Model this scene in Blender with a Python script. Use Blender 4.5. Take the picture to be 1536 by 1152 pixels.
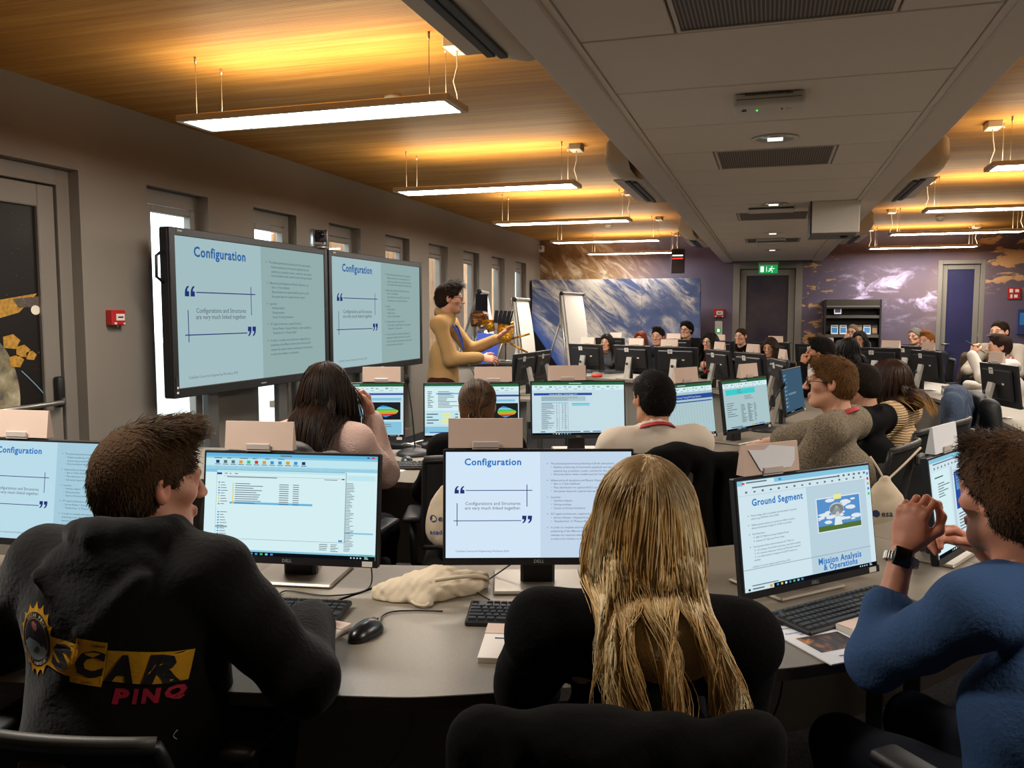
import bpy, bmesh, math, random
import numpy as np
from mathutils import Vector, Matrix, Euler
from math import sin, cos, pi, radians as R_, sqrt, atan2

for o in list(bpy.data.objects): bpy.data.objects.remove(o)
scene = bpy.context.scene
COL = scene.collection

# ------------------------------------------------------------------ camera
cam_d = bpy.data.cameras.new('camera'); cam = bpy.data.objects.new('camera', cam_d); COL.objects.link(cam)
cam_d.sensor_fit = 'HORIZONTAL'; cam_d.sensor_width = 36.0; cam_d.lens = 36.0 * 1250.0 / 1536.0
cam_d.clip_start = 0.05; cam_d.clip_end = 300
cam.location = (0, 0, 1.53)
cam.rotation_euler = (R_(90 - 4.80), 0, R_(17.187))
scene.camera = cam

# ------------------------------------------------------------------ world / light / exposure
world = bpy.data.worlds.new('world'); scene.world = world; world.use_nodes = True
wn = world.node_tree.nodes; wl = world.node_tree.links
for n in list(wn): wn.remove(n)
w_out = wn.new('ShaderNodeOutputWorld'); w_bg = wn.new('ShaderNodeBackground')
w_bg.inputs['Color'].default_value = (0.80, 0.92, 1.0, 1); w_bg.inputs['Strength'].default_value = 3.0   # even overcast sky
wl.new(w_bg.outputs[0], w_out.inputs[0])
scene.view_settings.view_transform = 'Standard'; scene.view_settings.look = 'None'
scene.view_settings.gamma = 1.0; scene.view_settings.use_curve_mapping = False
EXPO = 1.02
scene.view_settings.exposure = EXPO
LAMP_DOWN = 26.0      # radiance of the lamp diffusers, facing down
LAMP_UP = 9.0        # radiance of the up-light strip on top of every pendant lamp

# ------------------------------------------------------------------ material helpers
def S(h):
    h = h.lstrip('#'); r = [int(h[i:i+2], 16) / 255 for i in (0, 2, 4)]
    return tuple((c / 12.92 if c <= .04045 else ((c + .055) / 1.055) ** 2.4) for c in r)
MATS = {}
def mat(name, col='#808080', rough=.6, metal=0.0, emit=None, estr=1.0, bump=None, var=None, spec=None, attr=None, alpha=None, sheen=0):
    """bump=(scale, strength), var=(scale, amount) mottles the colour, attr = colour attribute to multiply."""
    if name in MATS: return MATS[name]
    m = bpy.data.materials.new(name); m.use_nodes = True; nt = m.node_tree; b = nt.nodes['Principled BSDF']
    c = S(col) if isinstance(col, str) else col
    b.inputs['Base Color'].default_value = (*c, 1); b.inputs['Roughness'].default_value = rough; b.inputs['Metallic'].default_value = metal
    if spec is not None: b.inputs['Specular IOR Level'].default_value = spec
    if sheen: b.inputs['Sheen Weight'].default_value = sheen
    if emit is not None:
        b.inputs['Emission Color'].default_value = (*(S(emit) if isinstance(emit, str) else emit), 1); b.inputs['Emission Strength'].default_value = estr
    tc = nt.nodes.new('ShaderNodeTexCoord')
    src = None
    if attr:
        a = nt.nodes.new('ShaderNodeVertexColor'); a.layer_name = attr; src = a.outputs['Color']
        nt.links.new(src, b.inputs['Base Color'])
    if var:
        n = nt.nodes.new('ShaderNodeTexNoise'); n.inputs['Scale'].default_value = var[0]; n.inputs['Detail'].default_value = 5
        nt.links.new(tc.outputs['Object'], n.inputs['Vector'])
        mr = nt.nodes.new('ShaderNodeMapRange'); mr.inputs[1].default_value = .3; mr.inputs[2].default_value = .7
        mr.inputs[3].default_value = 1 - var[1]; mr.inputs[4].default_value = 1 + var[1]
        nt.links.new(n.outputs[0], mr.inputs[0])
        mx = nt.nodes.new('ShaderNodeVectorMath'); mx.operation = 'SCALE'
        if src: nt.links.new(src, mx.inputs[0])
        else: mx.inputs[0].default_value = c
        nt.links.new(mr.outputs[0], mx.inputs['Scale']); nt.links.new(mx.outputs[0], b.inputs['Base Color'])
    if bump:
        n = nt.nodes.new('ShaderNodeTexNoise'); n.inputs['Scale'].default_value = bump[0]; n.inputs['Detail'].default_value = 4
        nt.links.new(tc.outputs['Object'], n.inputs['Vector'])
        bp = nt.nodes.new('ShaderNodeBump'); bp.inputs['Strength'].default_value = bump[1]; bp.inputs['Distance'].default_value = .01
        nt.links.new(n.outputs[0], bp.inputs['Height']); nt.links.new(bp.outputs[0], b.inputs['Normal'])
    MATS[name] = m; return m
def emis(name, col, st=1.0):
    if name in MATS: return MATS[name]
    m = bpy.data.materials.new(name); m.use_nodes = True; nt = m.node_tree; nt.nodes.clear()
    o = nt.nodes.new('ShaderNodeOutputMaterial'); e = nt.nodes.new('ShaderNodeEmission')
    e.inputs[0].default_value = (*(S(col) if isinstance(col, str) else col), 1); e.inputs[1].default_value = st
    nt.links.new(e.outputs[0], o.inputs[0]); MATS[name] = m; return m
def glass(name, tint=(1, 1, 1), refl=.08):
    if name in MATS: return MATS[name]
    m = bpy.data.materials.new(name); m.use_nodes = True; nt = m.node_tree; nt.nodes.clear()
    o = nt.nodes.new('ShaderNodeOutputMaterial'); t = nt.nodes.new('ShaderNodeBsdfTransparent'); g = nt.nodes.new('ShaderNodeBsdfGlossy')
    t.inputs[0].default_value = (*tint, 1); g.inputs['Roughness'].default_value = .03; g.inputs[0].default_value = (1, 1, 1, 1)
    x = nt.nodes.new('ShaderNodeMixShader'); x.inputs[0].default_value = refl
    nt.links.new(t.outputs[0], x.inputs[1]); nt.links.new(g.outputs[0], x.inputs[2]); nt.links.new(x.outputs[0], o.inputs[0])
    MATS[name] = m; return m
class NT:
    """tiny node-graph writer"""
    def __init__(s, name, rough=.6, spec=.3):
        s.m = bpy.data.materials.new(name); s.m.use_nodes = True; s.nt = s.m.node_tree; s.b = s.nt.nodes['Principled BSDF']
        s.b.inputs['Roughness'].default_value = rough; s.b.inputs['Specular IOR Level'].default_value = spec
        s.tc = s.nt.nodes.new('ShaderNodeTexCoord'); MATS[name] = s.m
    def put(s, inp, v):
        if isinstance(v, bpy.types.NodeSocket): s.nt.links.new(v, inp)
        elif isinstance(v, str): inp.default_value = (*S(v), 1)
        elif isinstance(v, (tuple, list)) and len(v) == 3 and len(inp.default_value) == 4: inp.default_value = (*v, 1)
        else: inp.default_value = v
    def obj(s): return s.tc.outputs['Object']
    def mapping(s, v, scale=(1, 1, 1), rot=(0, 0, 0), loc=(0, 0, 0)):
        n = s.nt.nodes.new('ShaderNodeMapping'); s.put(n.inputs[0], v); n.inputs['Scale'].default_value = scale
        n.inputs['Rotation'].default_value = rot; n.inputs['Location'].default_value = loc; return n.outputs[0]
    def noise(s, v, scale, detail=5, rough=.55, dist=0, out=0):
        n = s.nt.nodes.new('ShaderNodeTexNoise'); s.put(n.inputs['Vector'], v); n.inputs['Scale'].default_value = scale
        n.inputs['Detail'].default_value = detail; n.inputs['Roughness'].default_value = rough; n.inputs['Distortion'].default_value = dist; return n.outputs[out]
    def ramp(s, f, stops):
        n = s.nt.nodes.new('ShaderNodeValToRGB'); s.put(n.inputs[0], f); cr = n.color_ramp
        while len(cr.elements) < len(stops): cr.elements.new(.5)
        for e, (p, c) in zip(cr.elements, stops):
            e.position = p; e.color = (*(S(c) if isinstance(c, str) else c), 1)
        return n.outputs[0]
    def math(s, op, a, b=0.0, clamp=False):
        n = s.nt.nodes.new('ShaderNodeMath'); n.operation = op; n.use_clamp = clamp; s.put(n.inputs[0], a); s.put(n.inputs[1], b); return n.outputs[0]
    def mr(s, v, a, b, c=0.0, d=1.0):
        n = s.nt.nodes.new('ShaderNodeMapRange'); n.interpolation_type = 'SMOOTHSTEP'; s.put(n.inputs[0], v)
        for i, x in enumerate((a, b, c, d)): n.inputs[i + 1].default_value = x
        return n.outputs[0]
    def mix(s, f, a, b, mode='MIX'):
        n = s.nt.nodes.new('ShaderNodeMix'); n.data_type = 'RGBA'; n.blend_type = mode
        s.put(n.inputs[0], f); s.put(n.inputs[6], a); s.put(n.inputs[7], b); return n.outputs[2]
    def sep(s, v):
        n = s.nt.nodes.new('ShaderNodeSeparateXYZ'); s.put(n.inputs[0], v); return n.outputs
    def bump(s, h, st=.3, dist=.01):
        n = s.nt.nodes.new('ShaderNodeBump'); s.put(n.inputs['Height'], h); n.inputs['Strength'].default_value = st; n.inputs['Distance'].default_value = dist
        s.nt.links.new(n.outputs[0], s.b.inputs['Normal'])
    def color(s, c): s.put(s.b.inputs['Base Color'], c)

# ------------------------------------------------------------------ mesh helpers
class MB:
    """collects shapes; build() links them as ONE mesh object"""
    def __init__(s): s.v = []; s.f = []; s.mi = []; s.sm = []; s.mats = []
    def _m(s, m):
        if m is None: return 0
        if isinstance(m, str): m = MATS[m]
        if m not in s.mats: s.mats.append(m)
        return s.mats.index(m)
    def add(s, vs, fs, m=None, smooth=False, M=None):
        o = len(s.v)
        if M is not None: vs = [M @ Vector(p) for p in vs]
        s.v.extend([tuple(p) for p in vs]); i = s._m(m)
        for f in fs: s.f.append([o + k for k in f]); s.mi.append(i); s.sm.append(smooth)
        return s
    def box(s, c, d, m=None, M=None, bev=0.0, seg=1):
        """c centre, d full size"""
        if bev <= 0:
            x, y, z = d[0] / 2, d[1] / 2, d[2] / 2
            vs = [(c[0] + a * x, c[1] + b * y, c[2] + e * z) for e in (-1, 1) for b in (-1, 1) for a in (-1, 1)]
            return s.add(vs, [(0, 2, 3, 1), (4, 5, 7, 6), (0, 1, 5, 4), (2, 6, 7, 3), (0, 4, 6, 2), (1, 3, 7, 5)], m, False, M)
        bm = bmesh.new(); bmesh.ops.create_cube(bm, size=1)
        for v in bm.verts: v.co = Vector((v.co.x * d[0] + c[0], v.co.y * d[1] + c[1], v.co.z * d[2] + c[2]))
        bmesh.ops.bevel(bm, geom=list(bm.edges), offset=bev, segments=seg, affect='EDGES', profile=.5)
        bm.verts.index_update()
        vs = [v.co.copy() for v in bm.verts]; fs = [[v.index for v in f.verts] for f in bm.faces]; bm.free()
        return s.add(vs, fs, m, seg > 1, M)
    def bb(s, a, b, m=None, M=None, bev=0.0, seg=1):
        """box from two corners"""
        return s.box([(a[i] + b[i]) / 2 for i in range(3)], [abs(b[i] - a[i]) for i in range(3)], m, M, bev, seg)
    def prism(s, pts, h0, h1, m=None, M=None, smooth=False):
        """2D polygon in XY extruded from z=h0 to h1 (counter-clockwise)"""
        n = len(pts); vs = [(p[0], p[1], h0) for p in pts] + [(p[0], p[1], h1) for p in pts]
        fs = [list(range(n))[::-1], list(range(n, 2 * n))]
        s.add(vs, fs, m, False, M)
        o = len(s.v) - 2 * n; i = s._m(m)
        for k in range(n):
            s.f.append([o + k, o + (k + 1) % n, o + n + (k + 1) % n, o + n + k]); s.mi.append(i); s.sm.append(smooth)
        return s
    def tube(s, pts, r, m=None, n=8, M=None, cap=True, smooth=True):
        pts = [Vector(p) for p in pts]; k = len(pts)
        rs = r if isinstance(r, (list, tuple)) else [r] * k
        t0 = (pts[1] - pts[0]).normalized(); up = Vector((0, 0, 1)) if abs(t0.z) < .9 else Vector((1, 0, 0))
        u = t0.cross(up).normalized(); vs = []; 
        for i in range(k):
            t = (pts[min(i + 1, k - 1)] - pts[max(i - 1, 0)]).normalized()
            u = (u - t * u.dot(t)).normalized(); w = t.cross(u)
            for j in range(n):
                a = 2 * pi * j / n; vs.append(pts[i] + (u * cos(a) + w * sin(a)) * rs[i])
        fs = [(i * n + j, i * n + (j + 1) % n, (i + 1) * n + (j + 1) % n, (i + 1) * n + j) for i in range(k - 1) for j in range(n)]
        if cap: fs += [list(range(n))[::-1], list(range((k - 1) * n, k * n))]
        return s.add(vs, fs, m, smooth, M)
    def lathe(s, prof, m=None, n=20, M=None, smooth=True, cap=True):
        """profile [(r,z)...] about Z"""
        k = len(prof); vs = [(r * cos(2 * pi * j / n), r * sin(2 * pi * j / n), z) for r, z in prof for j in range(n)]
        fs = [(i * n + j, i * n + (j + 1) % n, (i + 1) * n + (j + 1) % n, (i + 1) * n + j) for i in range(k - 1) for j in range(n)]
        if cap: fs += [list(range(n))[::-1], list(range((k - 1) * n, k * n))]
        return s.add(vs, fs, m, smooth, M)
    def grid(s, fn, nu, nv, m=None, smooth=True, M=None, closed_u=False):
        vs = [fn(i / (nu - (0 if closed_u else 1)), j / (nv - 1)) for j in range(nv) for i in range(nu)]
        mu = nu if closed_u else nu - 1
        fs = [(j * nu + i, j * nu + (i + 1) % nu, (j + 1) * nu + (i + 1) % nu, (j + 1) * nu + i) for j in range(nv - 1) for i in range(mu)]
        return s.add(vs, fs, m, smooth, M)
    def mesh(s, name):
        me = bpy.data.meshes.new(name); me.from_pydata(s.v, [], s.f)
        for m in s.mats: me.materials.append(m)
        if s.mats: me.polygons.foreach_set('material_index', s.mi)
        me.polygons.foreach_set('use_smooth', s.sm); me.update(); return me
    def build(s, name, parent=None, m=None, loc=None, rot=None):
        if m is not None and not s.mats: s.mats = [MATS[m] if isinstance(m, str) else m]
        return link(name, s.mesh(name), parent, loc, rot)
def link(name, me, parent=None, loc=None, rot=None):
    o = bpy.data.objects.new(name, me); COL.objects.link(o)
    if parent: o.parent = parent
    if loc is not None: o.location = loc
    if rot is not None: o.rotation_euler = rot if hasattr(rot, '__len__') else (0, 0, rot)
    return o
def tag(o, label=None, cat=None, group=None, kind=None):
    if label: o['label'] = label
    if cat: o['category'] = cat
    if group: o['group'] = group
    if kind: o['kind'] = kind
    return o
def empty(name, loc=(0, 0, 0), rz=0, label=None, cat=None, group=None, kind=None):
    o = bpy.data.objects.new(name, None); COL.objects.link(o); o.location = loc; o.rotation_euler = rz if hasattr(rz, '__len__') else (0, 0, rz)
    o.empty_display_size = .05
    return tag(o, label, cat, group, kind)
def copy_tree(o, parent=None):
    c = o.copy(); COL.objects.link(c); c.parent = parent
    for ch in o.children: copy_tree(ch, c)
    return c
def dup(o, loc, rz=0, label=None, group=None):
    c = copy_tree(o); c.location = loc; c.rotation_euler = (0, 0, rz) if not hasattr(rz, '__len__') else rz
    if label: c['label'] = label
    if group: c['group'] = group
    return c
def one(name, mb, label, cat, group=None, kind=None, loc=None, rot=None, m=None):
    return tag(mb.build(name, None, m, loc, rot), label, cat, group, kind)
_tcache = {}
def text_geo(t, size=1.0, align='LEFT', bold=0.0, xs=1.0):
    """lettering outlines as mesh data (built-in font)"""
    key = (t, bold)
    if key not in _tcache:
        cu = bpy.data.curves.new('t', 'FONT'); cu.body = t; cu.size = 1; cu.resolution_u = 2; cu.offset = bold; cu.space_character = 1 + 3.2 * bold
        ob = bpy.data.objects.new('t', cu); me = ob.to_mesh()
        vs = [tuple(v.co) for v in me.vertices]; fs = [list(p.vertices) for p in me.polygons]
        ob.to_mesh_clear(); bpy.data.objects.remove(ob); bpy.data.curves.remove(cu); _tcache[key] = (vs, fs)
    vs, fs = _tcache[key]
    if not vs: return [], []
    x0 = min(v[0] for v in vs); x1 = max(v[0] for v in vs)
    dx = {'LEFT': 0, 'CENTER': -(x0 + x1) / 2, 'RIGHT': -x1}[align]
    return [((v[0] + dx) * size * xs, v[1] * size, 0) for v in vs], fs
def text_w(t, bold=0.0):
    text_geo(t, 1, 'LEFT', bold); vs = _tcache[(t, bold)][0]
    return max(v[0] for v in vs) - min(v[0] for v in vs)
def V3(x, y, z): return Vector((x, y, z))
rnd = random.Random(7)

# ------------------------------------------------------------------ common materials
mat('black_plastic', '#17171a', .45); mat('dark_plastic', '#2a2a2c', .5); mat('grey_plastic', '#6d6b68', .45)
mat('white_plastic', '#d8d4cc', .45); mat('silver', '#a9a7a3', .32, .85); mat('chrome', '#d5d5d5', .12, 1)
mat('steel', '#8a8885', .38, .8); mat('white_paint', '#cfcac0', .5)
mat('paper', '#e9e2d8', .8); mat('card', '#d9bfae', .75); mat('ink', '#2b3a5c', .7); mat('red_sign', '#b3201f', .5)
mat('wall_grey', '#837b71', .85, var=(1.2, .04), bump=(220, .05)); mat('frame_grey', '#7f786f', .55)
# ================================================================== THE ROOM
XL, XR, YN, YF, ZC, ZB = -4.30, 4.60, -3.2, 15.75, 2.95, 2.48
# wood ceiling: fine slats along X, long boards of slightly different tone
w = NT('ceiling_wood', .55, .25); o = w.obj()
grain = w.noise(w.mapping(o, (.9, 26, 1)), 1.0, 6, .6)
board = w.noise(w.mapping(o, (.35, 7.5, 1)), 1.0, 3, .5)
big = w.noise(w.mapping(o, (.5, 1.6, 1)), 1.0, 2, .5)
c = w.ramp(grain, [(.3, '#b98339'), (.52, '#cf9848'), (.75, '#e0b064')])
c = w.mix(w.mr(board, .35, .65), w.mix(1.0, c, (.84, .80, .75), 'MULTIPLY'), c)
c = w.mix(w.mr(big, .3, .7), w.mix(1.0, c, (.90, .86, .82), 'MULTIPLY'), c)
sy = w.sep(o)[1]
slat = w.math('PINGPONG', w.math('MULTIPLY', sy, 55.0), .5)           # a groove every 18 mm
groove = w.mr(slat, .0, .14)
c = w.mix(groove, w.mix(1.0, c, (.45, .40, .34), 'MULTIPLY'), c)
w.color(c); w.bump(groove, .5, .004)

mb = MB(); mb.bb((XL - .3, YN, ZC), (XR + .3, YF + .3, ZC + .12), 'ceiling_wood')
tag(mb.build('ceiling'), 'warm slatted timber ceiling with long grain', 'ceiling', kind='structure')
f = NT('floor_carpet', .95, .1); o = f.obj()
f.color(f.ramp(f.noise(o, 60, 4), [(.3, '#26262a'), (.7, '#3a393b')])); f.bump(f.noise(o, 400, 2), .4, .004)
mb = MB(); mb.bb((XL - .3, YN, -.1), (XR + .3, YF + .3, 0), 'floor_carpet')
tag(mb.build('floor'), 'dark grey carpet floor under the desks', 'floor', kind='structure')

# windows and door openings in the left wall
WIN = [(5.03 + 1.296 * k, 5.03 + 1.296 * k + .685) for k in range(8)]
DOOR1 = (3.0, 4.41)
wl_ = MB(); TH = .20
def wallbox(y0, y1, z0, z1): wl_.bb((XL - TH, y0, z0), (XL, y1, z1), 'wall_grey')
wallbox(YN, YF + .3, 2.455, ZC)
ys = [YN, DOOR1[0], DOOR1[1]] + [e for p in WIN for e in p] + [YF + .3]
for i in range(0, len(ys), 2): wallbox(ys[i], ys[i + 1], 0, 2.455)
for y0, y1 in WIN: wallbox(y0, y1, 0, .10)
wl_.bb((XL - TH - .12, DOOR1[0] - .1, 0), (XL - TH - .005, DOOR1[1] + .1, 2.56), 'wall_grey')  # added slab outside the door opening, keeps sky light from leaking in
tag(wl_.build('wall_left'), 'taupe painted wall with tall narrow window openings', 'wall', kind='structure')
mb = MB(); mb.bb((XR, YN, 0), (XR + .3, YF, ZC), 'wall_grey'); tag(mb.build('wall_right'), 'plain taupe side wall', 'wall', kind='structure')
mb = MB(); mb.bb((XL - .3, YN - .3, 0), (XR + .3, YN, ZC), 'wall_grey'); tag(mb.build('wall_back'), 'plain taupe wall behind the photographer', 'wall', kind='structure')

glass('window_glass', (.97, 1, 1), .06)
mat('frame_dark', '#5f5a54', .5)
def window(i, y0, y1):
    x = XL - .125; r = empty('window_%d' % i, (x, (y0 + y1) / 2, .10), 0, kind='structure')
    ord_ = ['first', 'second', 'third', 'fourth', 'fifth', 'sixth', 'seventh', 'eighth'][i - 1]
    tag(r, 'tall narrow grey framed window, %s from the satellite door' % ord_, 'window')
    w2 = (y1 - y0) / 2; H = 2.355; fm = MB(); t = .065
    for a, b in (((-.035, -w2, 0), (.035, -w2 + t, H)), ((-.035, w2 - t, 0), (.035, w2, H)), ((-.035, -w2 + t, H - .11), (.035, w2 - t, H)), ((-.035, -w2 + t, 0), (.035, w2 - t, .09))):
        fm.bb(a, b, 'frame_grey')
    fm.build('frame', r)
    sm = MB(); a = w2 - t - .008; e = .05
    for p, q in (((-.02, -a, .1), (.05, -a + e, H - .12)), ((-.02, a - e, .1), (.05, a, H - .12)), ((-.02, -a + e, H - .17), (.05, a - e, H - .12)), ((-.02, -a + e, .1), (.05, a - e, .15))):
        sm.bb(p, q, 'frame_grey', bev=.006)
    s = sm.build('sash', r)
    g = MB(); g.bb((-.004, -a + e - .005, .145), (.004, a - e + .005, H - .165), 'window_glass'); g.build('pane', r)
    h = MB(); h.bb((.05, a - .035, 1.0), (.062, a - .012, 1.10), 'silver'); h.tube([(.055, a - .023, 1.05), (.09, a - .023, 1.05), (.09, a - .023, .93)], .008, 'silver'); h.build('handle', s)
    return r
for i, (a, b) in enumerate(WIN): window(i + 1, a, b)

# outside: weathered timber screen beyond the far windows, pale paving and a white neighbouring wall
mat('fence_wood', '#a8794f', .8, var=(3, .25)); mat('paving', '#9a968e', .9, var=(2, .1)); mat('fence_post', '#5d4a38', .8)
mb = MB(); mb.bb((-40, -20, -.4), (XL - .36, 40, -.12), 'paving'); tag(mb.build('paving'), 'pale paving outside the windows', 'paving', kind='structure')
fr = empty('timber_screen', (XL - 1.5, 9.0, -.12), 0, 'weathered brown timber plank screen outside the far windows', 'fence')
pm = MB(); pm.box((0, 0, 1.35), (.03, .19, 2.7), 'fence_wood'); pme = pm.mesh('plank')
for k in range(46): link('plank', pme, fr, (rnd.uniform(-.006, .006), .2 * k, 0))
rm = MB()
for z in (.5, 1.4, 2.3): rm.bb((-.09, -.1, z), (-.016, 9.2, z + .08), 'fence_post')
rm.build('rail', fr)

# satellite door on the left
dr = empty('door_1', (XL - .14, (DOOR1[0] + DOOR1[1]) / 2, 0), 0, 'grey framed door printed with a satellite above the Earth', 'door', kind='structure')
dw = (DOOR1[1] - DOOR1[0]) / 2
mat('poster_black', '#15120f', .35)
m_ = NT('poster_space', .35, .4); st = m_.noise(m_.obj(), 95, 2, .5)
m_.color(m_.mix(m_.mr(st, .735, .77), '#191512', '#b9b4a8')); 
fm = MB()
for a, b in (((-.05, dw - .10, 0), (.06, dw, 2.455)), ((-.05, -dw, 0), (.06, -dw + .10, 2.455)), ((-.05, -dw + .10, 2.35), (.06, dw - .10, 2.455))): fm.bb(a, b, 'frame_grey', bev=.004)
fm.build('door_frame', dr)
lm = MB(); q = dw - .11
for a, b in (((-.03, q - .13, .02), (.045, q, 2.34)), ((-.03, -q, .02), (.045, -q + .13, 2.34)), ((-.03, -q + .13, 2.20), (.045, q - .13, 2.34)), ((-.03, -q + .13, .02), (.045, q - .13, .16))): lm.bb(a, b, 'frame_grey', bev=.006)
leaf = lm.build('door_leaf', dr)
pp = MB(); pp.bb((-.02, -q + .13, .16), (.02, q - .13, 2.20), 'poster_space'); post = pp.build('printed_panel', dr)
# the print: Earth limb, gold satellite, solar wing (flat print)
e_ = NT('print_earth', .4, .3); nz = e_.noise(e_.obj(), 5, 6, .6)
e_.color(e_.ramp(nz, [(.35, '#2e3a46'), (.5, '#8a8064'), (.62, '#b3a88c'), (.72, '#e7e2d6')]))
mat('print_gold', '#b98a35', .4, var=(40, .35)); mat('print_wing', '#5b5148', .35, var=(60, .2)); mat('print_glow', '#f2ead6', .5); mat('print_blue', '#7fa4c4', .5)
yE = 4.00 - (DOOR1[0] + DOOR1[1]) / 2
art = MB()
def flat(pts, m, d): art.add([(.02 + d, p[0], p[1]) for p in pts], [list(range(len(pts)))], m)
cyE, czE = yE - .30, 1.02
flat([(cyE + .30 * cos(a) * 1.0, czE + .42 * sin(a)) for a in [2 * pi * k / 40 for k in range(40)]], 'print_earth', .001)
flat([(yE - .20, 1.60), (yE + .16, 1.66), (yE + .02, 1.54), (yE - .14, 1.50)], 'print_gold', .002)
for k in range(5): flat([(yE - .02 + .072 * k, 1.62 + .008 * k), (yE + .048 + .072 * k, 1.63 + .008 * k), (yE + .085 + .068 * k, 1.575 + .006 * k), (yE + .02 + .068 * k, 1.565 + .006 * k)], 'print_wing', .0025)
for dy, dz, s_ in ((-.05, 1.36, .07), (.03, 1.30, .06), (-.02, 1.24, .06), (.09, 1.27, .045)):
    flat([(yE + dy + s_ * cos(a), dz + s_ * .7 * sin(a)) for a in (0.2, 1.3, 2.4, 3.9, 5.2)], 'print_gold', .003)
flat([(yE + .14 + .035 * cos(a), 1.555 + .03 * sin(a)) for a in [2 * pi * k / 16 for k in range(16)]], 'print_glow', .004)
arc = [(yE + .02 + .24 * sin(t * 1.5) , 1.18 - .33 * t) for t in [k / 12 for k in range(13)]]
flat(arc + [(y - .008, z) for y, z in arc[::-1]], 'print_blue', .003)
art.build('printed_satellite', post)
hm = MB(); hm.box((.07, q - .05, 1.03), (.05, .05, .20), 'black_plastic', bev=.015, seg=2); hm.tube([(.10, q - .05, .98), (.12, q - .08, .965), (.12, -q + .10, .955)], .016, 'silver'); hm.box((.08, -q + .06, .96), (.06, .05, .16), 'black_plastic', bev=.01)
hm.build('panic_bar', dr)

def call_point(loc, rz, label, sz=1.0):
    r = empty('fire_call_point', loc, rz, label, 'call point', 'fire call points')
    b = MB(); b.box((.028 * sz, 0, 0), (.056 * sz, .125 * sz, .105 * sz), 'red_sign', bev=.006); b.build('housing', r)
    p = MB(); p.box((.058 * sz, .01 * sz, .004), (.004, .075 * sz, .045 * sz), 'paper'); p.box((.061 * sz, .01 * sz, .004), (.002, .045 * sz, .010 * sz), 'black_plastic')
    p.box((.058 * sz, -.035 * sz, -.038 * sz), (.004, .02 * sz, .014 * sz), 'paper'); p.box((.058 * sz, .045 * sz, -.04 * sz), (.004, .012 * sz, .012 * sz), 'paper')
    p.build('label_plate', r); k = MB(); k.tube([(.04 * sz, 0, -.05 * sz), (.04 * sz, 0, -.066 * sz)], .008 * sz, 'steel'); k.build('key_barrel', r)
    return r
call_point((XL, 4.655, 1.505), 0, 'red fire call point on the taupe wall beside the satellite door')

# ---- far wall with the printed mural
mu = NT('mural_print', .7, .2); o = mu.obj(); s = mu.sep(o)   # object origin at wall centre: x along wall, z up
x_, z_ = s[0], s[2]
n1 = mu.noise(mu.mapping(o, (.55, 1, 1.0), (0, .6, 0)), 1.1, 8, .62, .6)
n2 = mu.noise(mu.mapping(mu.mapping(o, (1, 1, 1), (0, -.8, 0)), (.7, 1, 2.4)), 2.2, 10, .70, 1.0)
n3 = mu.noise(o, .55, 3, .5)
base = mu.ramp(n3, [(.3, '#4b4656'), (.45, '#62586a'), (.6, '#6b5c66'), (.75, '#86736f')])
leftw = mu.mr(x_, -3.6, -1.6, 1.0, 0.0)                      # tawny cloudy quarter on the left
cl = mu.math('MULTIPLY', mu.mr(n2, .46, .66), mu.mr(n1, .35, .6))
lc = mu.ramp(n1, [(.3, '#5a4630'), (.5, '#8d6c45'), (.7, '#a98a60')])
lc = mu.mix(cl, lc, '#e6d6ba')
base = mu.mix(leftw, base, lc)
n4 = mu.noise(mu.mapping(o, (1.2, 1, 2.2), (0, .25, 0)), 1.7, 8, .66, .8)
wisp = mu.math('MULTIPLY', mu.mr(n4, .50, .72), mu.math('MULTIPLY', mu.mr(x_, .5, 1.6), mu.mr(z_, -.3, .4)))
wisp = mu.math('MULTIPLY', wisp, mu.math('MULTIPLY', mu.mr(x_, 2.6, 3.1, 1, 0), mu.mr(z_, .55, 1.0, 1, 0)))
base = mu.mix(wisp, base, '#d6c6ee')
n5 = mu.noise(mu.mapping(o, (2.6, 1, 5.5), (0, -.3, 0)), 1.6, 7, .6, .5)
isl = mu.math('MULTIPLY', mu.mr(n5, .56, .60), mu.math('MULTIPLY', mu.mr(x_, .42, .55), mu.mr(x_, .8, 1.25, 1, 0)))
base = mu.mix(isl, base, '#c69a63')
n6 = mu.noise(mu.mapping(o, (1.5, 1, 3.4), (0, -.45, 0)), 1.5, 6, .6, .4)
land = mu.math('MULTIPLY', mu.mr(n6, .50, .535), mu.math('MULTIPLY', mu.mr(x_, 3.1, 3.5), mu.mr(z_, .35, .75)))
base = mu.mix(land, base, '#d9a874')
mu.color(base)
D2 = (-.667, .53)
D3 = (2.70, 3.42)
mb = MB(); zt = 2.40
mu_m = MATS['mural_print']; cxw, czw = 0.0, 1.45
for a, b in (((XL - .3, 0, 0), (D2[0], .3, ZC)), ((D2[1], 0, 0), (D3[0], .3, ZC)), ((D3[1], 0, 0), (XR + .3, .3, ZC)), ((D2[0], 0, 2.46), (D2[1], .3, ZC)), ((D3[0], 0, 2.44), (D3[1], .3, ZC))):
    mb.bb((a[0], a[1], a[2] - czw), (b[0], b[1], b[2] - czw), mu_m)
mb.bb((XL - .3, .305, -czw), (XR + .3, .40, ZC - czw), 'wall_grey')  # unseen backing added behind the far doors to block sky light at the gaps
tag(mb.build('wall_far', loc=(0, YF, czw)), 'end wall printed with a mural of Earth seen from orbit', 'wall', kind='structure')
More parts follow.
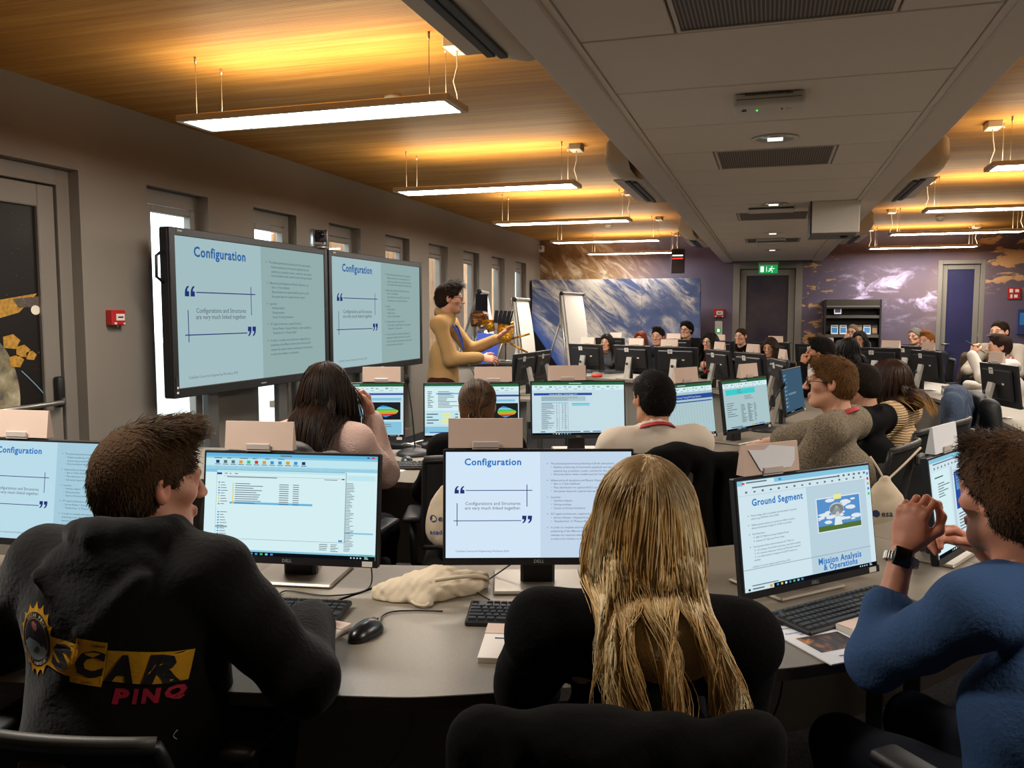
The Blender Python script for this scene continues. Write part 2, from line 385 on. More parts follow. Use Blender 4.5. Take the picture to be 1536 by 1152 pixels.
def far_door(i, x0, x1, H, label, handle=1):
    r = empty('door_%d' % i, ((x0 + x1) / 2, YF + .10, 0), 0, label, 'door', kind='structure'); w2 = (x1 - x0) / 2
    f_ = MB(); t = .12 if i == 2 else .07
    for a, b in (((-w2, -.10, 0), (-w2 + t, .06, H)), ((w2 - t, -.10, 0), (w2, .06, H)), ((-w2 + t, -.10, H - t), (w2 - t, .06, H))): f_.bb(a, b, 'frame_grey', bev=.004)
    f_.build('door_frame', r)
    g_ = MB(); u = w2 - t - .005; e = .11 if i == 2 else .08
    for a, b in (((-u, -.05, .02), (-u + e, .02, H - t - .01)), ((u - e, -.05, .02), (u, .02, H - t - .01)), ((-u + e, -.05, H - t - .01 - e), (u - e, .02, H - t - .01)), ((-u + e, -.05, .02), (u - e, .02, .14))): g_.bb(a, b, 'frame_grey', bev=.004)
    lf = g_.build('door_leaf', r)
    p_ = MB(); p_.bb((-u + e, -.03, .14), (u - e, 0, H - t - .01 - e), 'door_print%d' % i); p_.build('printed_panel', r)
    h_ = MB(); hx = (u - e / 2) * handle; h_.tube([(hx, -.05, 1.02), (hx, -.10, 1.02), (hx - .11 * handle, -.10, 1.02)], .012, 'silver'); h_.build('door_handle', lf)
    for zz in (.25, 1.1, 2.0):
        k_ = MB(); k_.tube([(-(u + .01) * handle, -.06, zz), (-(u + .01) * handle, -.06, zz + .1)], .012, 'steel'); k_.build('hinge', lf)
for i_, (ca, cb) in ((2, ('#272236', '#453a3a')), (3, ('#23244a', '#2d2b50'))):
    q_ = NT('door_print%d' % i_, .5, .3); q_.color(q_.ramp(q_.noise(q_.obj(), 1.3, 6, .6, .5), [(.35, ca), (.62, cb), (.80, '#7d6a5a' if i_ == 2 else cb)]))
far_door(2, D2[0], D2[1], 2.46, 'dark printed door with grey frame under the green exit sign')
far_door(3, D3[0], D3[1], 2.44, 'narrow dark blue printed door right of the leaflet rack', -1)

# free-standing partition printed with clouds over the ocean
bd = NT('partition_print', .6, .25); o = bd.obj(); s = bd.sep(o); x_, z_ = s[0], s[2]
cl1 = bd.noise(bd.mapping(bd.mapping(o, (1, 1, 1), (0, -.75, 0)), (.55, 1, 2.6)), 1.6, 12, .72, .9)
cl2 = bd.noise(bd.mapping(o, (1, 1, 1), (0, .5, 0)), 1.0, 6, .6, .8)
sea = bd.ramp(bd.noise(o, 1.4, 5, .6), [(.3, '#4a5a86'), (.6, '#5f6f9c'), (.8, '#7f90b4')])
msk = bd.math('MULTIPLY', bd.mr(cl1, .40, .58), bd.mr(bd.math('ADD', cl2, bd.math('MULTIPLY', x_, -.16)), .30, .52))
cc = bd.mix(msk, sea, '#efe8de')
limb = bd.math('ADD', bd.math('MULTIPLY', x_, 1.42), z_)      # line: space lies below-left
cc = bd.mix(bd.mr(limb, -1.94, -1.30, 1, 0), cc, '#4a6cc0')
cc = bd.mix(bd.mr(limb, -1.97, -1.93, 1, 0), cc, '#0c0b0c')
bd.color(cc)
pr_ = empty('partition_wall', (-2.72, 15.05, 0), 0, 'free standing partition printed with white clouds over blue ocean', 'partition')
for k in range(3):
    m_ = MB(); 
    m_.bb((-1.53 + k * 1.02 + .002, -.06, -1.05), (-1.53 + (k + 1) * 1.02 - .002, .22, 1.10), 'partition_print'); m_.build('panel', pr_, loc=(0, 0, 1.06))

# ---- dropped ceiling band
mat('ceiling_panel', '#dcd2c6', .8, bump=(300, .04)); mat('ceiling_rail', '#cfc4b7', .55); mat('ceiling_dark', '#3c3835', .7)
bk = empty('ceiling_bulkhead', (0, (YN + YF) / 2, ZB), 0, 'lowered beige grey ceiling band running down the room', 'ceiling', kind='structure'); yo = -(YN + YF) / 2
for sx in (-1, 1):
    m_ = MB(); m_.bb((sx * .69, YN + yo, -.02), (sx * .85, YF + yo, ZC - ZB), 'ceiling_rail', bev=.006); m_.bb((sx * .665, YN + yo, -.006), (sx * .69, YF + yo, .05), 'ceiling_panel'); m_.build('side_rail', bk)
m_ = MB(); m_.bb((-.69, YN + yo, .06), (.69, YF + yo, .09), 'ceiling_dark'); m_.build('backing', bk)
JO = [-3.2, -2.1, -1.35, -.63, .09, .81, 1.53, 2.25, 2.96, 3.68, 4.40, 5.12, 5.76, 6.38, 7.0, 7.63, 8.26, 8.96, 9.7, 10.4, 11.1, 11.8, 12.5, 13.2, 13.9, 14.6, 15.3, YF]
VENT = {7: (-.33, .36), 11: (-.345, .34), 16: (-.33, .33), 20: (-.33, .33)}
SLATV = {}
for i in range(len(JO) - 1):
    y0, y1 = JO[i] + .006, JO[i + 1] - .006
    if i in VENT:
        a, b = VENT[i]
        for p, q2 in ((-.662, a - .006), (b + .006, .662)):
            m_ = MB(); m_.bb((p, y0 + yo, 0), (q2, y1 + yo, .03), 'ceiling_panel', bev=.003); m_.build('panel', bk)
    else:
        m_ = MB(); m_.bb((-.662, y0 + yo, 0), (.662, y1 + yo, .03), 'ceiling_panel', bev=.003); m_.build('panel', bk)
g_ = NT('vent_grille', .5, .3); sx_ = g_.sep(g_.obj())
gx = g_.math('PINGPONG', g_.math('MULTIPLY', sx_[0], 75.0), .5); gy = g_.math('PINGPONG', g_.math('MULTIPLY', sx_[1], 75.0), .5)
hole = g_.math('MULTIPLY', g_.mr(gx, .12, .25), g_.mr(gy, .05, .12)); g_.color(g_.mix(hole, '#8a8178', '#2b2826'))
ordn = ['nearest', 'second nearest', 'third', 'farthest']
for n_, i in enumerate(sorted(VENT)):
    a, b = VENT[i]; y0, y1 = JO[i] + .008, JO[i + 1] - .008; yc = (y0 + y1) / 2
    r = empty('ceiling_vent', ((a + b) / 2, yc, ZB), 0, '%s perforated grey air grille in the lowered ceiling band' % ordn[n_], 'vent', 'air grilles')
    hw, hd = (b - a) / 2 - .004, (y1 - y0) / 2
    m_ = MB(); m_.bb((-hw + .012, -hd + .012, .004), (hw - .012, hd - .012, .02), 'vent_grille'); m_.build('grille', r)
    m_ = MB()
    for p, q2 in (((-hw, -hd, -.001), (hw, -hd + .014, .03)), ((-hw, hd - .014, -.001), (hw, hd, .03)), ((-hw, -hd + .014, -.001), (-hw + .014, hd - .014, .03)), ((hw - .014, -hd + .014, -.001), (hw, hd - .014, .03))): m_.bb(p, q2, 'ceiling_rail')
    m_.build('frame', r)
# downlights
mat('reflector', '#e6e4e0', .12, 1, bump=(30, .4))
for n_, y in enumerate((4.83, 7.68, 10.42, 13.1)):
    r = empty('downlight', (0, y, ZB), 0, '%s round recessed downlight with mirrored bowl' % ordn[n_], 'downlight', 'round downlights')
    m_ = MB(); m_.lathe([(.125, -.004), (.118, -.008), (.105, -.006), (.100, .004)], 'white_paint', 32, cap=False); m_.build('rim', r)
    m_ = MB(); m_.lathe([(.102, -.003), (.085, .004), (.05, .008), (.012, .009)], 'reflector', 32); 
    for k in range(12): m_.box((.06 * cos(k * pi / 6), .06 * sin(k * pi / 6), .002), (.055, .004, .008), 'chrome', M=None)
    m_.build('reflector', r)
    m_ = MB(); m_.tube([(-.04, -.02, 0), (.04, -.02, 0)], .012, emis('dim_bulb', '#fff4de', .8)); m_.tube([(-.04, .02, 0), (.04, .02, 0)], .012, 'dim_bulb'); m_.build('bulb', r)
# access point
r = empty('wireless_access_point', (-.03, 3.93, ZB), 0, 'white rectangular wireless access point under the lowered ceiling', 'access point')
m_ = MB(); m_.box((0, 0, -.028), (.30, .22, .055), 'white_paint', bev=.018, seg=3); m_.build('body', r)
m_ = MB(); m_.box((0, -.112, -.028), (.27, .004, .003), 'grey_plastic'); m_.build('seam', r)
m_ = MB()
for k in range(22): m_.box((-.095 + k * .009, -.108, -.009), (.004, .008, .008), 'dark_plastic')
m_.build('vent_slots', r)
m_ = MB(); m_.box((-.105, -.02, -.0565), (.022, .012, .002), 'dark_plastic'); m_.box((-.103, -.042, -.0565), (.016, .012, .002), 'dark_plastic'); m_.box((.055, -.02, -.0565), (.008, .018, .002), 'dark_plastic')
for k in (.078, .09): m_.box((k, -.02, -.0565), (.006, .006, .002), 'grey_plastic')
m_.build('printed_marks', r)
m_ = MB(); m_.box((-.05, -.02, -.057), (.007, .007, .003), emis('green_led', '#3dff4a', 1.5)); m_.build('led', r)
# box-shaped projector lift
r = empty('projector_box', (.50, 7.62, ZB), 0, 'beige projector housing hanging below the lowered ceiling', 'projector')
m_ = MB(); m_.bb((-.19, -.05, -.27), (.19, .42, 0), 'ceiling_panel', bev=.006); m_.build('housing', r)
m_ = MB(); m_.bb((-.20, -.03, -.285), (.17, .41, -.27), 'grey_plastic', bev=.003); m_.build('base_plate', r)
m_ = MB(); m_.lathe([(.03, 0), (.035, -.012), (.025, -.02)], 'dark_plastic', 16, M=Matrix.Translation((.08, .1, -.283))); m_.build('lens', r)
m_ = MB(); m_.bb((-.20, -.052, -.27), (-.19, .42, 0), 'dark_plastic'); m_.build('side_seam', r)
r = empty('ceiling_speaker', (-.02, 7.95, ZB), 0, 'flat beige box fixed under the lowered ceiling beyond the downlight', 'sensor box')
m_ = MB(); m_.bb((-.20, -.10, -.03), (.20, .14, 0), 'ceiling_panel', bev=.008); m_.build('housing', r); m_ = MB(); m_.bb((-.19, -.104, -.02), (.19, -.1, -.008), 'dark_plastic'); m_.build('slot', r)
r = empty('ceiling_speaker', (-.02, 11.2, ZB), 0, 'small pale box under the lowered ceiling near the exit sign', 'sensor box')
m_ = MB(); m_.bb((-.18, -.10, -.07), (.18, .14, 0), 'white_paint', bev=.008); m_.build('housing', r); m_ = MB(); m_.bb((-.17, -.104, -.05), (.17, -.1, -.03), 'grey_plastic'); m_.build('slot', r)

# air-conditioning units fixed to the sides of the band
mat('ac_white', '#c9bda8', .4)
def ac(x, y, sgn, label, L=1.5):
    r = empty('air_conditioner', (x, y, ZB), 0, label, 'air conditioner', 'wall air conditioners')
    pro = [(0, .0), (.10, -.015), (.20, .005), (.30, .07), (.34, .16), (.33, .30), (.28, .36), (0, .36)]
    n = 12; m_ = MB(); h = L / 2
    def ring(t):
        e = max(0, abs(t) - .86) / .14; k = sqrt(max(0, 1 - e * e)) * .55 + .45
        return [(sgn * p[0] * (k if p[0] > .05 else 1), t * h, p[1] * .9 + .03) for p in pro]
    ts = [-1, -.975, -.93, -.86, 0, .86, .93, .975, 1]; vs = [q for t in ts for q in ring(t)]; P = len(pro)
    fs = [(i * P + j, i * P + (j + 1) % P, (i + 1) * P + (j + 1) % P, (i + 1) * P + j) for i in range(len(ts) - 1) for j in range(P)]
    fs = [f_ if sgn < 0 else f_[::-1] for f_ in fs] + [list(range(P)), list(range((len(ts) - 1) * P, len(ts) * P))]
    m_.add(vs, fs, 'ac_white', True); m_.build('casing', r)
    m_ = MB(); 
    for k, (a, z) in enumerate(((.12, .014), (.17, .022))): m_.box((sgn * a, 0, z - .004), (.035, L * .86, .012), 'dark_plastic', bev=.003)
    m_.build('air_outlet', r)
    m_ = MB(); m_.box((sgn * .235, 0, .034), (.075, L * .86, .01), 'ac_white', M=None, bev=.003); m_.build('flap', r)
ac(-.86, 2.42, -1, 'nearest air conditioner on the left side of the ceiling band'); ac(-.86, 6.75, -1, 'second air conditioner on the left side of the ceiling band', 1.3); ac(-.86, 11.9, -1, 'farthest air conditioner on the left side of the ceiling band', 1.3)
ac(.86, 7.3, 1, 'nearer air conditioner on the right side of the ceiling band', 1.3); ac(.86, 11.9, 1, 'farther air conditioner on the right side of the ceiling band', 1.3)

# exit sign
r = empty('exit_sign', (-.06, YF - .12, 2.44), 0, 'green emergency exit sign above the dark printed door', 'exit sign')
m_ = MB(); m_.box((0, 0, -.015), (.34, .08, .05), 'white_paint', bev=.006); m_.build('housing', r)
mat('exit_green', '#0f8f45', .5, emit='#0f8f45', estr=.5); mat('exit_white', '#eaf5ec', .5, emit='#eaf5ec', estr=.6)
m_ = MB(); m_.box((0, 0, -.115), (.32, .012, .15), 'exit_green'); m_.build('sign_plate', r)
m_ = MB(); y = -.0075
m_.box((-.105, y, -.115), (.055, .002, .10), 'exit_white'); m_.box((-.03, y, -.115), (.008, .002, .09), 'exit_white')
m_.tube([(.06, y, -.075), (.06, y - .001, -.076)], .013, 'exit_white', 10); m_.tube([(.055, y, -.095), (.04, y, -.125)], .011, 'exit_white', 6)
for a in ([(.055, y, -.095), (.085, y, -.11), (.105, y, -.10)], [(.05, y, -.097), (.025, y, -.105), (.015, y, -.12)], [(.042, y, -.125), (.07, y, -.145), (.065, y, -.175)], [(.042, y, -.125), (.02, y, -.15), (-.005, y, -.15)]): m_.tube(a, .006, 'exit_white', 6)
m_.build('running_figure', r)

# ---- pendant lamps
emis('lamp_white', '#fffaf0', LAMP_DOWN); emis('lamp_up', '#ffe9c6', LAMP_UP); mat('lamp_body', '#c9bba6', .35, .3); mat('wire', '#b7aa96', .4, .6); mat('cord_white', '#dcd3c2', .5)
def pendant_mesh():
    r = empty('pendant_light', (0, 0, 2.60)); L, W = 1.63, .30
    m_ = MB()
    for a, b in (((-L / 2, -W / 2, 0), (L / 2, -W / 2 + .025, .035)), ((-L / 2, W / 2 - .025, 0), (L / 2, W / 2, .035)), ((-L / 2, -W / 2 + .025, 0), (-L / 2 + .035, W / 2 - .025, .035)), ((L / 2 - .035, -W / 2 + .025, 0), (L / 2, W / 2 - .025, .035))): m_.bb(a, b, 'lamp_body', bev=.003)
    m_.build('frame', r)
    m_ = MB(); m_.add([(-L / 2 + .03, -W / 2 + .02, .006), (L / 2 - .03, -W / 2 + .02, .006), (L / 2 - .03, W / 2 - .02, .006), (-L / 2 + .03, W / 2 - .02, .006)], [(3, 2, 1, 0)], 'lamp_white'); m_.build('diffuser', r)
    m_ = MB(); m_.bb((-L / 2 + .03, -W / 2 + .02, .012), (L / 2 - .03, W / 2 - .02, .020), 'lamp_body'); m_.build('tray', r)
    m_ = MB(); m_.add([(-L / 2 + .05, -W / 2 + .04, .024), (L / 2 - .05, -W / 2 + .04, .024), (L / 2 - .05, W / 2 - .04, .024), (-L / 2 + .05, W / 2 - .04, .024)], [(0, 1, 2, 3)], 'lamp_up'); m_.build('uplight', r)
    for sx in (-1, 1):
        for sy in (-1, 1):
            m_ = MB(); x, y = sx * .70, sy * .115; m_.tube([(x, y, .03), (x, y, .35)], .0022, 'wire', 5); m_.tube([(x, y, .315), (x, y, .35)], .007, 'wire', 8); m_.build('suspension_wire', r)
    return r
lamp_box = None
PL = [(-2.385, 4.14), (-2.385, 6.95), (-2.385, 9.70), (-2.385, 12.42), (-2.385, 14.95), (2.33, 1.5), (2.33, 4.30), (2.33, 7.05), (2.33, 9.78), (2.33, 12.5), (2.33, 15.05), (-2.385, 1.3)]
side = {-1: ['nearest', 'second', 'third', 'fourth', 'farthest'], 1: ['', 'nearest', 'second', 'third', 'fourth', 'farthest']}
proto = pendant_mesh(); cnt = {-1: 0, 1: 0}
for i, (x, y) in enumerate(PL):
    sg = -1 if x < 0 else 1
    o = proto if i == 0 else copy_tree(proto); o.location = (x, y, 2.60)
    if i in (5, 11): lab = 'out of view hanging lamp added for its light, ' + ('left side' if sg < 0 else 'right side')  # these two lamps hang out of view, added to light the near end
    else:
        lab = '%s flat white hanging lamp in the row %s of the ceiling band' % (side[sg][cnt[sg]], 'left' if sg < 0 else 'right'); 
    cnt[sg] += 1
    tag(o, lab, 'pendant lamp', 'hanging lamps')
    m_ = MB(); bx = .785 * (-sg)
    m_.box((bx, .06, .325), (.10, .16, .05), 'white_paint', bev=.004); m_.build('ceiling_box', o)
    m_ = MB(); m_.tube([(bx, .06, .30), (bx + .004, .055, .22), (bx + .012 * sg, .04, .14), (bx - .012 * sg, .03, .07), (bx - .02 * sg, .02, .03)], .0045, 'cord_white', 6); m_.build('power_cord', o)
# smoke detectors
def smoke(x, y, label):
    r = empty('smoke_detector', (x, y, ZC), 0, label, 'smoke detector', 'smoke detectors')
    m_ = MB(); m_.lathe([(.055, 0), (.058, -.012), (.054, -.03), (.045, -.04)], 'white_plastic', 24); m_.build('base', r)
    m_ = MB(); m_.lathe([(.046, -.036), (.040, -.055), (.022, -.066), (.005, -.068)], 'white_plastic', 24)
    for k in range(10): a = k * pi / 5; m_.tube([(.052 * cos(a), .052 * sin(a), -.025), (.047 * cos(a), .047 * sin(a), -.05), (.025 * cos(a), .025 * sin(a), -.068)], .004, 'white_paint', 5)
    m_.build('sensor_head', r)
smoke(-2.40, 5.12, 'white ribbed smoke detector between the first two left hanging lamps'); smoke(2.33, 13.66, 'white smoke detector on the right side of the timber ceiling'); smoke(-2.5, 13.3, 'white smoke detector between far left hanging lamps')
# ================================================================== DESKS
d_ = NT('desk_top', .42, .35); o = d_.obj()
d_.color(d_.ramp(d_.noise(o, 260, 3, .6), [(.3, '#80776a'), (.7, '#8d8374')])); d_.bump(d_.noise(o, 500, 2), .06, .002)
mat('desk_edge', '#4a443e', .6); mat('desk_panel', '#8b857c', .6); mat('desk_leg', '#3a3937', .5, .3)
def catmull(P, n=8):
    P = [Vector(p) for p in P]; out = []
    for i in range(len(P) - 1):
        a, b, c, d = P[max(i - 1, 0)], P[i], P[i + 1], P[min(i + 2, len(P) - 1)]
        for k in range(n):
            t = k / n; out.append(.5 * ((2 * b) + (c - a) * t + (2 * a - 5 * b + 4 * c - d) * t * t + (3 * b - a - 3 * c + d) * t ** 3))
    out.append(P[-1]); return out
OUT = catmull([(-3.9, 1.0), (-2.6, 1.12), (-1.57, 1.334), (-.849, 1.488), (-.573, 1.58), (-.048, 1.854), (.217, 2.023), (.95, 2.62), (1.62, 3.5), (2.18, 4.6), (2.48, 5.8), (2.55, 7), (2.42, 8.5), (2.12, 9.9), (1.5, 11.2), (.5, 12.3), (-1, 13.3), (-2.6, 14.0)])
INN = catmull([(-3.2, 3.2), (-2.4, 3.38), (-1.741, 3.54), (-1.525, 3.573), (-.9, 3.82), (-.312, 4.25), (.12, 4.68), (.55, 5.35), (.78, 6.2), (.82, 7.2), (.65, 8.3), (.25, 9.3), (-.4, 10.15), (-1.2, 10.75), (-2.1, 11.15), (-2.9, 11.4)])
def normals(P):
    N = []
    for i in range(len(P)):
        t = (P[min(i + 1, len(P) - 1)] - P[max(i - 1, 0)]).normalized(); N.append(Vector((-t.y, t.x)))
    return N
def desk(P, i0, i1, depth, label, group):
    N = normals(P); A = P[i0:i1 + 1]; Nn = N[i0:i1 + 1]; c0 = A[len(A) // 2]; base = Vector((c0.x, c0.y))
    r = empty('curved_desk', (base.x, base.y, 0), 0, label, 'desk', group)
    A = [p - base for p in A]; n = len(A)
    # pull the two ends in by 1.5 mm so the joints show
    t0 = (A[1] - A[0]).normalized() * .0015; t1 = (A[-1] - A[-2]).normalized() * .0015; A[0] = A[0] + t0; A[-1] = A[-1] - t1
    B = [p + q * depth for p, q in zip(A, Nn)]
    poly = [(p.x, p.y) for p in A] + [(p.x, p.y) for p in B[::-1]]
    m_ = MB(); m_.prism(poly, .712, .74, 'desk_top'); m_.build('tabletop', r)
    m_ = MB(); e = [p - q * .002 for p, q in zip(A, Nn)]
    m_.prism([(p.x, p.y) for p in e] + [(p.x, p.y) for p in A[::-1]], .711, .739, 'desk_edge'); m_.build('edge_band', r)
    m_ = MB(); a = [p + q * (depth - .12) for p, q in zip(A, Nn)]; b = [p + q * (depth - .095) for p, q in zip(A, Nn)]
    m_.prism([(p.x, p.y) for p in a] + [(p.x, p.y) for p in b[::-1]], .10, .711, 'desk_panel'); m_.build('front_panel', r)
    for k in (1, n - 2):
        for dd in (.12, depth - .2):
            p = A[k] + Nn[k] * dd; m_ = MB(); m_.box((p.x, p.y, .355), (.05, .05, .71), 'desk_leg', bev=.004); m_.build('leg', r)
    m_ = MB(); p, q = A[n // 2] + Nn[n // 2] * (depth - .15), 0
    m_.prism([(v.x, v.y) for v in [x + y * (depth - .26) for x, y in zip(A, Nn)]] + [(v.x, v.y) for v in [x + y * (depth - .14) for x, y in zip(A, Nn)][::-1]], .60, .62, 'desk_leg'); m_.build('cable_tray', r)
    return r
oc = [0, 12, 40, 56, 72, 88, 104, 120, 136]
ol = ['left end section of the nearest grey desk', 'nearest grey desk section with crumpled cotton bag and black mouse', 'grey desk section under the ground station screen', 'grey desk section beyond the man in the blue sweater', 'right outer grey desk section with gooseneck microphone', 'right outer grey desk section with the metal mug', 'outer grey desk section before the leaflet rack', 'farthest outer grey desk section before the cloud partition']
for k in range(len(oc) - 1): desk(OUT, oc[k], oc[k + 1], .90, ol[k], 'outer desk ring')
ic = [0, 12, 28, 40, 56, 72, 88, 104, 120]
il = ['left end section of the inner desk ring under the brunette', 'inner desk section in front of the ponytailed person', 'inner desk section in front of the man in the white shirt', 'inner desk section in front of the grey knitted sweater', 'inner desk section at the right bend of the ring', 'inner desk section under the turned away black screens', 'inner desk section beneath the far row of black screens', 'inner desk section at the far left of the black screens']
for k in range(len(ic) - 1): desk(INN, ic[k], ic[k + 1], .92, il[k], 'inner desk ring')

# ================================================================== SCREEN PICTURES
def em(n, c, s=1.0): return emis(n, c, s * 2 ** -EXPO)
em('px_config_l', '#d3e6f7', 1.0); em('px_config_r', '#c3d6ea', 1.0)
em('px_m1_l', '#bfe0ee', .95); em('px_m1_r', '#a9cfe0', .95)
em('px_wall_l', '#aac6ca', .9); em('px_wall_r', '#98b4b3', .9)
em('px_title', '#2579c8', .9); em('px_titleb', '#2c64a8', .9); em('px_navy', '#243a80', .8); em('px_text', '#4e5a66', .8); em('px_text2', '#6a7a86', .8)
em('px_white', '#d4eef2', 1.0); em('px_teal', '#bfe6ee', 1.0); em('px_sky', '#86c3dd', 1.0); em('px_hl', '#62b4de', 1.0); em('px_task', '#10161e', .6); em('px_green', '#2f6e45', .8); em('px_gbar', '#3fc06a', 1.0)
em('px_grid', '#9fb6bd', .8); em('px_xl', '#c6dde6', 1.0); em('px_xl2', '#aec9cd', .95); em('px_blue', '#2b4fa3', .9); em('px_cyan', '#3fd0cf', .95); em('px_yellow', '#e9e79a', 1.0); em('px_dark', '#24282c', .7); em('px_darkblue', '#43627a', .8)
em('px_red', '#d0393a', .9); em('px_orange', '#e0a13c', .9); em('px_lime', '#9bcf2f', .9); em('px_folder', '#e6c65a', 1.0); em('px_pg', '#cfe4ec', 1.0); em('px_pgr', '#b9d0dd', 1.0); em('px_icon', '#3f8fd0', 1.0)
em('px_cloud', '#dfe8ee', 1.0); em('px_skyblue', '#5a93cf', .95); em('px_grass', '#5b7d3d', .8); em('px_dish', '#c6cbc9', .95); em('px_dishd', '#7d8788', .9)
class Scr:
    def __init__(s, w, h): s.w, s.h, s.mb = w, h, MB()
    def p(s, x, y, l): return ((x - .5) * s.w, -.0008 - .0004 * l, (1 - y) * s.h)
    def rect(s, x0, y0, x1, y1, m, l=1): s.mb.add([s.p(x0, y1, l), s.p(x1, y1, l), s.p(x1, y0, l), s.p(x0, y0, l)], [(0, 1, 2, 3)], m); return s
    def poly(s, pts, m, l=2): s.mb.add([s.p(x, y, l) for x, y in pts], [list(range(len(pts)))[::-1]], m); return s
    def text(s, x, y, t, width=None, size=None, m='px_text', al='LEFT', bold=0.0, l=3):
        """width = wanted width as fraction of the screen, size = cap height fraction of the screen height"""
        sz = (width * s.w / text_w(t, bold)) if width else size * s.h / .72
        vs, fs = text_geo(t, sz, al, bold)
        X, Y, Z = s.p(x, y, l); s.mb.add([(v[0] + X, Y, v[1] + Z) for v in vs], fs, m); return s
    def greek(s, x0, y0, x1, y1, rows, m='px_text2', seed=1, fill=.5, l=2, minw=.4):
        """rows of print too small to read"""
        g = random.Random(seed); dy = (y1 - y0) / rows
        for k in range(rows):
            e = x0 + (x1 - x0) * g.uniform(minw, 1); s.rect(x0, y0 + k * dy, e, y0 + (k + fill) * dy, m, l)
        return s
BUL = [(0, .12, 'The physical geometrical positioning of all the sub-systems'), (1, .155, 'Relative positioning of instruments (payload) and sub-'), (2, .19, 'systems (e.g. propulsion, power, comms) for this mission'), (1, .222, 'Accommodation within useable launcher fairing envelope'),
       (0, .28, 'Influenced by all disciplines and Mission Objectives, e.g.'), (1, .312, 'Spin or 3 Axis Stabilised'), (1, .348, 'Mass distribution for optimal AOCS control in orbit'), (1, .383, 'Sub system layout for optimal thermal control'),
       (0, .44, 'Launcher'), (1, .472, 'Interface adaptor'), (1, .508, 'Fairing envelope'), (1, .543, 'Centre of Gravity limitations'), (0, .597, 'S/C logical architecture, required functions'), (1, .633, 'Service Module + Payload Module or other subdivision'), (1, .667, '"Standard bus" vs "Purpose Built"'),
       (0, .725, 'In order to complete and maintain the configuration (i.e.'), (3, .76, 'positioning of the different elements) the Structure shall'), (3, .797, 'maintain the required relative positioning of all sub-systems,'), (3, .832, 'as well as the interface to the launcher')]
def quotes(s, x0, y0, w, h, flip, m='px_navy'):
    for k in range(2):
        a = x0 + k * w * .56; ww = w * .42
        pts = [(0, 1), (1, 1), (1, .52), (.55, .52), (.62, .30), (.95, .12), (.95, 0), (.45, .10), (.10, .38), (0, .70)]
        if flip: pts = [(1 - x, 1 - y) for x, y in pts]
        P = [(a + px * ww, y0 + py * h) for px, py in pts]
        s.poly(P, m)
def scr_config(w, h, bl, br, title='px_title', task=False):
    s = Scr(w, h); s.rect(0, 0, .508, 1, bl, 0); s.rect(.508, 0, 1, 1, br, 0)
    s.text(.253, .125, 'Configuration', width=.305, m=title, al='CENTER', bold=.027)
    quotes(s, .047, .322, .054, .072, False); quotes(s, .41, .605, .054, .072, True)
    for a in ((.108, .362, .465, .369), (.042, .648, .405, .655)): s.rect(*a, 'px_navy', 2)
    for a in ((.434, .31, .438, .52), (.059, .485, .063, .70)): s.rect(*a, 'px_navy', 2)
    s.text(.253, .503, 'Configurations and Structures', width=.295, al='CENTER'); s.text(.253, .546, 'are very much linked together.', width=.30, al='CENTER')
    s.text(.053, .945, 'CubeSats Concurrent Engineering Workshop 2024', width=.285, m='px_text2')
    for lv, y, t in BUL:
        x = .56 + (.02 if lv in (1, 2) else .004)
        if lv == 0: s.rect(.545, y - .012, .549, y - .005, 'px_text', 2)
        if lv == 1: s.rect(.566, y - .013, .570, y - .006, 'px_grid', 2)
        s.text(x, y, t, size=.0185, m='px_text')
    return s
def taskbar(s, y=.962, x0=0):
    s.rect(x0, y, 1, 1, 'px_task', 3)
    for k, c in enumerate(('px_icon', 'px_folder', 'px_white', 'px_icon', 'px_gbar', 'px_sky', 'px_icon')): s.rect(x0 + .22 + .03 * k, y + .010, x0 + .235 + .03 * k, 1 - .010, c, 4)
    for k in range(4): s.rect(.86 + .018 * k, y + .013, .868 + .018 * k, 1 - .013, 'px_xl', 4)
    s.greek(.94, y + .007, .97, 1 - .005, 2, 'px_xl', 3, .5, 4)
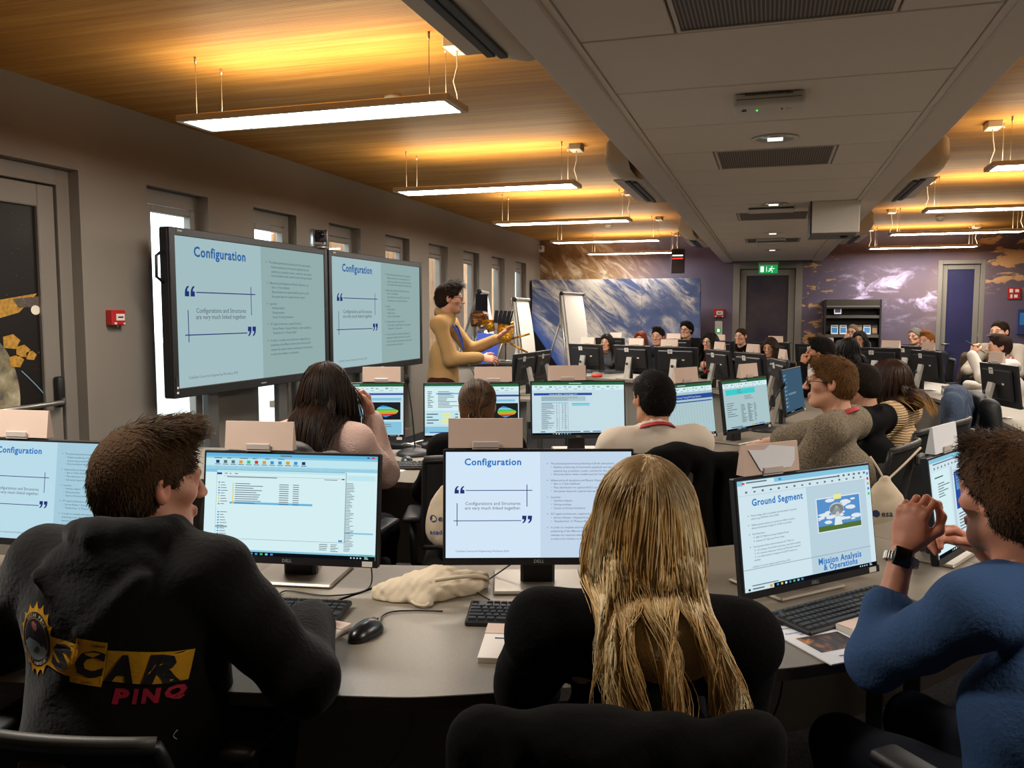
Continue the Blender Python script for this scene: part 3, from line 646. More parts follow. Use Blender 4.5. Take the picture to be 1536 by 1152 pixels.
def scr_explorer(w, h):
    s = Scr(w, h); s.rect(0, 0, 1, 1, 'px_white', 0); s.rect(0, 0, 1, .03, 'px_hl', 1); s.rect(0, .03, 1, .05, 'px_sky', 1); s.rect(0, .05, 1, .16, 'px_teal', 1); s.rect(0, .125, 1, .19, 'px_sky', 1)
    s.greek(.44, .012, .58, .028, 1, 'px_text2', 1, .6, 2); s.rect(.965, .008, .985, .022, 'px_red', 2); s.rect(.94, .010, .955, .02, 'px_navy', 2)
    for k, c in enumerate(('px_navy', 'px_text2', 'px_text2', 'px_orange', 'px_gbar', 'px_red', 'px_orange', 'px_icon', 'px_icon', 'px_orange', 'px_icon', 'px_navy')):
        x = .06 + k * .046; s.rect(x, .07, x + .02, .10, c, 2); s.rect(x - .006, .107, x + .028, .114, 'px_text2', 2)
    for k in range(6): s.greek(.05 + k * .075, .045, .10 + k * .075, .058, 1, 'px_text2', k, .6, 2)
    s.rect(.815, .16, 1, .19, 'px_white', 2); s.rect(.83, .19, .99, .24, 'px_teal', 1)
    s.greek(.82, .265, .875, .93, 44, 'px_text2', 5, .35, 2, .5); s.rect(.82, .74, .985, .755, 'px_sky', 1)
    # file window
    s.rect(.068, .165, .826, .842, 'px_grid', 3); s.rect(.07, .168, .822, .838, 'px_white', 4); s.rect(.07, .168, .822, .19, 'px_teal', 5); s.rect(.07, .193, .10, .213, 'px_blue', 5)
    for k in range(3): s.greek(.115 + k * .03, .197, .135 + k * .03, .21, 1, 'px_text2', k, .6, 5)
    s.rect(.11, .223, .82, .226, 'px_grid', 5); s.greek(.13, .230, .45, .245, 1, 'px_text2', 4, .5, 5, .9); s.greek(.70, .235, .78, .247, 1, 'px_text2', 4, .5, 5, .9); s.rect(.80, .225, .815, .235, 'px_navy', 5)
    for k in range(20):
        c = 'px_folder' if k in (1, 5, 6, 7) else 'px_icon'
        if k not in (9, 10): s.rect(.08, .285 + k * .0265, .09, .297 + k * .0265, c, 5); s.rect(.095, .287 + k * .0265, .118 + .006 * (k % 4), .293 + k * .0265, 'px_text2', 5)
    s.rect(.07, .715, .14, .732, 'px_grid', 4.5)
    for k in range(10):
        y = .292 + k * .0212; s.rect(.165, y, .172, y + .014, 'px_folder', 6)
        s.rect(.18, y + .003, .27 + .075 * abs(sin(k * 1.7)), y + .010, 'px_text2', 6); s.rect(.44, y + .003, .495, y + .010, 'px_text2', 6); s.rect(.52, y + .003, .555, y + .010, 'px_text2', 6)
    s.rect(.15, .478, .635, .498, 'px_hl', 5)
    s.rect(.79, .815, .812, .834, 'px_icon', 5); s.greek(.075, .822, .15, .834, 1, 'px_text2', 4, .5, 5, .9)
    s.greek(.18, .86, .20, .93, 4, 'px_text2', 4, .35, 2, .8); s.greek(.68, .86, .73, .93, 4, 'px_text2', 6, .35, 2, .8); s.greek(.745, .86, .80, .94, 5, 'px_text2', 7, .35, 2, .5)
    s.rect(0, .945, 1, .962, 'px_sky', 1); s.rect(.91, .948, .985, .957, 'px_gbar', 2); taskbar(s); return s
def dish(s, x0, y0, x1, y1, L=3):
    X = lambda a: x0 + (x1 - x0) * a; Y = lambda b: y0 + (y1 - y0) * b
    s.rect(x0 - .006, y0 - .01, x1 + .006, y1 + .01, 'px_cloud', L); s.rect(x0, y0, x1, y1, 'px_skyblue', L + 1); s.rect(x0, Y(.84), x1, y1, 'px_grass', L + 2)
    g = random.Random(3)
    for k in range(26):
        a, b = g.uniform(.02, .95), g.uniform(.05, .75); r1 = g.uniform(.05, .12); 
        if a - r1 < 0 or a + r1 > 1: r1 = min(a, 1 - a)
        s.poly([(X(a + r1 * cos(t)), Y(b + r1 * .55 * sin(t))) for t in [2 * pi * j / 12 for j in range(12)]][::-1], 'px_cloud', L + 1.5 + k * .01)
    s.poly([(X(.44 + .17 * cos(t)), Y(.36 + .20 * sin(t))) for t in [2 * pi * j / 24 for j in range(24)]][::-1], 'px_dish', L + 3)
    s.poly([(X(.44 + .16 * cos(t)), Y(.375 + .17 * sin(t))) for t in [2 * pi * j / 24 for j in range(24)]][::-1], 'px_dishd', L + 3.5)
    for k in range(-3, 4): s.poly([(X(.44 + .003), Y(.26)), (X(.44 - .003), Y(.26)), (X(.44 + k * .045 - .003), Y(.52)), (X(.44 + k * .045 + .003), Y(.52))], 'px_dish', L + 3.7)
    s.poly([(X(.40), Y(.52)), (X(.36), Y(.86)), (X(.55), Y(.86)), (X(.50), Y(.52))][::-1], 'px_cloud', L + 4); s.poly([(X(.42), Y(.45)), (X(.40), Y(.6)), (X(.52), Y(.6)), (X(.48), Y(.45))][::-1], 'px_dish', L + 4.2)
    s.rect(X(.38), y0 - .03, X(.56), y0 + .018, 'px_yellow', L + 5)
def scr_ground(w, h):
    s = Scr(w, h); s.rect(0, 0, 1, 1, 'px_pg', 0); s.rect(0, 0, 1, .045, 'px_sky', 1); s.rect(.04, .005, .26, .045, 'px_pg', 2); s.greek(.06, .015, .22, .035, 1, 'px_text2', 1, .6, 3, .9); s.rect(.29, .012, .31, .035, 'px_icon', 3)
    s.rect(.03, .018, .05, .034, 'px_red', 3); s.greek(.10, .065, .75, .085, 1, 'px_text2', 1, .6, 2, .98)
    for k in range(16): s.rect(.05 + .058 * k, .098 + .004 * (k % 2), .065 + .058 * k, .116, 'px_text2', 2)
    for k in range(6): s.rect(.74 + .042 * k, .06, .757 + .042 * k, .08, 'px_text2', 2)
    s.rect(0, .135, .965, .137, 'px_grid', 2); s.rect(.49, .137, .96, .80, 'px_pgr', 1); s.rect(.965, .05, 1, .96, 'px_pg', 2)
    for k, c in enumerate(('px_icon', 'px_red', 'px_orange', 'px_icon', 'px_gbar')): s.rect(.975, .07 + .05 * k, .99, .095 + .05 * k, c, 3)
    s.text(.275, .235, 'Ground Segment', width=.37, m='px_title', al='CENTER', bold=.027)
    lines = [(0, .33, 'Mission design shall be compatible with the network of ground'), (3, .358, 'stations (e.g. ESTRACK, Kiruna 2024)'), (0, .415, 'Different ground stations are used for the different mission'), (3, .443, 'phases & link/antenna budgets for all G/S are provided'), (0, .497, 'Main Parameters:'), (1, .53, 'EIRP, G/T Effective Isotropic Radiated Power'), (1, .563, 'Antenna G/T (Gain over Noise Temp)'),
             (0, .612, 'Typical ground station antenna diameters for TT&C are'), (1, .645, '15 m antenna: X and S-band operations, near Earth satellites'), (1, .675, '35 m antenna: deep space missions and Mars-band receivers'), (1, .705, '5 m dishes antenna: emergency and LEOP missions in L'), (3, .733, 'satellites')]
    for lv, y, t in lines:
        s.text(.07 + (.03 if lv == 1 else .006), y, t, size=.0165, m='px_text')
        if lv < 2: s.rect(.055 + .03 * lv, y - .012, .06 + .03 * lv, y - .004, 'px_text', 2)
    s.text(.06, .79, 'CubeSats Concurrent Engineering Workshop 2024', width=.27, m='px_text2')
    dish(s, .56, .27, .90, .58)
    s.rect(0, .80, .965, .806, 'px_grid', 2); s.rect(.49, .806, .96, .96, 'px_pgr', 1)
    s.text(.71, .885, 'Mission Analysis', width=.34, m='px_title', al='CENTER', bold=.027); s.text(.71, .945, '& Operations', width=.27, m='px_title', al='CENTER', bold=.027)
    s.greek(.05, .945, .25, .96, 1, 'px_text2', 3, .6, 3, .9); taskbar(s); s.rect(0, .962, .20, 1, 'px_pg', 4); s.rect(.02, .972, .035, .99, 'px_task', 5); s.greek(.05, .972, .14, .992, 1, 'px_text2', 1, .6, 5, .9); s.rect(.17, .968, .19, .992, 'px_orange', 5); return s
def scr_pdf(w, h):
    s = Scr(w, h); s.rect(0, 0, 1, 1, 'px_pg', 0); s.rect(0, 0, 1, .04, 'px_sky', 1); s.greek(.05, .05, .8, .07, 1, 'px_text2', 1, .6, 2, .98)
    for k in range(14): s.rect(.06 + .06 * k, .09, .078 + .06 * k, .11, 'px_text2', 2)
    s.rect(.02, .135, .30, .96, 'px_white', 1); s.greek(.06, .19, .20, .21, 1, 'px_text', 2, .6, 2, .9); s.greek(.10, .26, .30, .42, 6, 'px_text2', 8, .35, 2); s.rect(.33, .135, .36, .9, 'px_pgr', 1)
    s.rect(.38, .2, .9, .6, 'px_blue', 2); s.rect(.40, .22, .88, .4, 'px_skyblue', 3); s.greek(.40, .65, .85, .85, 6, 'px_text2', 2, .35, 2); taskbar(s); return s
def excel_head(s, bg='px_xl', bar='px_green'):
    s.rect(0, 0, 1, 1, bg, 0); s.rect(0, 0, 1, .055, bar, 1); s.greek(.4, .018, .55, .036, 1, 'px_xl', 1, .6, 2, .9); s.rect(0, .055, 1, .15, 'px_white', 1)
    for k in range(18): s.rect(.03 + .052 * k, .075 + .01 * (k % 3), .06 + .052 * k, .095 + .01 * (k % 2), 'px_grid', 2)
    for k in range(9): s.rect(.05 + .1 * k, .125, .09 + .1 * k, .135, 'px_grid', 2)
def plot3d(s, x0, y0, x1, y1, L=3):
    X = lambda a: x0 + (x1 - x0) * a; Y = lambda b: y0 + (y1 - y0) * b
    s.rect(x0, y0, x1, y1, 'px_dark', L)
    top = [(.35, .22), (.50, .20), (.95, .50)]; 
    bands = ['px_icon', 'px_sky', 'px_gbar', 'px_lime', 'px_orange', 'px_red', 'px_icon']
    Lft = [(.42, .18), (.30, .28), (.24, .38), (.22, .48), (.22, .58), (.28, .68), (.40, .78)]; Rt = [(.55, .22), (.68, .30), (.80, .38), (.92, .46), (.93, .54), (.86, .66), (.70, .74)]
    for k in range(6): s.poly([(X(Lft[k][0]), Y(Lft[k][1])), (X(Rt[k][0]), Y(Rt[k][1])), (X(Rt[k + 1][0]), Y(Rt[k + 1][1])), (X(Lft[k + 1][0]), Y(Lft[k + 1][1]))], bands[k], L + 1)
    s.poly([(X(Lft[6][0]), Y(Lft[6][1])), (X(Rt[6][0]), Y(Rt[6][1])), (X(.52), Y(.86))], 'px_icon', L + 1)
def scr_s1(w, h):
    s = Scr(w, h); excel_head(s); s.rect(0, .18, 1, .215, 'px_blue', 2); s.rect(.05, .25, .56, .42, 'px_yellow', 2); s.greek(.1, .28, .5, .40, 4, 'px_text2', 4, .3, 3); s.rect(.05, .43, .56, .80, 'px_sky', 1); s.greek(.1, .46, .5, .78, 9, 'px_text2', 5, .35, 3); s.rect(.1, .46, .3, .5, 'px_yellow', 4)
    s.rect(.63, .27, .98, .32, 'px_sky', 2); plot3d(s, .64, .35, .97, .68); s.rect(.63, .72, .98, .95, 'px_sky', 1); s.greek(.66, .76, .9, .92, 4, 'px_text2', 6, .3, 3); s.rect(0, .93, .5, .95, 'px_blue', 3); s.rect(.52, .93, .58, .95, 'px_lime', 3); taskbar(s); return s
def scr_s2(w, h):
    s = Scr(w, h); excel_head(s); s.rect(0, .04, .62, .50, 'px_white', 3); s.rect(0, .04, .62, .07, 'px_teal', 4); s.greek(.03, .14, .10, .46, 10, 'px_text2', 9, .4, 4); s.greek(.14, .14, .36, .46, 12, 'px_text2', 3, .4, 4); s.greek(.44, .14, .58, .46, 12, 'px_text2', 4, .4, 4, .8); s.rect(.12, .17, .60, .195, 'px_hl', 4)
    s.rect(.0, .52, .62, .76, 'px_teal', 1)
    for k in range(4): s.rect(.18, .55 + .055 * k, .28, .585 + .055 * k, 'px_yellow', 3); s.greek(.02, .555 + .055 * k, .15, .59 + .055 * k, 1, 'px_text2', k, .6, 3); s.rect(.32, .56 + .055 * k, .35, .58 + .055 * k, 'px_text2', 3)
    s.rect(0, .80, .62, .92, 'px_sky', 1); s.rect(.05, .90, .55, .915, 'px_blue', 3)
    s.rect(.64, .21, 1, .245, 'px_blue', 3); s.rect(.70, .30, .96, .34, 'px_sky', 2); plot3d(s, .71, .37, .99, .69); s.rect(.68, .74, .99, .93, 'px_sky', 1); taskbar(s); return s
def scr_s3(w, h):
    s = Scr(w, h); excel_head(s); s.rect(.02, .205, .65, .25, 'px_blue', 2); s.text(.335, .241, 'Concurrent Model - Power Budget 3U1', width=.30, m='px_white', al='CENTER', bold=.01); s.rect(.10, .27, .58, .36, 'px_xl2', 2); s.greek(.10, .275, .5, .36, 4, 'px_text2', 2, .25, 3, .7)
    s.rect(.43, .40, .62, .42, 'px_cyan', 3); s.rect(.43, .425, .62, .45, 'px_sky', 2); s.rect(.10, .385, .38, .40, 'px_sky', 3); s.greek(.10, .40, .25, .90, 26, 'px_text2', 5, .4, 2, .35)
    for x in (.29, .35, .385): s.rect(x, .38, x + .004, .92, 'px_grid', 2); s.greek(x - .03, .41, x - .008, .9, 26, 'px_text2', int(x * 100), .35, 2, .3)
    for a, b in ((.09, .14), (.25, .52), (.55, .62), (.65, .74)): s.rect(a, .932, b, .948, 'px_blue', 3)
    taskbar(s); return s
def scr_s4(w, h):
    s = Scr(w, h); excel_head(s, 'px_xl2'); s.rect(.30, .20, 1, .29, 'px_blue', 2); s.text(.58, .265, 'Concept: Testing EM Closed Systems', width=.42, m='px_xl', al='CENTER'); s.rect(.35, .33, .98, .35, 'px_blue', 2); s.rect(0, .02, .30, .52, 'px_xl', 4); s.greek(.02, .06, .26, .48, 10, 'px_text2', 6, .3, 5)
    for k in range(18): s.rect(.10 + .05 * k, .36, .1035 + .05 * k, .93, 'px_grid', 2)
    for k in range(14): s.rect(.05, .38 + .04 * k, .98, .383 + .04 * k, 'px_xl', 1)
    for k, c in enumerate(('px_red', 'px_lime', 'px_blue')): s.rect(.5 + .1 * k, .935, .58 + .1 * k, .95, c, 3)
    taskbar(s); return s
def scr_s5(w, h):
    s = Scr(w, h); excel_head(s, 'px_xl2'); s.rect(.05, .18, .70, .29, 'px_cyan', 2); s.greek(.30, .19, .45, .28, 3, 'px_text2', 4, .3, 3); s.greek(.45, .33, .75, .42, 3, 'px_text2', 4, .3, 3)
    s.greek(.05, .45, .28, .75, 7, 'px_text2', 9, .3, 3); s.greek(.35, .50, .48, .88, 14, 'px_text2', 3, .4, 3); s.greek(.50, .50, .62, .88, 14, 'px_text2', 8, .5, 3); s.greek(.64, .50, .70, .88, 14, 'px_text2', 5, .4, 3)
    for a, b, c in ((.1, .35, 'px_blue'), (.55, .62, 'px_orange'), (.63, .70, 'px_red'), (.72, .85, 'px_blue')): s.rect(a, .932, b, .948, c, 3)
    taskbar(s); return s
def scr_s6(w, h):
    s = Scr(w, h); s.rect(0, 0, 1, 1, 'px_darkblue', 0)
    for k in range(9): s.rect(.05, .10 + .09 * k, .085, .14 + .09 * k, 'px_sky', 2); s.rect(.12, .105 + .09 * k, .16, .115 + .09 * k, 'px_xl2', 2)
    s.greek(.2, .55, .6, .6, 2, 'px_xl2', 2, .3, 2); taskbar(s); return s
MW, MH = .54, .325
SW, SH = .524, .296
SCREENS = {}
def screen_mesh(kind):
    if kind in SCREENS: return SCREENS[kind]
    f_ = {'config': lambda w, h: scr_config(w, h, 'px_config_l', 'px_config_r'), 'config1': lambda w, h: scr_config(w, h, 'px_m1_l', 'px_m1_r'), 'explorer': scr_explorer, 'ground': scr_ground, 'pdf': scr_pdf, 's1': scr_s1, 's2': scr_s2, 's3': scr_s3, 's4': scr_s4, 's5': scr_s5, 's6': scr_s6}[kind]
    SCREENS[kind] = f_(SW, SH).mb.mesh('screen_picture'); return SCREENS[kind]
mat('screen_glass', '#0a0a0c', .25); mat('monitor_back', '#1b1b1e', .5, bump=(150, .05)); mat('stand_silver', '#b9b5ac', .4, .5); mat('sticker', '#e3ded4', .7); mat('foot_grey', '#9a9184', .35, .3); mat('logo_grey', '#9a9a98', .5)
def monitor_proto():
    """origin on the desk below the screen; the screen faces local -Y"""
    r = empty('monitor'); T = Matrix.Translation((0, 0, .41)) @ Matrix.Rotation(R_(-8), 4, 'X') @ Matrix.Translation((0, 0, -MH))
    m_ = MB(); m_.box((0, .013, MH / 2), (MW, .022, MH), 'black_plastic', T, bev=.003)
    m_.box((0, .032, MH * .52), (MW * .80, .022, MH * .72), 'monitor_back', T, bev=.010); m_.build('housing', r)
    m_ = MB(); m_.add([(-SW / 2, .0015, MH - .008 - SH), (SW / 2, .0015, MH - .008 - SH), (SW / 2, .0015, MH - .008), (-SW / 2, .0015, MH - .008)], [(0, 1, 2, 3)], 'screen_glass', False, T); m_.build('screen', r)
    m_ = MB(); m_.box((0, 0, .011), (MW, .004, .020), 'black_plastic', T); vs, fs = text_geo('DELL', .013, 'CENTER', .01); m_.add([(v[0], -.0026, v[1] + .007) for v in vs], fs, 'logo_grey', False, T); m_.build('lower_bezel', r)
    m_ = MB(); m_.add([(-.04, .10, .01), (.04, .10, .01), (.04, .125, .01), (-.04, .125, .01), (-.036, .045, .26), (.036, .045, .26), (.036, .068, .27), (-.036, .068, .27)], [(3, 2, 1, 0), (4, 5, 6, 7), (0, 1, 5, 4), (1, 2, 6, 5), (2, 3, 7, 6), (3, 0, 4, 7)], 'stand_silver')
    m_.tube([(0, .108, .19), (0, .112, .19)], .018, 'dark_plastic', 12); m_.build('stand_arm', r)
    m_ = MB(); m_.box((0, .055, .06), (.10, .03, .11), 'black_plastic', bev=.008); m_.build('neck_cover', r)
    m_ = MB(); m_.box((0, .06, .006), (.26, .21, .012), 'foot_grey', bev=.005); m_.build('foot', r)
    for n_, (x, z, w, h) in {'back_sticker': (.06, .275, .058, .048), 'small_sticker': (-.10, .18, .03, .014)}.items():
        m_ = MB(); m_.box((x, .0445 if n_ == 'back_sticker' else .0445, z), (w, .0016, h), 'sticker', T); vs, fs = text_geo('CDF-3', .011, 'CENTER', .0)
        if n_ == 'back_sticker':
            m_.box((x, .0455, z + .006), (w * .6, .0006, .006), 'ink', T); m_.box((x, .0455, z - .012), (w * .25, .0006, .006), 'ink', T)
        m_.build(n_, r)
    m_ = MB(); m_.box((.24, -.0024, .011), (.03, .0016, .015), 'sticker', T); m_.build('bezel_tag', r)
    return r, T
MON, MT = monitor_proto()
used = [False]
def monitor(x, y, ang, label, kind=None, top=1.15, group='desk monitors'):
    """x,y = middle of the top edge; ang = direction of the top edge (deg) seen from the front"""
    o = copy_tree(MON)
    o.location = (x, y, .74 + (top - 1.15)); o.rotation_euler = (0, 0, R_(ang)); tag(o, label, 'monitor', group)
    scr = [c for c in o.children if c.name.startswith('screen')][0]
    for c in o.children:
        if top < 1.149 and c.name.split('.')[0] == 'foot': c.location = (0, 0, 1.15 - top)
    if kind:
        me = screen_mesh(kind); s = link('screen_picture', me, scr); s.matrix_local = MT @ Matrix.Translation((0, .0015, MH - .008 - SH))
    return o
# near row (fronts)
monitor(-2.06, 1.985, 5, 'desk monitor with configuration slide left of the hoodie man', 'config1'); monitor(-1.325, 2.105, 9, 'desk monitor showing a file list beside the hoodie man', 'explorer', 1.13)
monitor(-.617, 2.25, 18, 'desk monitor with configuration slide in front of the blonde woman', 'config'); monitor(.106, 2.47, 46, 'tilted desk monitor with the ground station dish picture', 'ground', 1.09)
monitor(.585, 2.955, 62, 'desk monitor partly hidden by the bearded man in blue', 'pdf', 1.10)
# inner ring, fronts
monitor(-2.20, 4.17, 20, 'monitor with coloured surface plot in front of the brunette', 's1'); monitor(-1.583, 4.36, 22, 'monitor with file window and plot behind the ponytailed head', 's2'); monitor(-1.03, 4.59, 22, 'monitor with wide empty spreadsheet left of the white shirt', 's3', 1.155)
monitor(-.46, 4.72, 58, 'angled spreadsheet monitor right of the white shirted man', 's4', 1.145); monitor(-.142, 5.27, 62, 'angled monitor with turquoise spreadsheet bar', 's5', 1.14); monitor(.15, 6.2, 75, 'dark blue desktop screen facing the grey sweater man', 's6')
# inner ring, backs
monitor(-2.236, 10.41, 154, 'black monitor seen from behind, leftmost of far inner row'); monitor(-1.60, 10.13, 154, 'black monitor seen from behind, second of far inner row'); monitor(-1.04, 9.81, 163, 'black monitor seen from behind, third of far inner row')
monitor(-.52, 9.10, 122, 'angled black monitor seen from behind below the dark haired woman'); monitor(-.18, 8.54, 124, 'angled black monitor seen from behind left of the wavy haired woman'); monitor(.085, 7.37, 104, 'black monitor back nearest the dark blue desktop screen')
monitor(-2.31, 7.85, -96, 'left of two black monitors leaning by the flip charts'); monitor(-2.28, 8.42, -92, 'right of two black monitors leaning by the flip charts')
# outer ring, far side and right side, backs
monitor(1.17, 10.23, 145, 'black monitor back in front of the woman with glasses'); monitor(1.565, 9.57, 112, 'black monitor back in front of the ginger haired man'); monitor(1.69, 7.20, 104, 'black monitor back in front of the man holding a pen')
monitor(-2.45, 13.25, 160, 'black monitor far back under the cloud partition'); monitor(-1.40, 12.80, 171, 'far monitor beneath the young man in black glasses'); monitor(-.72, 12.35, 155, 'far monitor left of the short haired man by the door'); monitor(.02, 11.75, 150, 'far monitor right of the short haired man by the door'); monitor(.55, 11.2, 150, 'far monitor below the leaflet rack')
monitor(1.60, 11.0, 130, 'dark monitor half hidden beside the grey haired man', top=1.15)

# ---- name cards clipped to the monitors
mat('clip_clear', '#cfc3bb', .25); mat('card_white', '#eceef2', .7)
cp = MB(); cp.add([(-.105, 0, 0), (.105, 0, 0), (.105, .012, .082), (-.105, .012, .082), (-.105, .03, 0), (.105, .03, 0), (.105, .018, .082), (-.105, .018, .082)], [(0, 1, 2, 3), (5, 4, 7, 6), (3, 2, 6, 7), (0, 3, 7, 4), (1, 5, 6, 2), (4, 5, 1, 0)], 'card'); card_me = cp.mesh('card')
cp = MB(); cp.add([(-.105, 0, 0), (.105, 0, 0), (.105, .012, .082), (-.105, .012, .082), (-.105, .03, 0), (.105, .03, 0), (.105, .018, .082), (-.105, .018, .082)], [(0, 1, 2, 3), (5, 4, 7, 6), (3, 2, 6, 7), (0, 3, 7, 4), (1, 5, 6, 2), (4, 5, 1, 0)], 'card_white'); cardw_me = cp.mesh('card')
kp = MB(); kp.box((0, -.003, .010), (.075, .005, .018), 'clip_clear', bev=.002); kp.box((0, .014, -.002), (.075, .036, .003), 'clip_clear'); clip_me = kp.mesh('clip')
def namecard(x, y, ang, label, top=1.15, off=0.0, white=False, sc=1.0):
    a = R_(ang); p = (x + cos(a) * off, y + sin(a) * off, top + .0035)
    r = empty('name_card', p, a, label, 'name card', 'name cards on monitors'); c = link('card', cardw_me if white else card_me, r); c.scale = (sc,) * 3; link('clip', clip_me, r).scale = (sc,) * 3
    return r
namecard(-2.06, 1.985, 5, 'blank beige name card on the leftmost near monitor', off=-.14); namecard(-1.325, 2.105, 9, 'blank beige name card above the file list monitor', 1.13, off=-.10)
namecard(-.617, 2.25, 18, 'blank beige name card on the white slide monitor', off=-.15); namecard(.106, 2.47, 46, 'name card with white torn paper on the ground station monitor', 1.09, off=-.13, sc=1.0); namecard(.585, 2.955, 62, 'bright white name card on the monitor of the bearded man', 1.10, off=-.10, white=True)
namecard(-2.20, 4.17, 20, 'beige name card above the coloured plot by the brunette', off=.14); namecard(-1.583, 4.36, 22, 'beige name card above the ponytailed head', off=.12); namecard(-1.03, 4.59, 22, 'beige name card above the empty spreadsheet', 1.155, off=-.06); namecard(-.46, 4.72, 58, 'beige name card beside the white shirted man, upper right', 1.145, off=.04); namecard(-.142, 5.27, 62, 'beige name card above the turquoise spreadsheet bar', 1.14, off=.06)
def torn():
    m_ = MB(); P = [(-.085, .070), (-.03, .066), (-.005, .078), (.03, .074), (.09, .066), (.085, .03), (.07, .012), (-.045, .010)]
    m_.add([(p[0], -.0015 + p[1] * .14 , p[1]) for p in P], [list(range(len(P)))[::-1]], 'card_white'); return m_
t_ = torn(); a = R_(46); tn = t_.build('torn_paper', None); 
tag(tn, 'torn white paper stuck on the name card of the ground station monitor', 'paper'); tn.location = (.106 - .13 * cos(a) + .002 * sin(a), 2.47 - .13 * sin(a) - .002 * cos(a), 1.0935); tn.rotation_euler = (0, 0, a)
for x, y, ang, l, of in ((-2.236, 10.41, -26, 'leftmost far inner monitor', .02), (-1.60, 10.13, -26, 'second far inner monitor', .05), (-1.04, 9.81, -17, 'third far inner monitor', -.09), (-.52, 9.10, -58, 'monitor of the dark haired woman', .0), (-.18, 8.54, -56, 'monitor left of the wavy haired woman', .02), (.085, 7.37, -76, 'monitor nearest the dark blue desktop', .03),
                      (1.565, 9.57, -68, 'monitor of the ginger haired man', .0), (1.69, 7.20, -76, 'monitor of the man holding a pen', -.08), (-2.45, 13.25, -20, 'far monitor under the cloud partition', .10), (-1.40, 12.80, -9, 'far monitor of the young man in glasses', .0), (-.72, 12.35, -25, 'far monitor left of the exit door', .0), (.02, 11.75, -30, 'far monitor in front of the exit door', .05), (.55, 11.2, -30, 'far monitor under the leaflet rack', .12), (1.17, 10.23, -35, 'monitor of the woman with glasses', .14)):
    namecard(x, y, ang, 'pale name card on the ' + l, 1.15, of)

for c in list(MON.children): bpy.data.objects.remove(c)
bpy.data.objects.remove(MON)
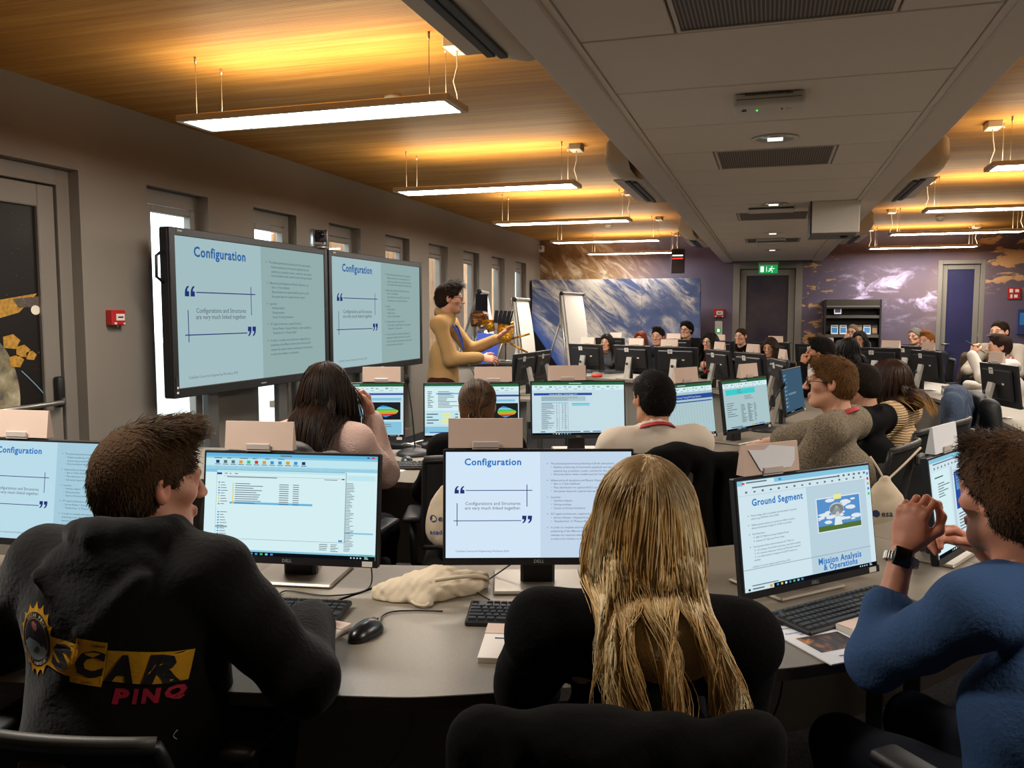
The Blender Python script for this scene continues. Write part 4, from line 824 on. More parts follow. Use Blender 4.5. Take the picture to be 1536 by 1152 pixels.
# ================================================================== PEOPLE: implicit-surface modeller
class Field:
    def __init__(s, lo, hi, h):
        s.h = h; s.lo = np.array(lo, float); n = np.ceil((np.array(hi, float) - s.lo) / h).astype(int) + 1
        s.n = n; s.ax = [s.lo[i] + h * np.arange(n[i]) for i in range(3)]; s.d = np.full(n, .08, np.float32)
    def _box(s, lo, hi, m):
        i0 = np.clip(np.floor((np.array(lo) - m - s.lo) / s.h).astype(int), 0, s.n); i1 = np.clip(np.ceil((np.array(hi) + m - s.lo) / s.h).astype(int) + 1, 0, s.n)
        if (i1 <= i0).any(): return None
        sl = tuple(slice(a, b) for a, b in zip(i0, i1))
        return sl, s.ax[0][sl[0]][:, None, None], s.ax[1][sl[1]][None, :, None], s.ax[2][sl[2]][None, None, :]
    def _mix(s, sl, b, k, op):
        a = s.d[sl]; b = b.astype(np.float32)
        if op == 'u':
            if k > 0: h = np.maximum(k - np.abs(a - b), 0) / k; s.d[sl] = np.minimum(a, b) - h * h * k * .25
            else: s.d[sl] = np.minimum(a, b)
        else:
            if k > 0: h = np.maximum(k - np.abs(a + b), 0) / k; s.d[sl] = np.maximum(a, -b) + h * h * k * .25
            else: s.d[sl] = np.maximum(a, -b)
    def cap(s, a, b, ra, rb=None, k=.02, op='u', fl=None):
        """capsule a-b; fl=(axis, factor) flattens the section along a world axis"""
        rb = ra if rb is None else rb; a = np.array(a, float); b = np.array(b, float); r = max(ra, rb)
        g = s._box(np.minimum(a, b) - r, np.maximum(a, b) + r, .06 + k)
        if g is None: return
        sl, X, Y, Z = g; v = b - a; L = max(v @ v, 1e-9)
        px, py, pz = X - a[0], Y - a[1], Z - a[2]
        t = np.clip((px * v[0] + py * v[1] + pz * v[2]) / L, 0, 1)
        dx, dy, dz = px - t * v[0], py - t * v[1], pz - t * v[2]
        if fl is not None:
            n = fl[0]; c = dx * n[0] + dy * n[1] + dz * n[2]; q = (1 / fl[1] - 1)
            dx = dx + n[0] * c * q; dy = dy + n[1] * c * q; dz = dz + n[2] * c * q
        s._mix(sl, np.sqrt(dx * dx + dy * dy + dz * dz) - (ra + (rb - ra) * t), k, op)
    def ell(s, c, r, rot=None, k=.02, op='u'):
        c = np.array(c, float); r = np.array(r, float); R = r.max(); g = s._box(c - R, c + R, .06 + k)
        if g is None: return
        sl, X, Y, Z = g; p = [X - c[0], Y - c[1], Z - c[2]]
        if rot is not None:
            M = np.array(rot); p = [M[0][i] * p[0] + M[1][i] * p[1] + M[2][i] * p[2] for i in range(3)]
        k0 = np.sqrt((p[0] / r[0]) ** 2 + (p[1] / r[1]) ** 2 + (p[2] / r[2]) ** 2); k1 = np.sqrt((p[0] / r[0] ** 2) ** 2 + (p[1] / r[1] ** 2) ** 2 + (p[2] / r[2] ** 2) ** 2)
        s._mix(sl, k0 * (k0 - 1) / np.maximum(k1, 1e-6), k, op)
    def plane(s, n, d, k=.0):
        """keep the side where n.p <= d"""
        n = np.array(n, float); v = s.ax[0][:, None, None] * n[0] + s.ax[1][None, :, None] * n[1] + s.ax[2][None, None, :] * n[2] - d
        s.d = np.maximum(s.d, v.astype(np.float32))
    def wrinkle(s, amp, f, seed=0, mask=None):
        g = np.random.RandomState(seed); X, Y, Z = s.ax[0][:, None, None], s.ax[1][None, :, None], s.ax[2][None, None, :]; w = 0
        for k in range(5):
            v = g.randn(3); v /= np.linalg.norm(v); q = f * (.6 + .35 * k); w = w + np.sin((X * v[0] + Y * v[1] + Z * v[2]) * q + g.rand() * 6.3 + 1.5 * np.sin((X * v[2] + Z * v[0]) * q * .4)) / (1 + .4 * k)
        s.d = s.d + (w * amp * .4).astype(np.float32)
    def mesh(s, smooth=1):
        d = np.pad(s.d, 1, constant_values=.08); h = s.h; lo = s.lo - h
        ins = d < 0
        c = [ins[i:d.shape[0] - 1 + i, j:d.shape[1] - 1 + j, k:d.shape[2] - 1 + k] for i in (0, 1) for j in (0, 1) for k in (0, 1)]
        sm = sum(x.astype(np.int8) for x in c); act = (sm > 0) & (sm < 8)
        ijk = np.argwhere(act); idx = -np.ones(act.shape, np.int64); idx[act] = np.arange(len(ijk))
        acc = np.zeros((len(ijk), 3)); cnt = np.zeros(len(ijk))
        cor = [(i, j, k) for i in (0, 1) for j in (0, 1) for k in (0, 1)]
        val = np.stack([d[ijk[:, 0] + a, ijk[:, 1] + b, ijk[:, 2] + e] for a, b, e in cor], 1)
        for p in range(8):
            for ax in range(3):
                q = list(cor[p])
                if q[ax]: continue
                q[ax] = 1; q = cor.index(tuple(q)); a, b = val[:, p], val[:, q]; m = (a < 0) != (b < 0)
                t = a[m] / (a[m] - b[m]); P = np.array(cor[p], float)[None].repeat(m.sum(), 0); P[:, ax] += t
                acc[m] += P; cnt[m] += 1
        V = (ijk + acc / cnt[:, None]) * h + lo
        F = []
        for ax in range(3):
            a = [slice(1, -1)] * 3; b = [slice(1, -1)] * 3; a[ax] = slice(0, -1); b[ax] = slice(1, None)
            A, B = ins[tuple(a)], ins[tuple(b)]
            u, w = (ax + 1) % 3, (ax + 2) % 3
            for flag, m in ((0, A & ~B), (1, ~A & B)):
                e = np.argwhere(m)
                if not len(e): continue
                e = e + 1; e[:, ax] -= 1
                o = np.zeros(3, int); q = []
                for du, dw in ((-1, -1), (0, -1), (0, 0), (-1, 0)):
                    x = e.copy(); x[:, u] += du; x[:, w] += dw; q.append(idx[x[:, 0], x[:, 1], x[:, 2]])
                if flag: q = q[::-1]
                F.append(np.stack(q, 1))
        F = np.concatenate(F) if F else np.zeros((0, 4), int)
        for _ in range(smooth):
            S_ = np.zeros_like(V); C_ = np.zeros(len(V))
            for a in range(4):
                i, j = F[:, a], F[:, (a + 1) % 4]; np.add.at(S_, i, V[j]); np.add.at(S_, j, V[i]); np.add.at(C_, i, 1); np.add.at(C_, j, 1)
            V = V * .5 + .5 * S_ / np.maximum(C_, 1)[:, None]
        return V, F
def np_mesh(name, V, F, mats, col=None, mi=None, smooth=True):
    me = bpy.data.meshes.new(name); V = np.asarray(V, np.float32); F = np.asarray(F, np.int32); n = F.shape[1]
    me.vertices.add(len(V)); me.vertices.foreach_set('co', V.ravel()); me.loops.add(F.size); me.loops.foreach_set('vertex_index', F.ravel())
    me.polygons.add(len(F)); me.polygons.foreach_set('loop_start', np.arange(0, F.size, n, dtype=np.int32)); me.polygons.foreach_set('loop_total', np.full(len(F), n, np.int32))
    for m in mats: me.materials.append(MATS[m] if isinstance(m, str) else m)
    if mi is not None: me.polygons.foreach_set('material_index', np.asarray(mi, np.int32))
    me.polygons.foreach_set('use_smooth', np.full(len(F), smooth))
    if col is not None:
        ca = me.color_attributes.new('Col', 'FLOAT_COLOR', 'POINT'); c4 = np.ones((len(V), 4), np.float32); c4[:, :3] = col; ca.data.foreach_set('color', c4.ravel())
    me.update(calc_edges=True); me.validate(); return me
def npM(M): return np.array(M)
def xf(V, M): M = np.array(M); return V @ M[:3, :3].T + M[:3, 3]

# ---- materials for people
def skin_mat():
    m = mat('skin', '#c99a7c', .5, attr='Col', bump=(180, .05)); b = m.node_tree.nodes['Principled BSDF']
    b.inputs['Subsurface Weight'].default_value = .12; b.inputs['Subsurface Radius'].default_value = (.01, .004, .002); return m
skin_mat()
def hair_mat():
    m = mat('hair', '#333333', .5, attr='Col', spec=.3); m.node_tree.nodes['Principled BSDF'].inputs['Anisotropic'].default_value = .4; return m
hair_mat()
hc_ = mat('hair_cap', '#333333', .8, attr='Col', spec=.12, bump=(160, .6))

# ---- head: local frame, +Y = face, origin between the ears, chin about z -.115, crown z .115
HEADS = {}
def head_mesh(sex='m', h=.005):
    key = (sex, h)
    if key in HEADS: return HEADS[key]
    f = Field((-.11, -.13, -.17), (.11, .15, .14), h); m = sex == 'm'
    f.ell((0, -.012, .030), (.076, .097, .085), k=0)
    f.ell((0, .026, -.040), (.056 if m else .052, .060, .070), k=.03)
    f.ell((0, .044, -.083), (.034 if m else .028, .036, .030), k=.035)
    f.cap((0, .071, -.100), (0, .068, -.100), .016 if m else .013, k=.03)
    for s in (-1, 1):
        f.ell((s * .041, .058, -.018), (.024, .024, .020), k=.025); f.cap((s * .047, .005, -.066), (s * .026, .055, -.096), .015, k=.03)
    f.cap((-.038, .080, .022), (.038, .080, .022), .013 if m else .010, k=.02)
    for s in (-1, 1):
        f.ell((s * .031, .103, .004), (.018, .015, .011), k=.012, op='s'); f.ell((s * .031, .0765, .003), (.0125, .0125, .0115), k=.002)
        f.cap((s * .019, .0885, .0095), (s * .045, .080, .008), .0050, k=.004); f.cap((s * .021, .0885, -.0055), (s * .044, .081, -.004), .0045, k=.004)
    f.cap((0, .092, .014), (0, .115, -.028), .0075, .0115, k=.012)
    for s in (-1, 1): f.ell((s * .012, .103, -.031), (.009, .011, .008), k=.008)
    f.cap((-.018, .091, -.060), (.018, .091, -.060), .0065, k=.006); f.cap((-.015, .091, -.070), (.015, .091, -.070), .0075, k=.005)
    f.cap((-.021, .104, -.0645), (.021, .104, -.0645), .0022, k=.004, op='s')
    for s in (-1, 1):
        f.ell((s * .079, -.006, -.004), (.010, .019, .031), Matrix.Rotation(s * .30, 3, 'Z'), k=.006); f.ell((s * .088, -.001, .002), (.008, .010, .019), k=.006, op='s')
    f.cap((0, -.022, -.05), (0, -.035, -.17), .055 if m else .047, .057 if m else .048, k=.03)
    V, F = f.mesh(1); HEADS[key] = (V, F); return HEADS[key]
def head_color(V, skin, lip, brow, beard=0, beardc=None):
    s = np.array(S(skin)); c = np.tile(s, (len(V), 1)); x, y, z = np.abs(V[:, 0]), V[:, 1], V[:, 2]
    def bl(w, col): 
        w = np.clip(w, 0, 1)[:, None]; c[:] = c * (1 - w) + np.array(col) * w
    bl(.35 * ((x > .068) & (np.abs(z) < .04)), s * np.array([1.15, .62, .55]))                       # ears
    bl(.25 * np.exp(-((x - .045) ** 2 + (z + .028) ** 2) / .0006) * (y > .04), s * np.array([1.15, .7, .62]))
    if beard: bl(beard * ((y > .0) & (z < -.030 - .03 * (x < .012)) & (z > -.13) | ((y > .06) & (np.abs(z + .05) < .006) & (x < .03))) * np.clip((y + .0) / .03, 0, 1), S(beardc or brow))
    bl(.65 * np.exp(-((x / .021) ** 4 + ((z + .0655) / .0085) ** 4)) * (y > .08), S(lip))
    bl(.85 * ((np.abs(z - .024 - .004 * np.sin(x * 60)) < .0042) & (x > .014) & (x < .048) & (y > .06)), S(brow))
    e = (y > .068) & (np.abs(z - .002) < .0050) & (np.abs(x - .031) < .0115)
    bl(.75 * e, (.45, .40, .37)); bl(1.0 * (e & ((x - .031) ** 2 + (z - .002) ** 2 < .0062 ** 2)), (.03, .018, .012)); bl(.6 * ((y > .07) & (np.abs(z - .0075) < .002) & (np.abs(x - .031) < .014)), (.05, .03, .02))
    return c
# ---- right hand, +Y fingers, +Z back of the hand, thumb at -X; origin at the wrist
HANDS = {}
def hand_mesh(pose='relax', h=.0035):
    key = (pose, h)
    if key in HANDS: return HANDS[key]
    f = Field((-.09, -.06, -.13), (.075, .215, .06), h)
    f.cap((0, -.05, 0), (0, .005, 0), .026, .024, k=.01, fl=((0, 0, 1), .72))
    f.ell((.0, .050, 0), (.040, .056, .0165), k=.02); f.ell((-.026, .034, -.010), (.018, .032, .015), k=.015)
    curl = {'relax': (22, 28, 18), 'fist': (78, 92, 55), 'open': (5, 8, 6), 'grip': (55, 55, 30), 'bent': (40, 62, 35)}[pose]; sp = {'open': 9}.get(pose, 3)
    for i, (x, y, L, r) in enumerate(((-.030, .088, .078, .0088), (-.010, .093, .088, .0092), (.011, .091, .082, .0088), (.030, .082, .064, .0078))):
        p = np.array([x, y, .001]); a = 0; az_ = R_(sp) * (i - 1.4); segs = (L * .48, L * .30, L * .24); f.ell(p, (.010, .012, .011), k=.012)
        for j, sl in enumerate(segs):
            a -= R_(curl[j] * (1 + .10 * (i - 1.5) * (pose != 'open'))); q = p + sl * np.array([sin(az_) * cos(a), cos(az_) * cos(a), sin(a)]); f.cap(p, q, r * (1 - .07 * j), r * (1 - .07 * (j + 1)), k=.004); p = q
    th = {'fist': [(-.034, .030, -.014), (-.046, .062, -.030), (-.026, .084, -.044), (-.004, .088, -.048)], 'grip': [(-.034, .030, -.014), (-.052, .060, -.030), (-.040, .088, -.046), (-.022, .100, -.050)], 'bent': [(-.034, .030, -.012), (-.055, .060, -.026), (-.05, .092, -.036), (-.034, .112, -.040)]}.get(pose, [(-.034, .028, -.010), (-.062, .056, -.018), (-.074, .088, -.022), (-.076, .112, -.026)])
    for a, b, r0, r1 in zip(th[:-1], th[1:], (.0145, .0115, .0100), (.0118, .0102, .0085)): f.cap(a, b, r0, r1, k=.008)
    V, F = f.mesh(1); HANDS[key] = (V, F); return HANDS[key]
def unit(v): v = np.array(v, float); return v / max(np.linalg.norm(v), 1e-9)
def frame(y, z):
    """matrix whose +Y axis is y and whose +Z is close to z"""
    y = unit(y); x = unit(np.cross(y, z)); z = np.cross(x, y); M = np.eye(4); M[:3, 0], M[:3, 1], M[:3, 2] = x, y, z; return M
def elbow(S_, W, l1, l2, pole):
    d = W - S_; L = np.linalg.norm(d); 
    if L > (l1 + l2) * .999: W = S_ + d * (l1 + l2) * .999 / L; d = W - S_; L = np.linalg.norm(d)
    a = (l1 * l1 - l2 * l2 + L * L) / (2 * L); hh = sqrt(max(l1 * l1 - a * a, 0)); e = d / L; p = np.array(pole, float); p = unit(p - e * (p @ e)); return S_ + e * a + p * hh, W

# ---- hair
def strands(P, D, steps, seg, r0, r1, rng, grav=.25, curl=.1, coll=None, sides=3, up=(0, 0, 1), clump=None, gather=None, stick=None, catt=0.0):
    """grow tapered tubes from points P along D (numpy, N x 3). coll = list of (centre, radii[, 3x3]) kept outside."""
    N = len(P); pos = P.copy(); d = D / np.linalg.norm(D, axis=1, keepdims=True); path = [pos.copy()]; seg = seg if hasattr(seg, '__len__') else np.full(N, seg)
    g = -np.array(up, float)
    ph = rng.rand(N, 3) * 6.28; fr = 3 + 3 * rng.rand(N, 1)
    if clump is not None: nc = clump.max() + 1; ph = (rng.rand(nc, 3) * 6.28)[clump] + rng.randn(N, 3) * .35; fr = (2.5 + 3 * rng.rand(nc, 1))[clump]
    for k in range(steps):
        w = np.sin(ph + fr * k / steps * 3) * curl * (1 if not catt else .4 + 1.3 * k / steps)
        d = d + g * (grav if not hasattr(grav, '__len__') else grav[k]) + w; d /= np.linalg.norm(d, axis=1, keepdims=True)
        if gather is not None:
            o_, ax_, w_, k_, up_, z0_, sh_ = gather; x_ = (pos - o_) @ ax_; zz = np.clip((z0_ - (pos - o_) @ up_) / .06, 0, 1); tx = np.clip(x_, -w_, w_) + sh_ * np.clip((z0_ - (pos - o_) @ up_) / .25, 0, 1); d = d + ax_ * ((tx - x_) * k_ * zz)[:, None]; d /= np.linalg.norm(d, axis=1, keepdims=True)
        new = pos + d * seg[:, None]
        if coll:
            for cc in coll:
                c, r = cc[0], cc[1]; q = (new - c)
                if len(cc) > 2: q = q @ cc[2]
                s_ = np.linalg.norm(q / r, axis=1); m = s_ < 1
                if m.any() and len(cc) > 3:
                    qq = q[m] / r; qq[:, 1] = np.where(qq[:, 1] < (.25 if cc[3] == 1 else 3), -1, 1) * np.sqrt(np.maximum(0, 1 - qq[:, 0] ** 2 - qq[:, 2] ** 2)); new[m] = c + (qq * r) @ cc[2].T
                elif m.any():
                    qq = q[m] / s_[m][:, None]; 
                    if len(cc) > 2: qq = qq @ cc[2].T
                    new[m] = c + qq
        if stick is not None:
            c, r, Rm_, lay = stick; q = (new - c) @ Rm_; s_ = np.linalg.norm(q / r, axis=1); wz = np.clip((q[:, 2] + .02) / .05, 0, 1); tgt = np.minimum(s_, 1.0 + lay); s2 = s_ * (1 - wz) + tgt * wz; new = c + (q * (s2 / s_)[:, None]) @ np.linalg.inv(Rm_)
        if catt and clump is not None and k > steps * .35:
            nc = clump.max() + 1; mu_ = np.zeros((nc, 3)); ct_ = np.zeros(nc); np.add.at(mu_, clump, new); np.add.at(ct_, clump, 1); new = new + ((mu_ / np.maximum(ct_, 1)[:, None])[clump] - new) * catt
        dd = new - pos; L = np.linalg.norm(dd, axis=1, keepdims=True); L = np.maximum(L, 1e-6); new = pos + dd / L * seg[:, None]; d = dd / L
        pos = new; path.append(pos.copy())
    P_ = np.stack(path, 1); K = steps + 1                                   # N,K,3
    T = np.gradient(P_, axis=1); T /= np.maximum(np.linalg.norm(T, axis=2, keepdims=True), 1e-9)
    ref = np.array([.3, .5, .81]); U_ = np.cross(T, ref); U_ /= np.maximum(np.linalg.norm(U_, axis=2, keepdims=True), 1e-9); W_ = np.cross(T, U_)
    t = np.linspace(0, 1, K); rad = (r0 + (r1 - r0) * t ** 1.5)[None, :, None] * (0.7 + .6 * rng.rand(N, 1, 1))
    V = np.stack([P_ + (U_ * cos(2 * pi * j / sides) + W_ * sin(2 * pi * j / sides)) * rad for j in range(sides)], 2).reshape(-1, 3)
    base = (np.arange(N) * K * sides)[:, None, None] + (np.arange(steps) * sides)[None, :, None]; j = np.arange(sides)[None, None, :]; j2 = (j + 1) % sides
    F = np.stack([base + j, base + j2, base + sides + j2, base + sides + j], 3).reshape(-1, 4)
    return V, F, K * sides, P_
def hair_colors(N, per, cols, rng, tip=None, K=None, sides=3, root=None, clump=None):
    """random colour of the list per strand, tip / root tints along it"""
    cs = np.array([S(c) for c in cols]); c = cs[rng.randint(0, len(cs), N)] * (.7 + .6 * rng.rand(N, 1))
    if clump is not None: c = .45 * c + .55 * cs[rng.randint(0, len(cs), clump.max() + 1)][clump] * (.8 + .4 * rng.rand(N, 1))
    c = np.repeat(c, per, 0)
    if K and (tip or root):
        t = np.tile(np.repeat(np.linspace(0, 1, K), sides), N)[:, None]
        if tip: w = np.clip((t - tip[1]) / max(1 - tip[1], .01), 0, 1); c = c * (1 - w) + np.array(S(tip[0])) * w * (.8 + .4 * np.repeat(rng.rand(N, 1), per, 0))
        if root: w = np.clip(1 - t / root[1], 0, 1); c = c * (1 - w) + np.array(S(root[0])) * w
    return c
def sample(V, F, n, rng, cond=None):
    a, b, c, d = (V[F[:, i]] for i in range(4)); ar = np.linalg.norm(np.cross(c - a, d - b), axis=1); ctr = (a + b + c + d) / 4; nm = np.cross(c - a, d - b); nm /= np.maximum(np.linalg.norm(nm, axis=1, keepdims=True), 1e-9)
    if cond is not None: ar = ar * cond(ctr)
    i = rng.choice(len(F), n, p=ar / ar.sum()); w = rng.rand(n, 4) ** 1; w /= w.sum(1, keepdims=True)
    return a[i] * w[:, :1] + b[i] * w[:, 1:2] + c[i] * w[:, 2:3] + d[i] * w[:, 3:], nm[i]
CAP = {}
def hair_cap(style, h=.006):
    """thick skull-cap of hair in the head frame"""
    key = (style, h)
    if key in CAP: return CAP[key]
    f = Field((-.13, -.17, -.20), (.13, .16, .17), h)
    if style in ('short', 'quiff', 'buzz', 'curly', 'fade'):
        g = {'short': .010, 'quiff': .010, 'buzz': .003, 'curly': .020, 'fade': .006}[style]
        f.ell((0, -.014, .032), (.076 + g, .097 + g, .085 + g), k=0); f.ell((0, -.045, -.01), (.070 + g, .066 + g * .8, .08), k=.02)
        if style == 'quiff': f.ell((.0, .035, .105), (.062, .062, .030), k=.03)
        if style == 'curly': f.ell((0, -.07, .02), (.085, .055, .095), k=.03); f.ell((0, .02, .10), (.07, .07, .03), k=.03)
        f.ell((0, .150, -.015), (.122, .098, .115), k=.006, op='s')
        for s_ in (-1, 1): f.ell((s_ * .088, .020, -.040), (.030, .036, .050), k=.006, op='s'); f.ell((s_ * .088, .07, -.03), (.05, .05, .075), k=.006, op='s')
        f.ell((0, -.05, -.165), (.12, .12, .085), k=.01, op='s')
    else:                                                   # long, bob, pony: covers ears and nape
        f.ell((0, -.016, .032), (.086, .106, .094), k=0); f.ell((0, -.050, -.03), (.082, .062, .10), k=.02)
        f.ell((0, .160, -.04), (.066 if style != 'pony' else .10, .115, .130), k=.012, op='s')
        if style == 'pony':
            for s_ in (-1, 1): f.ell((s_ * .095, .03, -.045), (.035, .045, .05), k=.006, op='s')
            f.ell((0, -.04, -.175), (.12, .12, .09), k=.01, op='s')
        else:
            for s_ in (-1, 1): f.cap((s_ * .072, -.005, 0), (s_ * .080, -.01, -.12 if style != 'bob' else -.09), .026, .020, k=.02)
            f.cap((0, -.075, 0), (0, -.085, -.17), .055, .045, k=.03, fl=((0, 1, 0), .6))
    V, F = f.mesh(1); CAP[key] = (V, F); return CAP[key]

# ---- the person builder
def person(name_label, pose, head, look, hairstyle, outfit, detail=1, seed=1, extras=None, group='people'):
    """pose: dict(x,y,yaw,lean,scale,...) ; everything is built in a local frame: +Y = facing, origin on the floor below the hips"""
    rng = np.random.RandomState(seed); sc = pose.get('s', 1.0); yaw = R_(pose['yaw'])
    r = empty('person', (pose['x'], pose['y'], pose.get('z', 0)), yaw, name_label, 'person', group); r.scale = (sc, sc, sc)
    stand = pose.get('stand', False); lean = R_(pose.get('lean', 8)); side = R_(pose.get('side', 0)); sex = head.get('sex', 'm'); m = sex == 'm'
    hz = .92 if stand else .55
    hip = np.array([0, 0, hz]); tl = .53 if stand else .50
    up = np.array([sin(side), sin(lean) * cos(side), cos(lean) * cos(side)]); neck = hip + up * tl; fw = unit(np.array([0, cos(lean), -sin(lean)])); rt = np.cross(fw, up)
    sw = (.190 if m else .165) * pose.get('broad', 1)
    tw = R_(pose.get('twist', 0)); rts = rt * cos(tw) + fw * sin(tw)
    sh = {-1: neck - up * .055 - rts * sw - fw * .0, 1: neck - up * .055 + rts * sw}
    hc = neck + up * pose.get('necklen', .145) * .6 + np.array([0, .035, pose.get('necklen', .145) * .45]) + np.array(pose.get('headoff', (0, 0, 0)))
    HM = Matrix.Translation(Vector(hc)) @ Euler((R_(head.get('pitch', 0)), R_(head.get('roll', 0)), R_(head.get('yaw', 0))), 'XYZ').to_matrix().to_4x4() @ Matrix.Scale(head.get('s', 1.0), 4)
    HMn = np.array(HM)
    arms = {}
    for s_ in (-1, 1):
        spec = pose.get('armR' if s_ > 0 else 'armL', 'desk')
        if isinstance(spec, str): spec = {'desk': dict(w=(s_ * .13, .44, .78), pole=(s_ * .7, -.4, -.6)), 'down': dict(w=(s_ * .26, .06, hz - .05), pole=(s_ * .5, -1, 0)), 'lap': dict(w=(s_ * .10, .28, .66), pole=(s_ * .8, -.5, -.3))}[spec]
        E, W = elbow(sh[s_], np.array(spec['w'], float), .285, .255, spec.get('pole', (s_, -.3, -.5))); arms[s_] = (sh[s_], E, W, spec)
    legs = {}
    for s_ in (-1, 1):
        h_ = hip + np.array([s_ * .09, .0, 0]); 
        if stand: kn = np.array([s_ * .10, .03, .48]); an = np.array([s_ * .11, -.01, .08])
        else: kn = np.array([s_ * .13, .42, .53]); an = np.array([s_ * .13, pose.get('ankle', .38), .09])
        legs[s_] = (h_, kn, an)
    def torso(f, t, cloth):
        A = np.array([rts, fw, up]).T
        f.ell(hip + up * .02, (.155 + t, .115 + t, .12 + t), np.stack([rt, fw, up], 1).T.tolist() if False else None, k=.05)
        c1 = hip + up * .20; c2 = hip + up * .375; wa = .150 if m else .128; ch = .165 if m else .145; Rm = np.stack([rts, fw, up], 1)
        rot = Rm.tolist(); b = pose.get('bulk', 1)
        f.ell(c1, ((wa + t) * b, (.105 + t) * b, .17), rot, k=.08)
        if cloth and outfit.get('boxy'): f.ell(hip + up * .10, ((.165 + t) * b, (.115 + t) * b, .20), rot, k=.06); f.ell(c2 + fw * .005, ((ch + t) * b, (.115 + t) * b, .17), rot, k=.08)
        f.cap(sh[-1] + up * .0 + rts * .03, sh[1] - rts * .03, .058 + t * .8, k=.06)
        for s_ in (-1, 1): f.cap(neck - up * .02 + rts * s_ * .03, sh[s_] + up * .012, .048 + t * .6, .050 + t, k=.04)
        if not m: 
            for s_ in (-1, 1): f.ell(c2 + fw * .085 + rts * s_ * .065 - up * .01, (.06, .05, .06), k=.04)
    def arm(f, s_, t, full=True, cut=1.0):
        S0, E, W, sp = arms[s_]; ur = .046 if m else .040; f.cap(S0, E, ur + t, ur * .86 + t, k=.035)
        Wc = E + (W - E) * cut; f.cap(E, Wc, ur * .88 + t, (.031 if m else .027) + t + (ur * .2) * (1 - cut), k=.03)
    vx = {0: .020, 1: .014, 2: .009}[detail]
    pts = [hip - .2, hip + .2, neck + .12] + [p for s_ in (-1, 1) for p in arms[s_][:3]]; lo = np.min(pts, 0) - .13; hi = np.max(pts, 0) + .13
    # body (skin): trunk, neck, arms, legs + separately sampled head and hands, one mesh
    lo_b = np.minimum(lo, [-.30, -.20, .0]); hi_b = np.maximum(hi, [.30, .62, .1])
    f = Field(lo_b, hi_b, max(vx, .012)); torso(f, -.014, False); f.cap(neck - up * .03, hc + HMn[:3, :3] @ np.array([0, -.03, -.05]), .054 if m else .046, k=.03)
    for s_ in (-1, 1):
        arm(f, s_, -.004); a, b, c = legs[s_]; f.cap(a, b, .075, .055, k=.04); f.cap(b, c, .052, .036, k=.03); f.cap(c + np.array([0, -.03, -.04]), c + np.array([0, .13, -.05]), .035, .032, k=.03)
    V, F = f.mesh(1); Vs = [V]; Fs = [F]; sk = head.get('skin', '#c69479'); Cs = [np.tile(S(sk), (len(V), 1))]; off = len(V)
    hV, hF = head_mesh(sex, {0: .006, 1: .0045, 2: .004}[detail]); Vs.append(xf(hV, HMn)); Fs.append(hF + off); off += len(hV); Cs.append(head_color(hV, sk, head.get('lip', '#a8604f'), head.get('brow', '#2c2019'), head.get('beard', 0), head.get('beardc')))
    for s_ in (-1, 1):
        S0, E, W, sp = arms[s_]
        hp = sp.get('hand', 'relax' if detail else None)
        if hp is None or hp == 'none': continue
        gV, gF = hand_mesh(hp, {0: .005, 1: .0035, 2: .0028}[detail]); d = unit(sp.get('dir', unit(W - E))); bk = sp.get('back', (0, 0, 1)); M = frame(d, np.array(bk, float)); M[:3, 3] = W + d * .012
        g = gV * .98 * sp.get('hs', 1)
        if s_ < 0: g = g * np.array([-1, 1, 1]); gF = gF[:, ::-1]
        Vs.append(xf(g, M)); Fs.append(gF + off); off += len(gV); Cs.append(np.tile(np.array(S(sk)) * np.array([1.02, .95, .93]), (len(gV), 1)))
    link('body', np_mesh('body', np.concatenate(Vs), np.concatenate(Fs), ['skin'], np.concatenate(Cs)), r)
    # garments
    o = outfit; t = o.get('t', .012)
    f = Field(lo, hi, vx); torso(f, t, True)
    for s_ in (-1, 1): arm(f, s_, t + o.get('sleeve', .006), cut=o.get('cut', (1, 1))[0 if s_ < 0 else 1] * .97)
    if o.get('collar') == 'hood':
        ctr = neck + up * .035 - fw * .01
        for k in range(12):
            a0, a1 = k * pi / 6, (k + 1) * pi / 6; q = lambda a: ctr + rts * .095 * cos(a) + fw * .085 * sin(a) + up * (.012 * -sin(a))
            f.cap(q(a0), q(a1), .034, k=.014)
        Rq = np.stack([rts, fw, up], 1).tolist(); f.ell(neck - fw * .088 - up * .020, (.135, .052, .075), Rq, k=.012); f.ell(neck - fw * .112 - up * .085, (.105, .036, .075), Rq, k=.012); f.cap(neck - fw * .125 + rts * .11 - up * .03, neck - fw * .150 - up * .135, .022, .016, k=.012); f.cap(neck - fw * .125 - rts * .11 - up * .03, neck - fw * .150 - up * .135, .022, .016, k=.012)
    elif o.get('collar') == 'shirt':
        ctr = neck + up * .022
        for k in range(12):
            a0, a1 = k * pi / 6, (k + 1) * pi / 6; q = lambda a: ctr + rts * .066 * cos(a) + fw * .068 * sin(a) - up * .015 * sin(a)
            f.cap(q(a0), q(a1), .014, k=.012, fl=((0, 0, 1), 2.0))
    elif o.get('collar') == 'crew':
        ctr = neck + up * .006
        for k in range(12):
            a0, a1 = k * pi / 6, (k + 1) * pi / 6; q = lambda a: ctr + rts * .070 * cos(a) + fw * .066 * sin(a) - up * .018 * sin(a)
            f.cap(q(a0), q(a1), .014, k=.014)
    if o.get('wr', 1): f.wrinkle(o.get('wr', .006), 26 if detail < 2 else 30, seed)
    # neck hole and hem
    f.cap(neck - fw * .0 + up * .0, neck + up * .25 + fw * .03, .050, .062, k=.006, op='s')
    f.plane(-up, -(hip @ up) + .03 + (0 if not stand else .02))
    V, F = f.mesh(1)
    gm = o['mat']
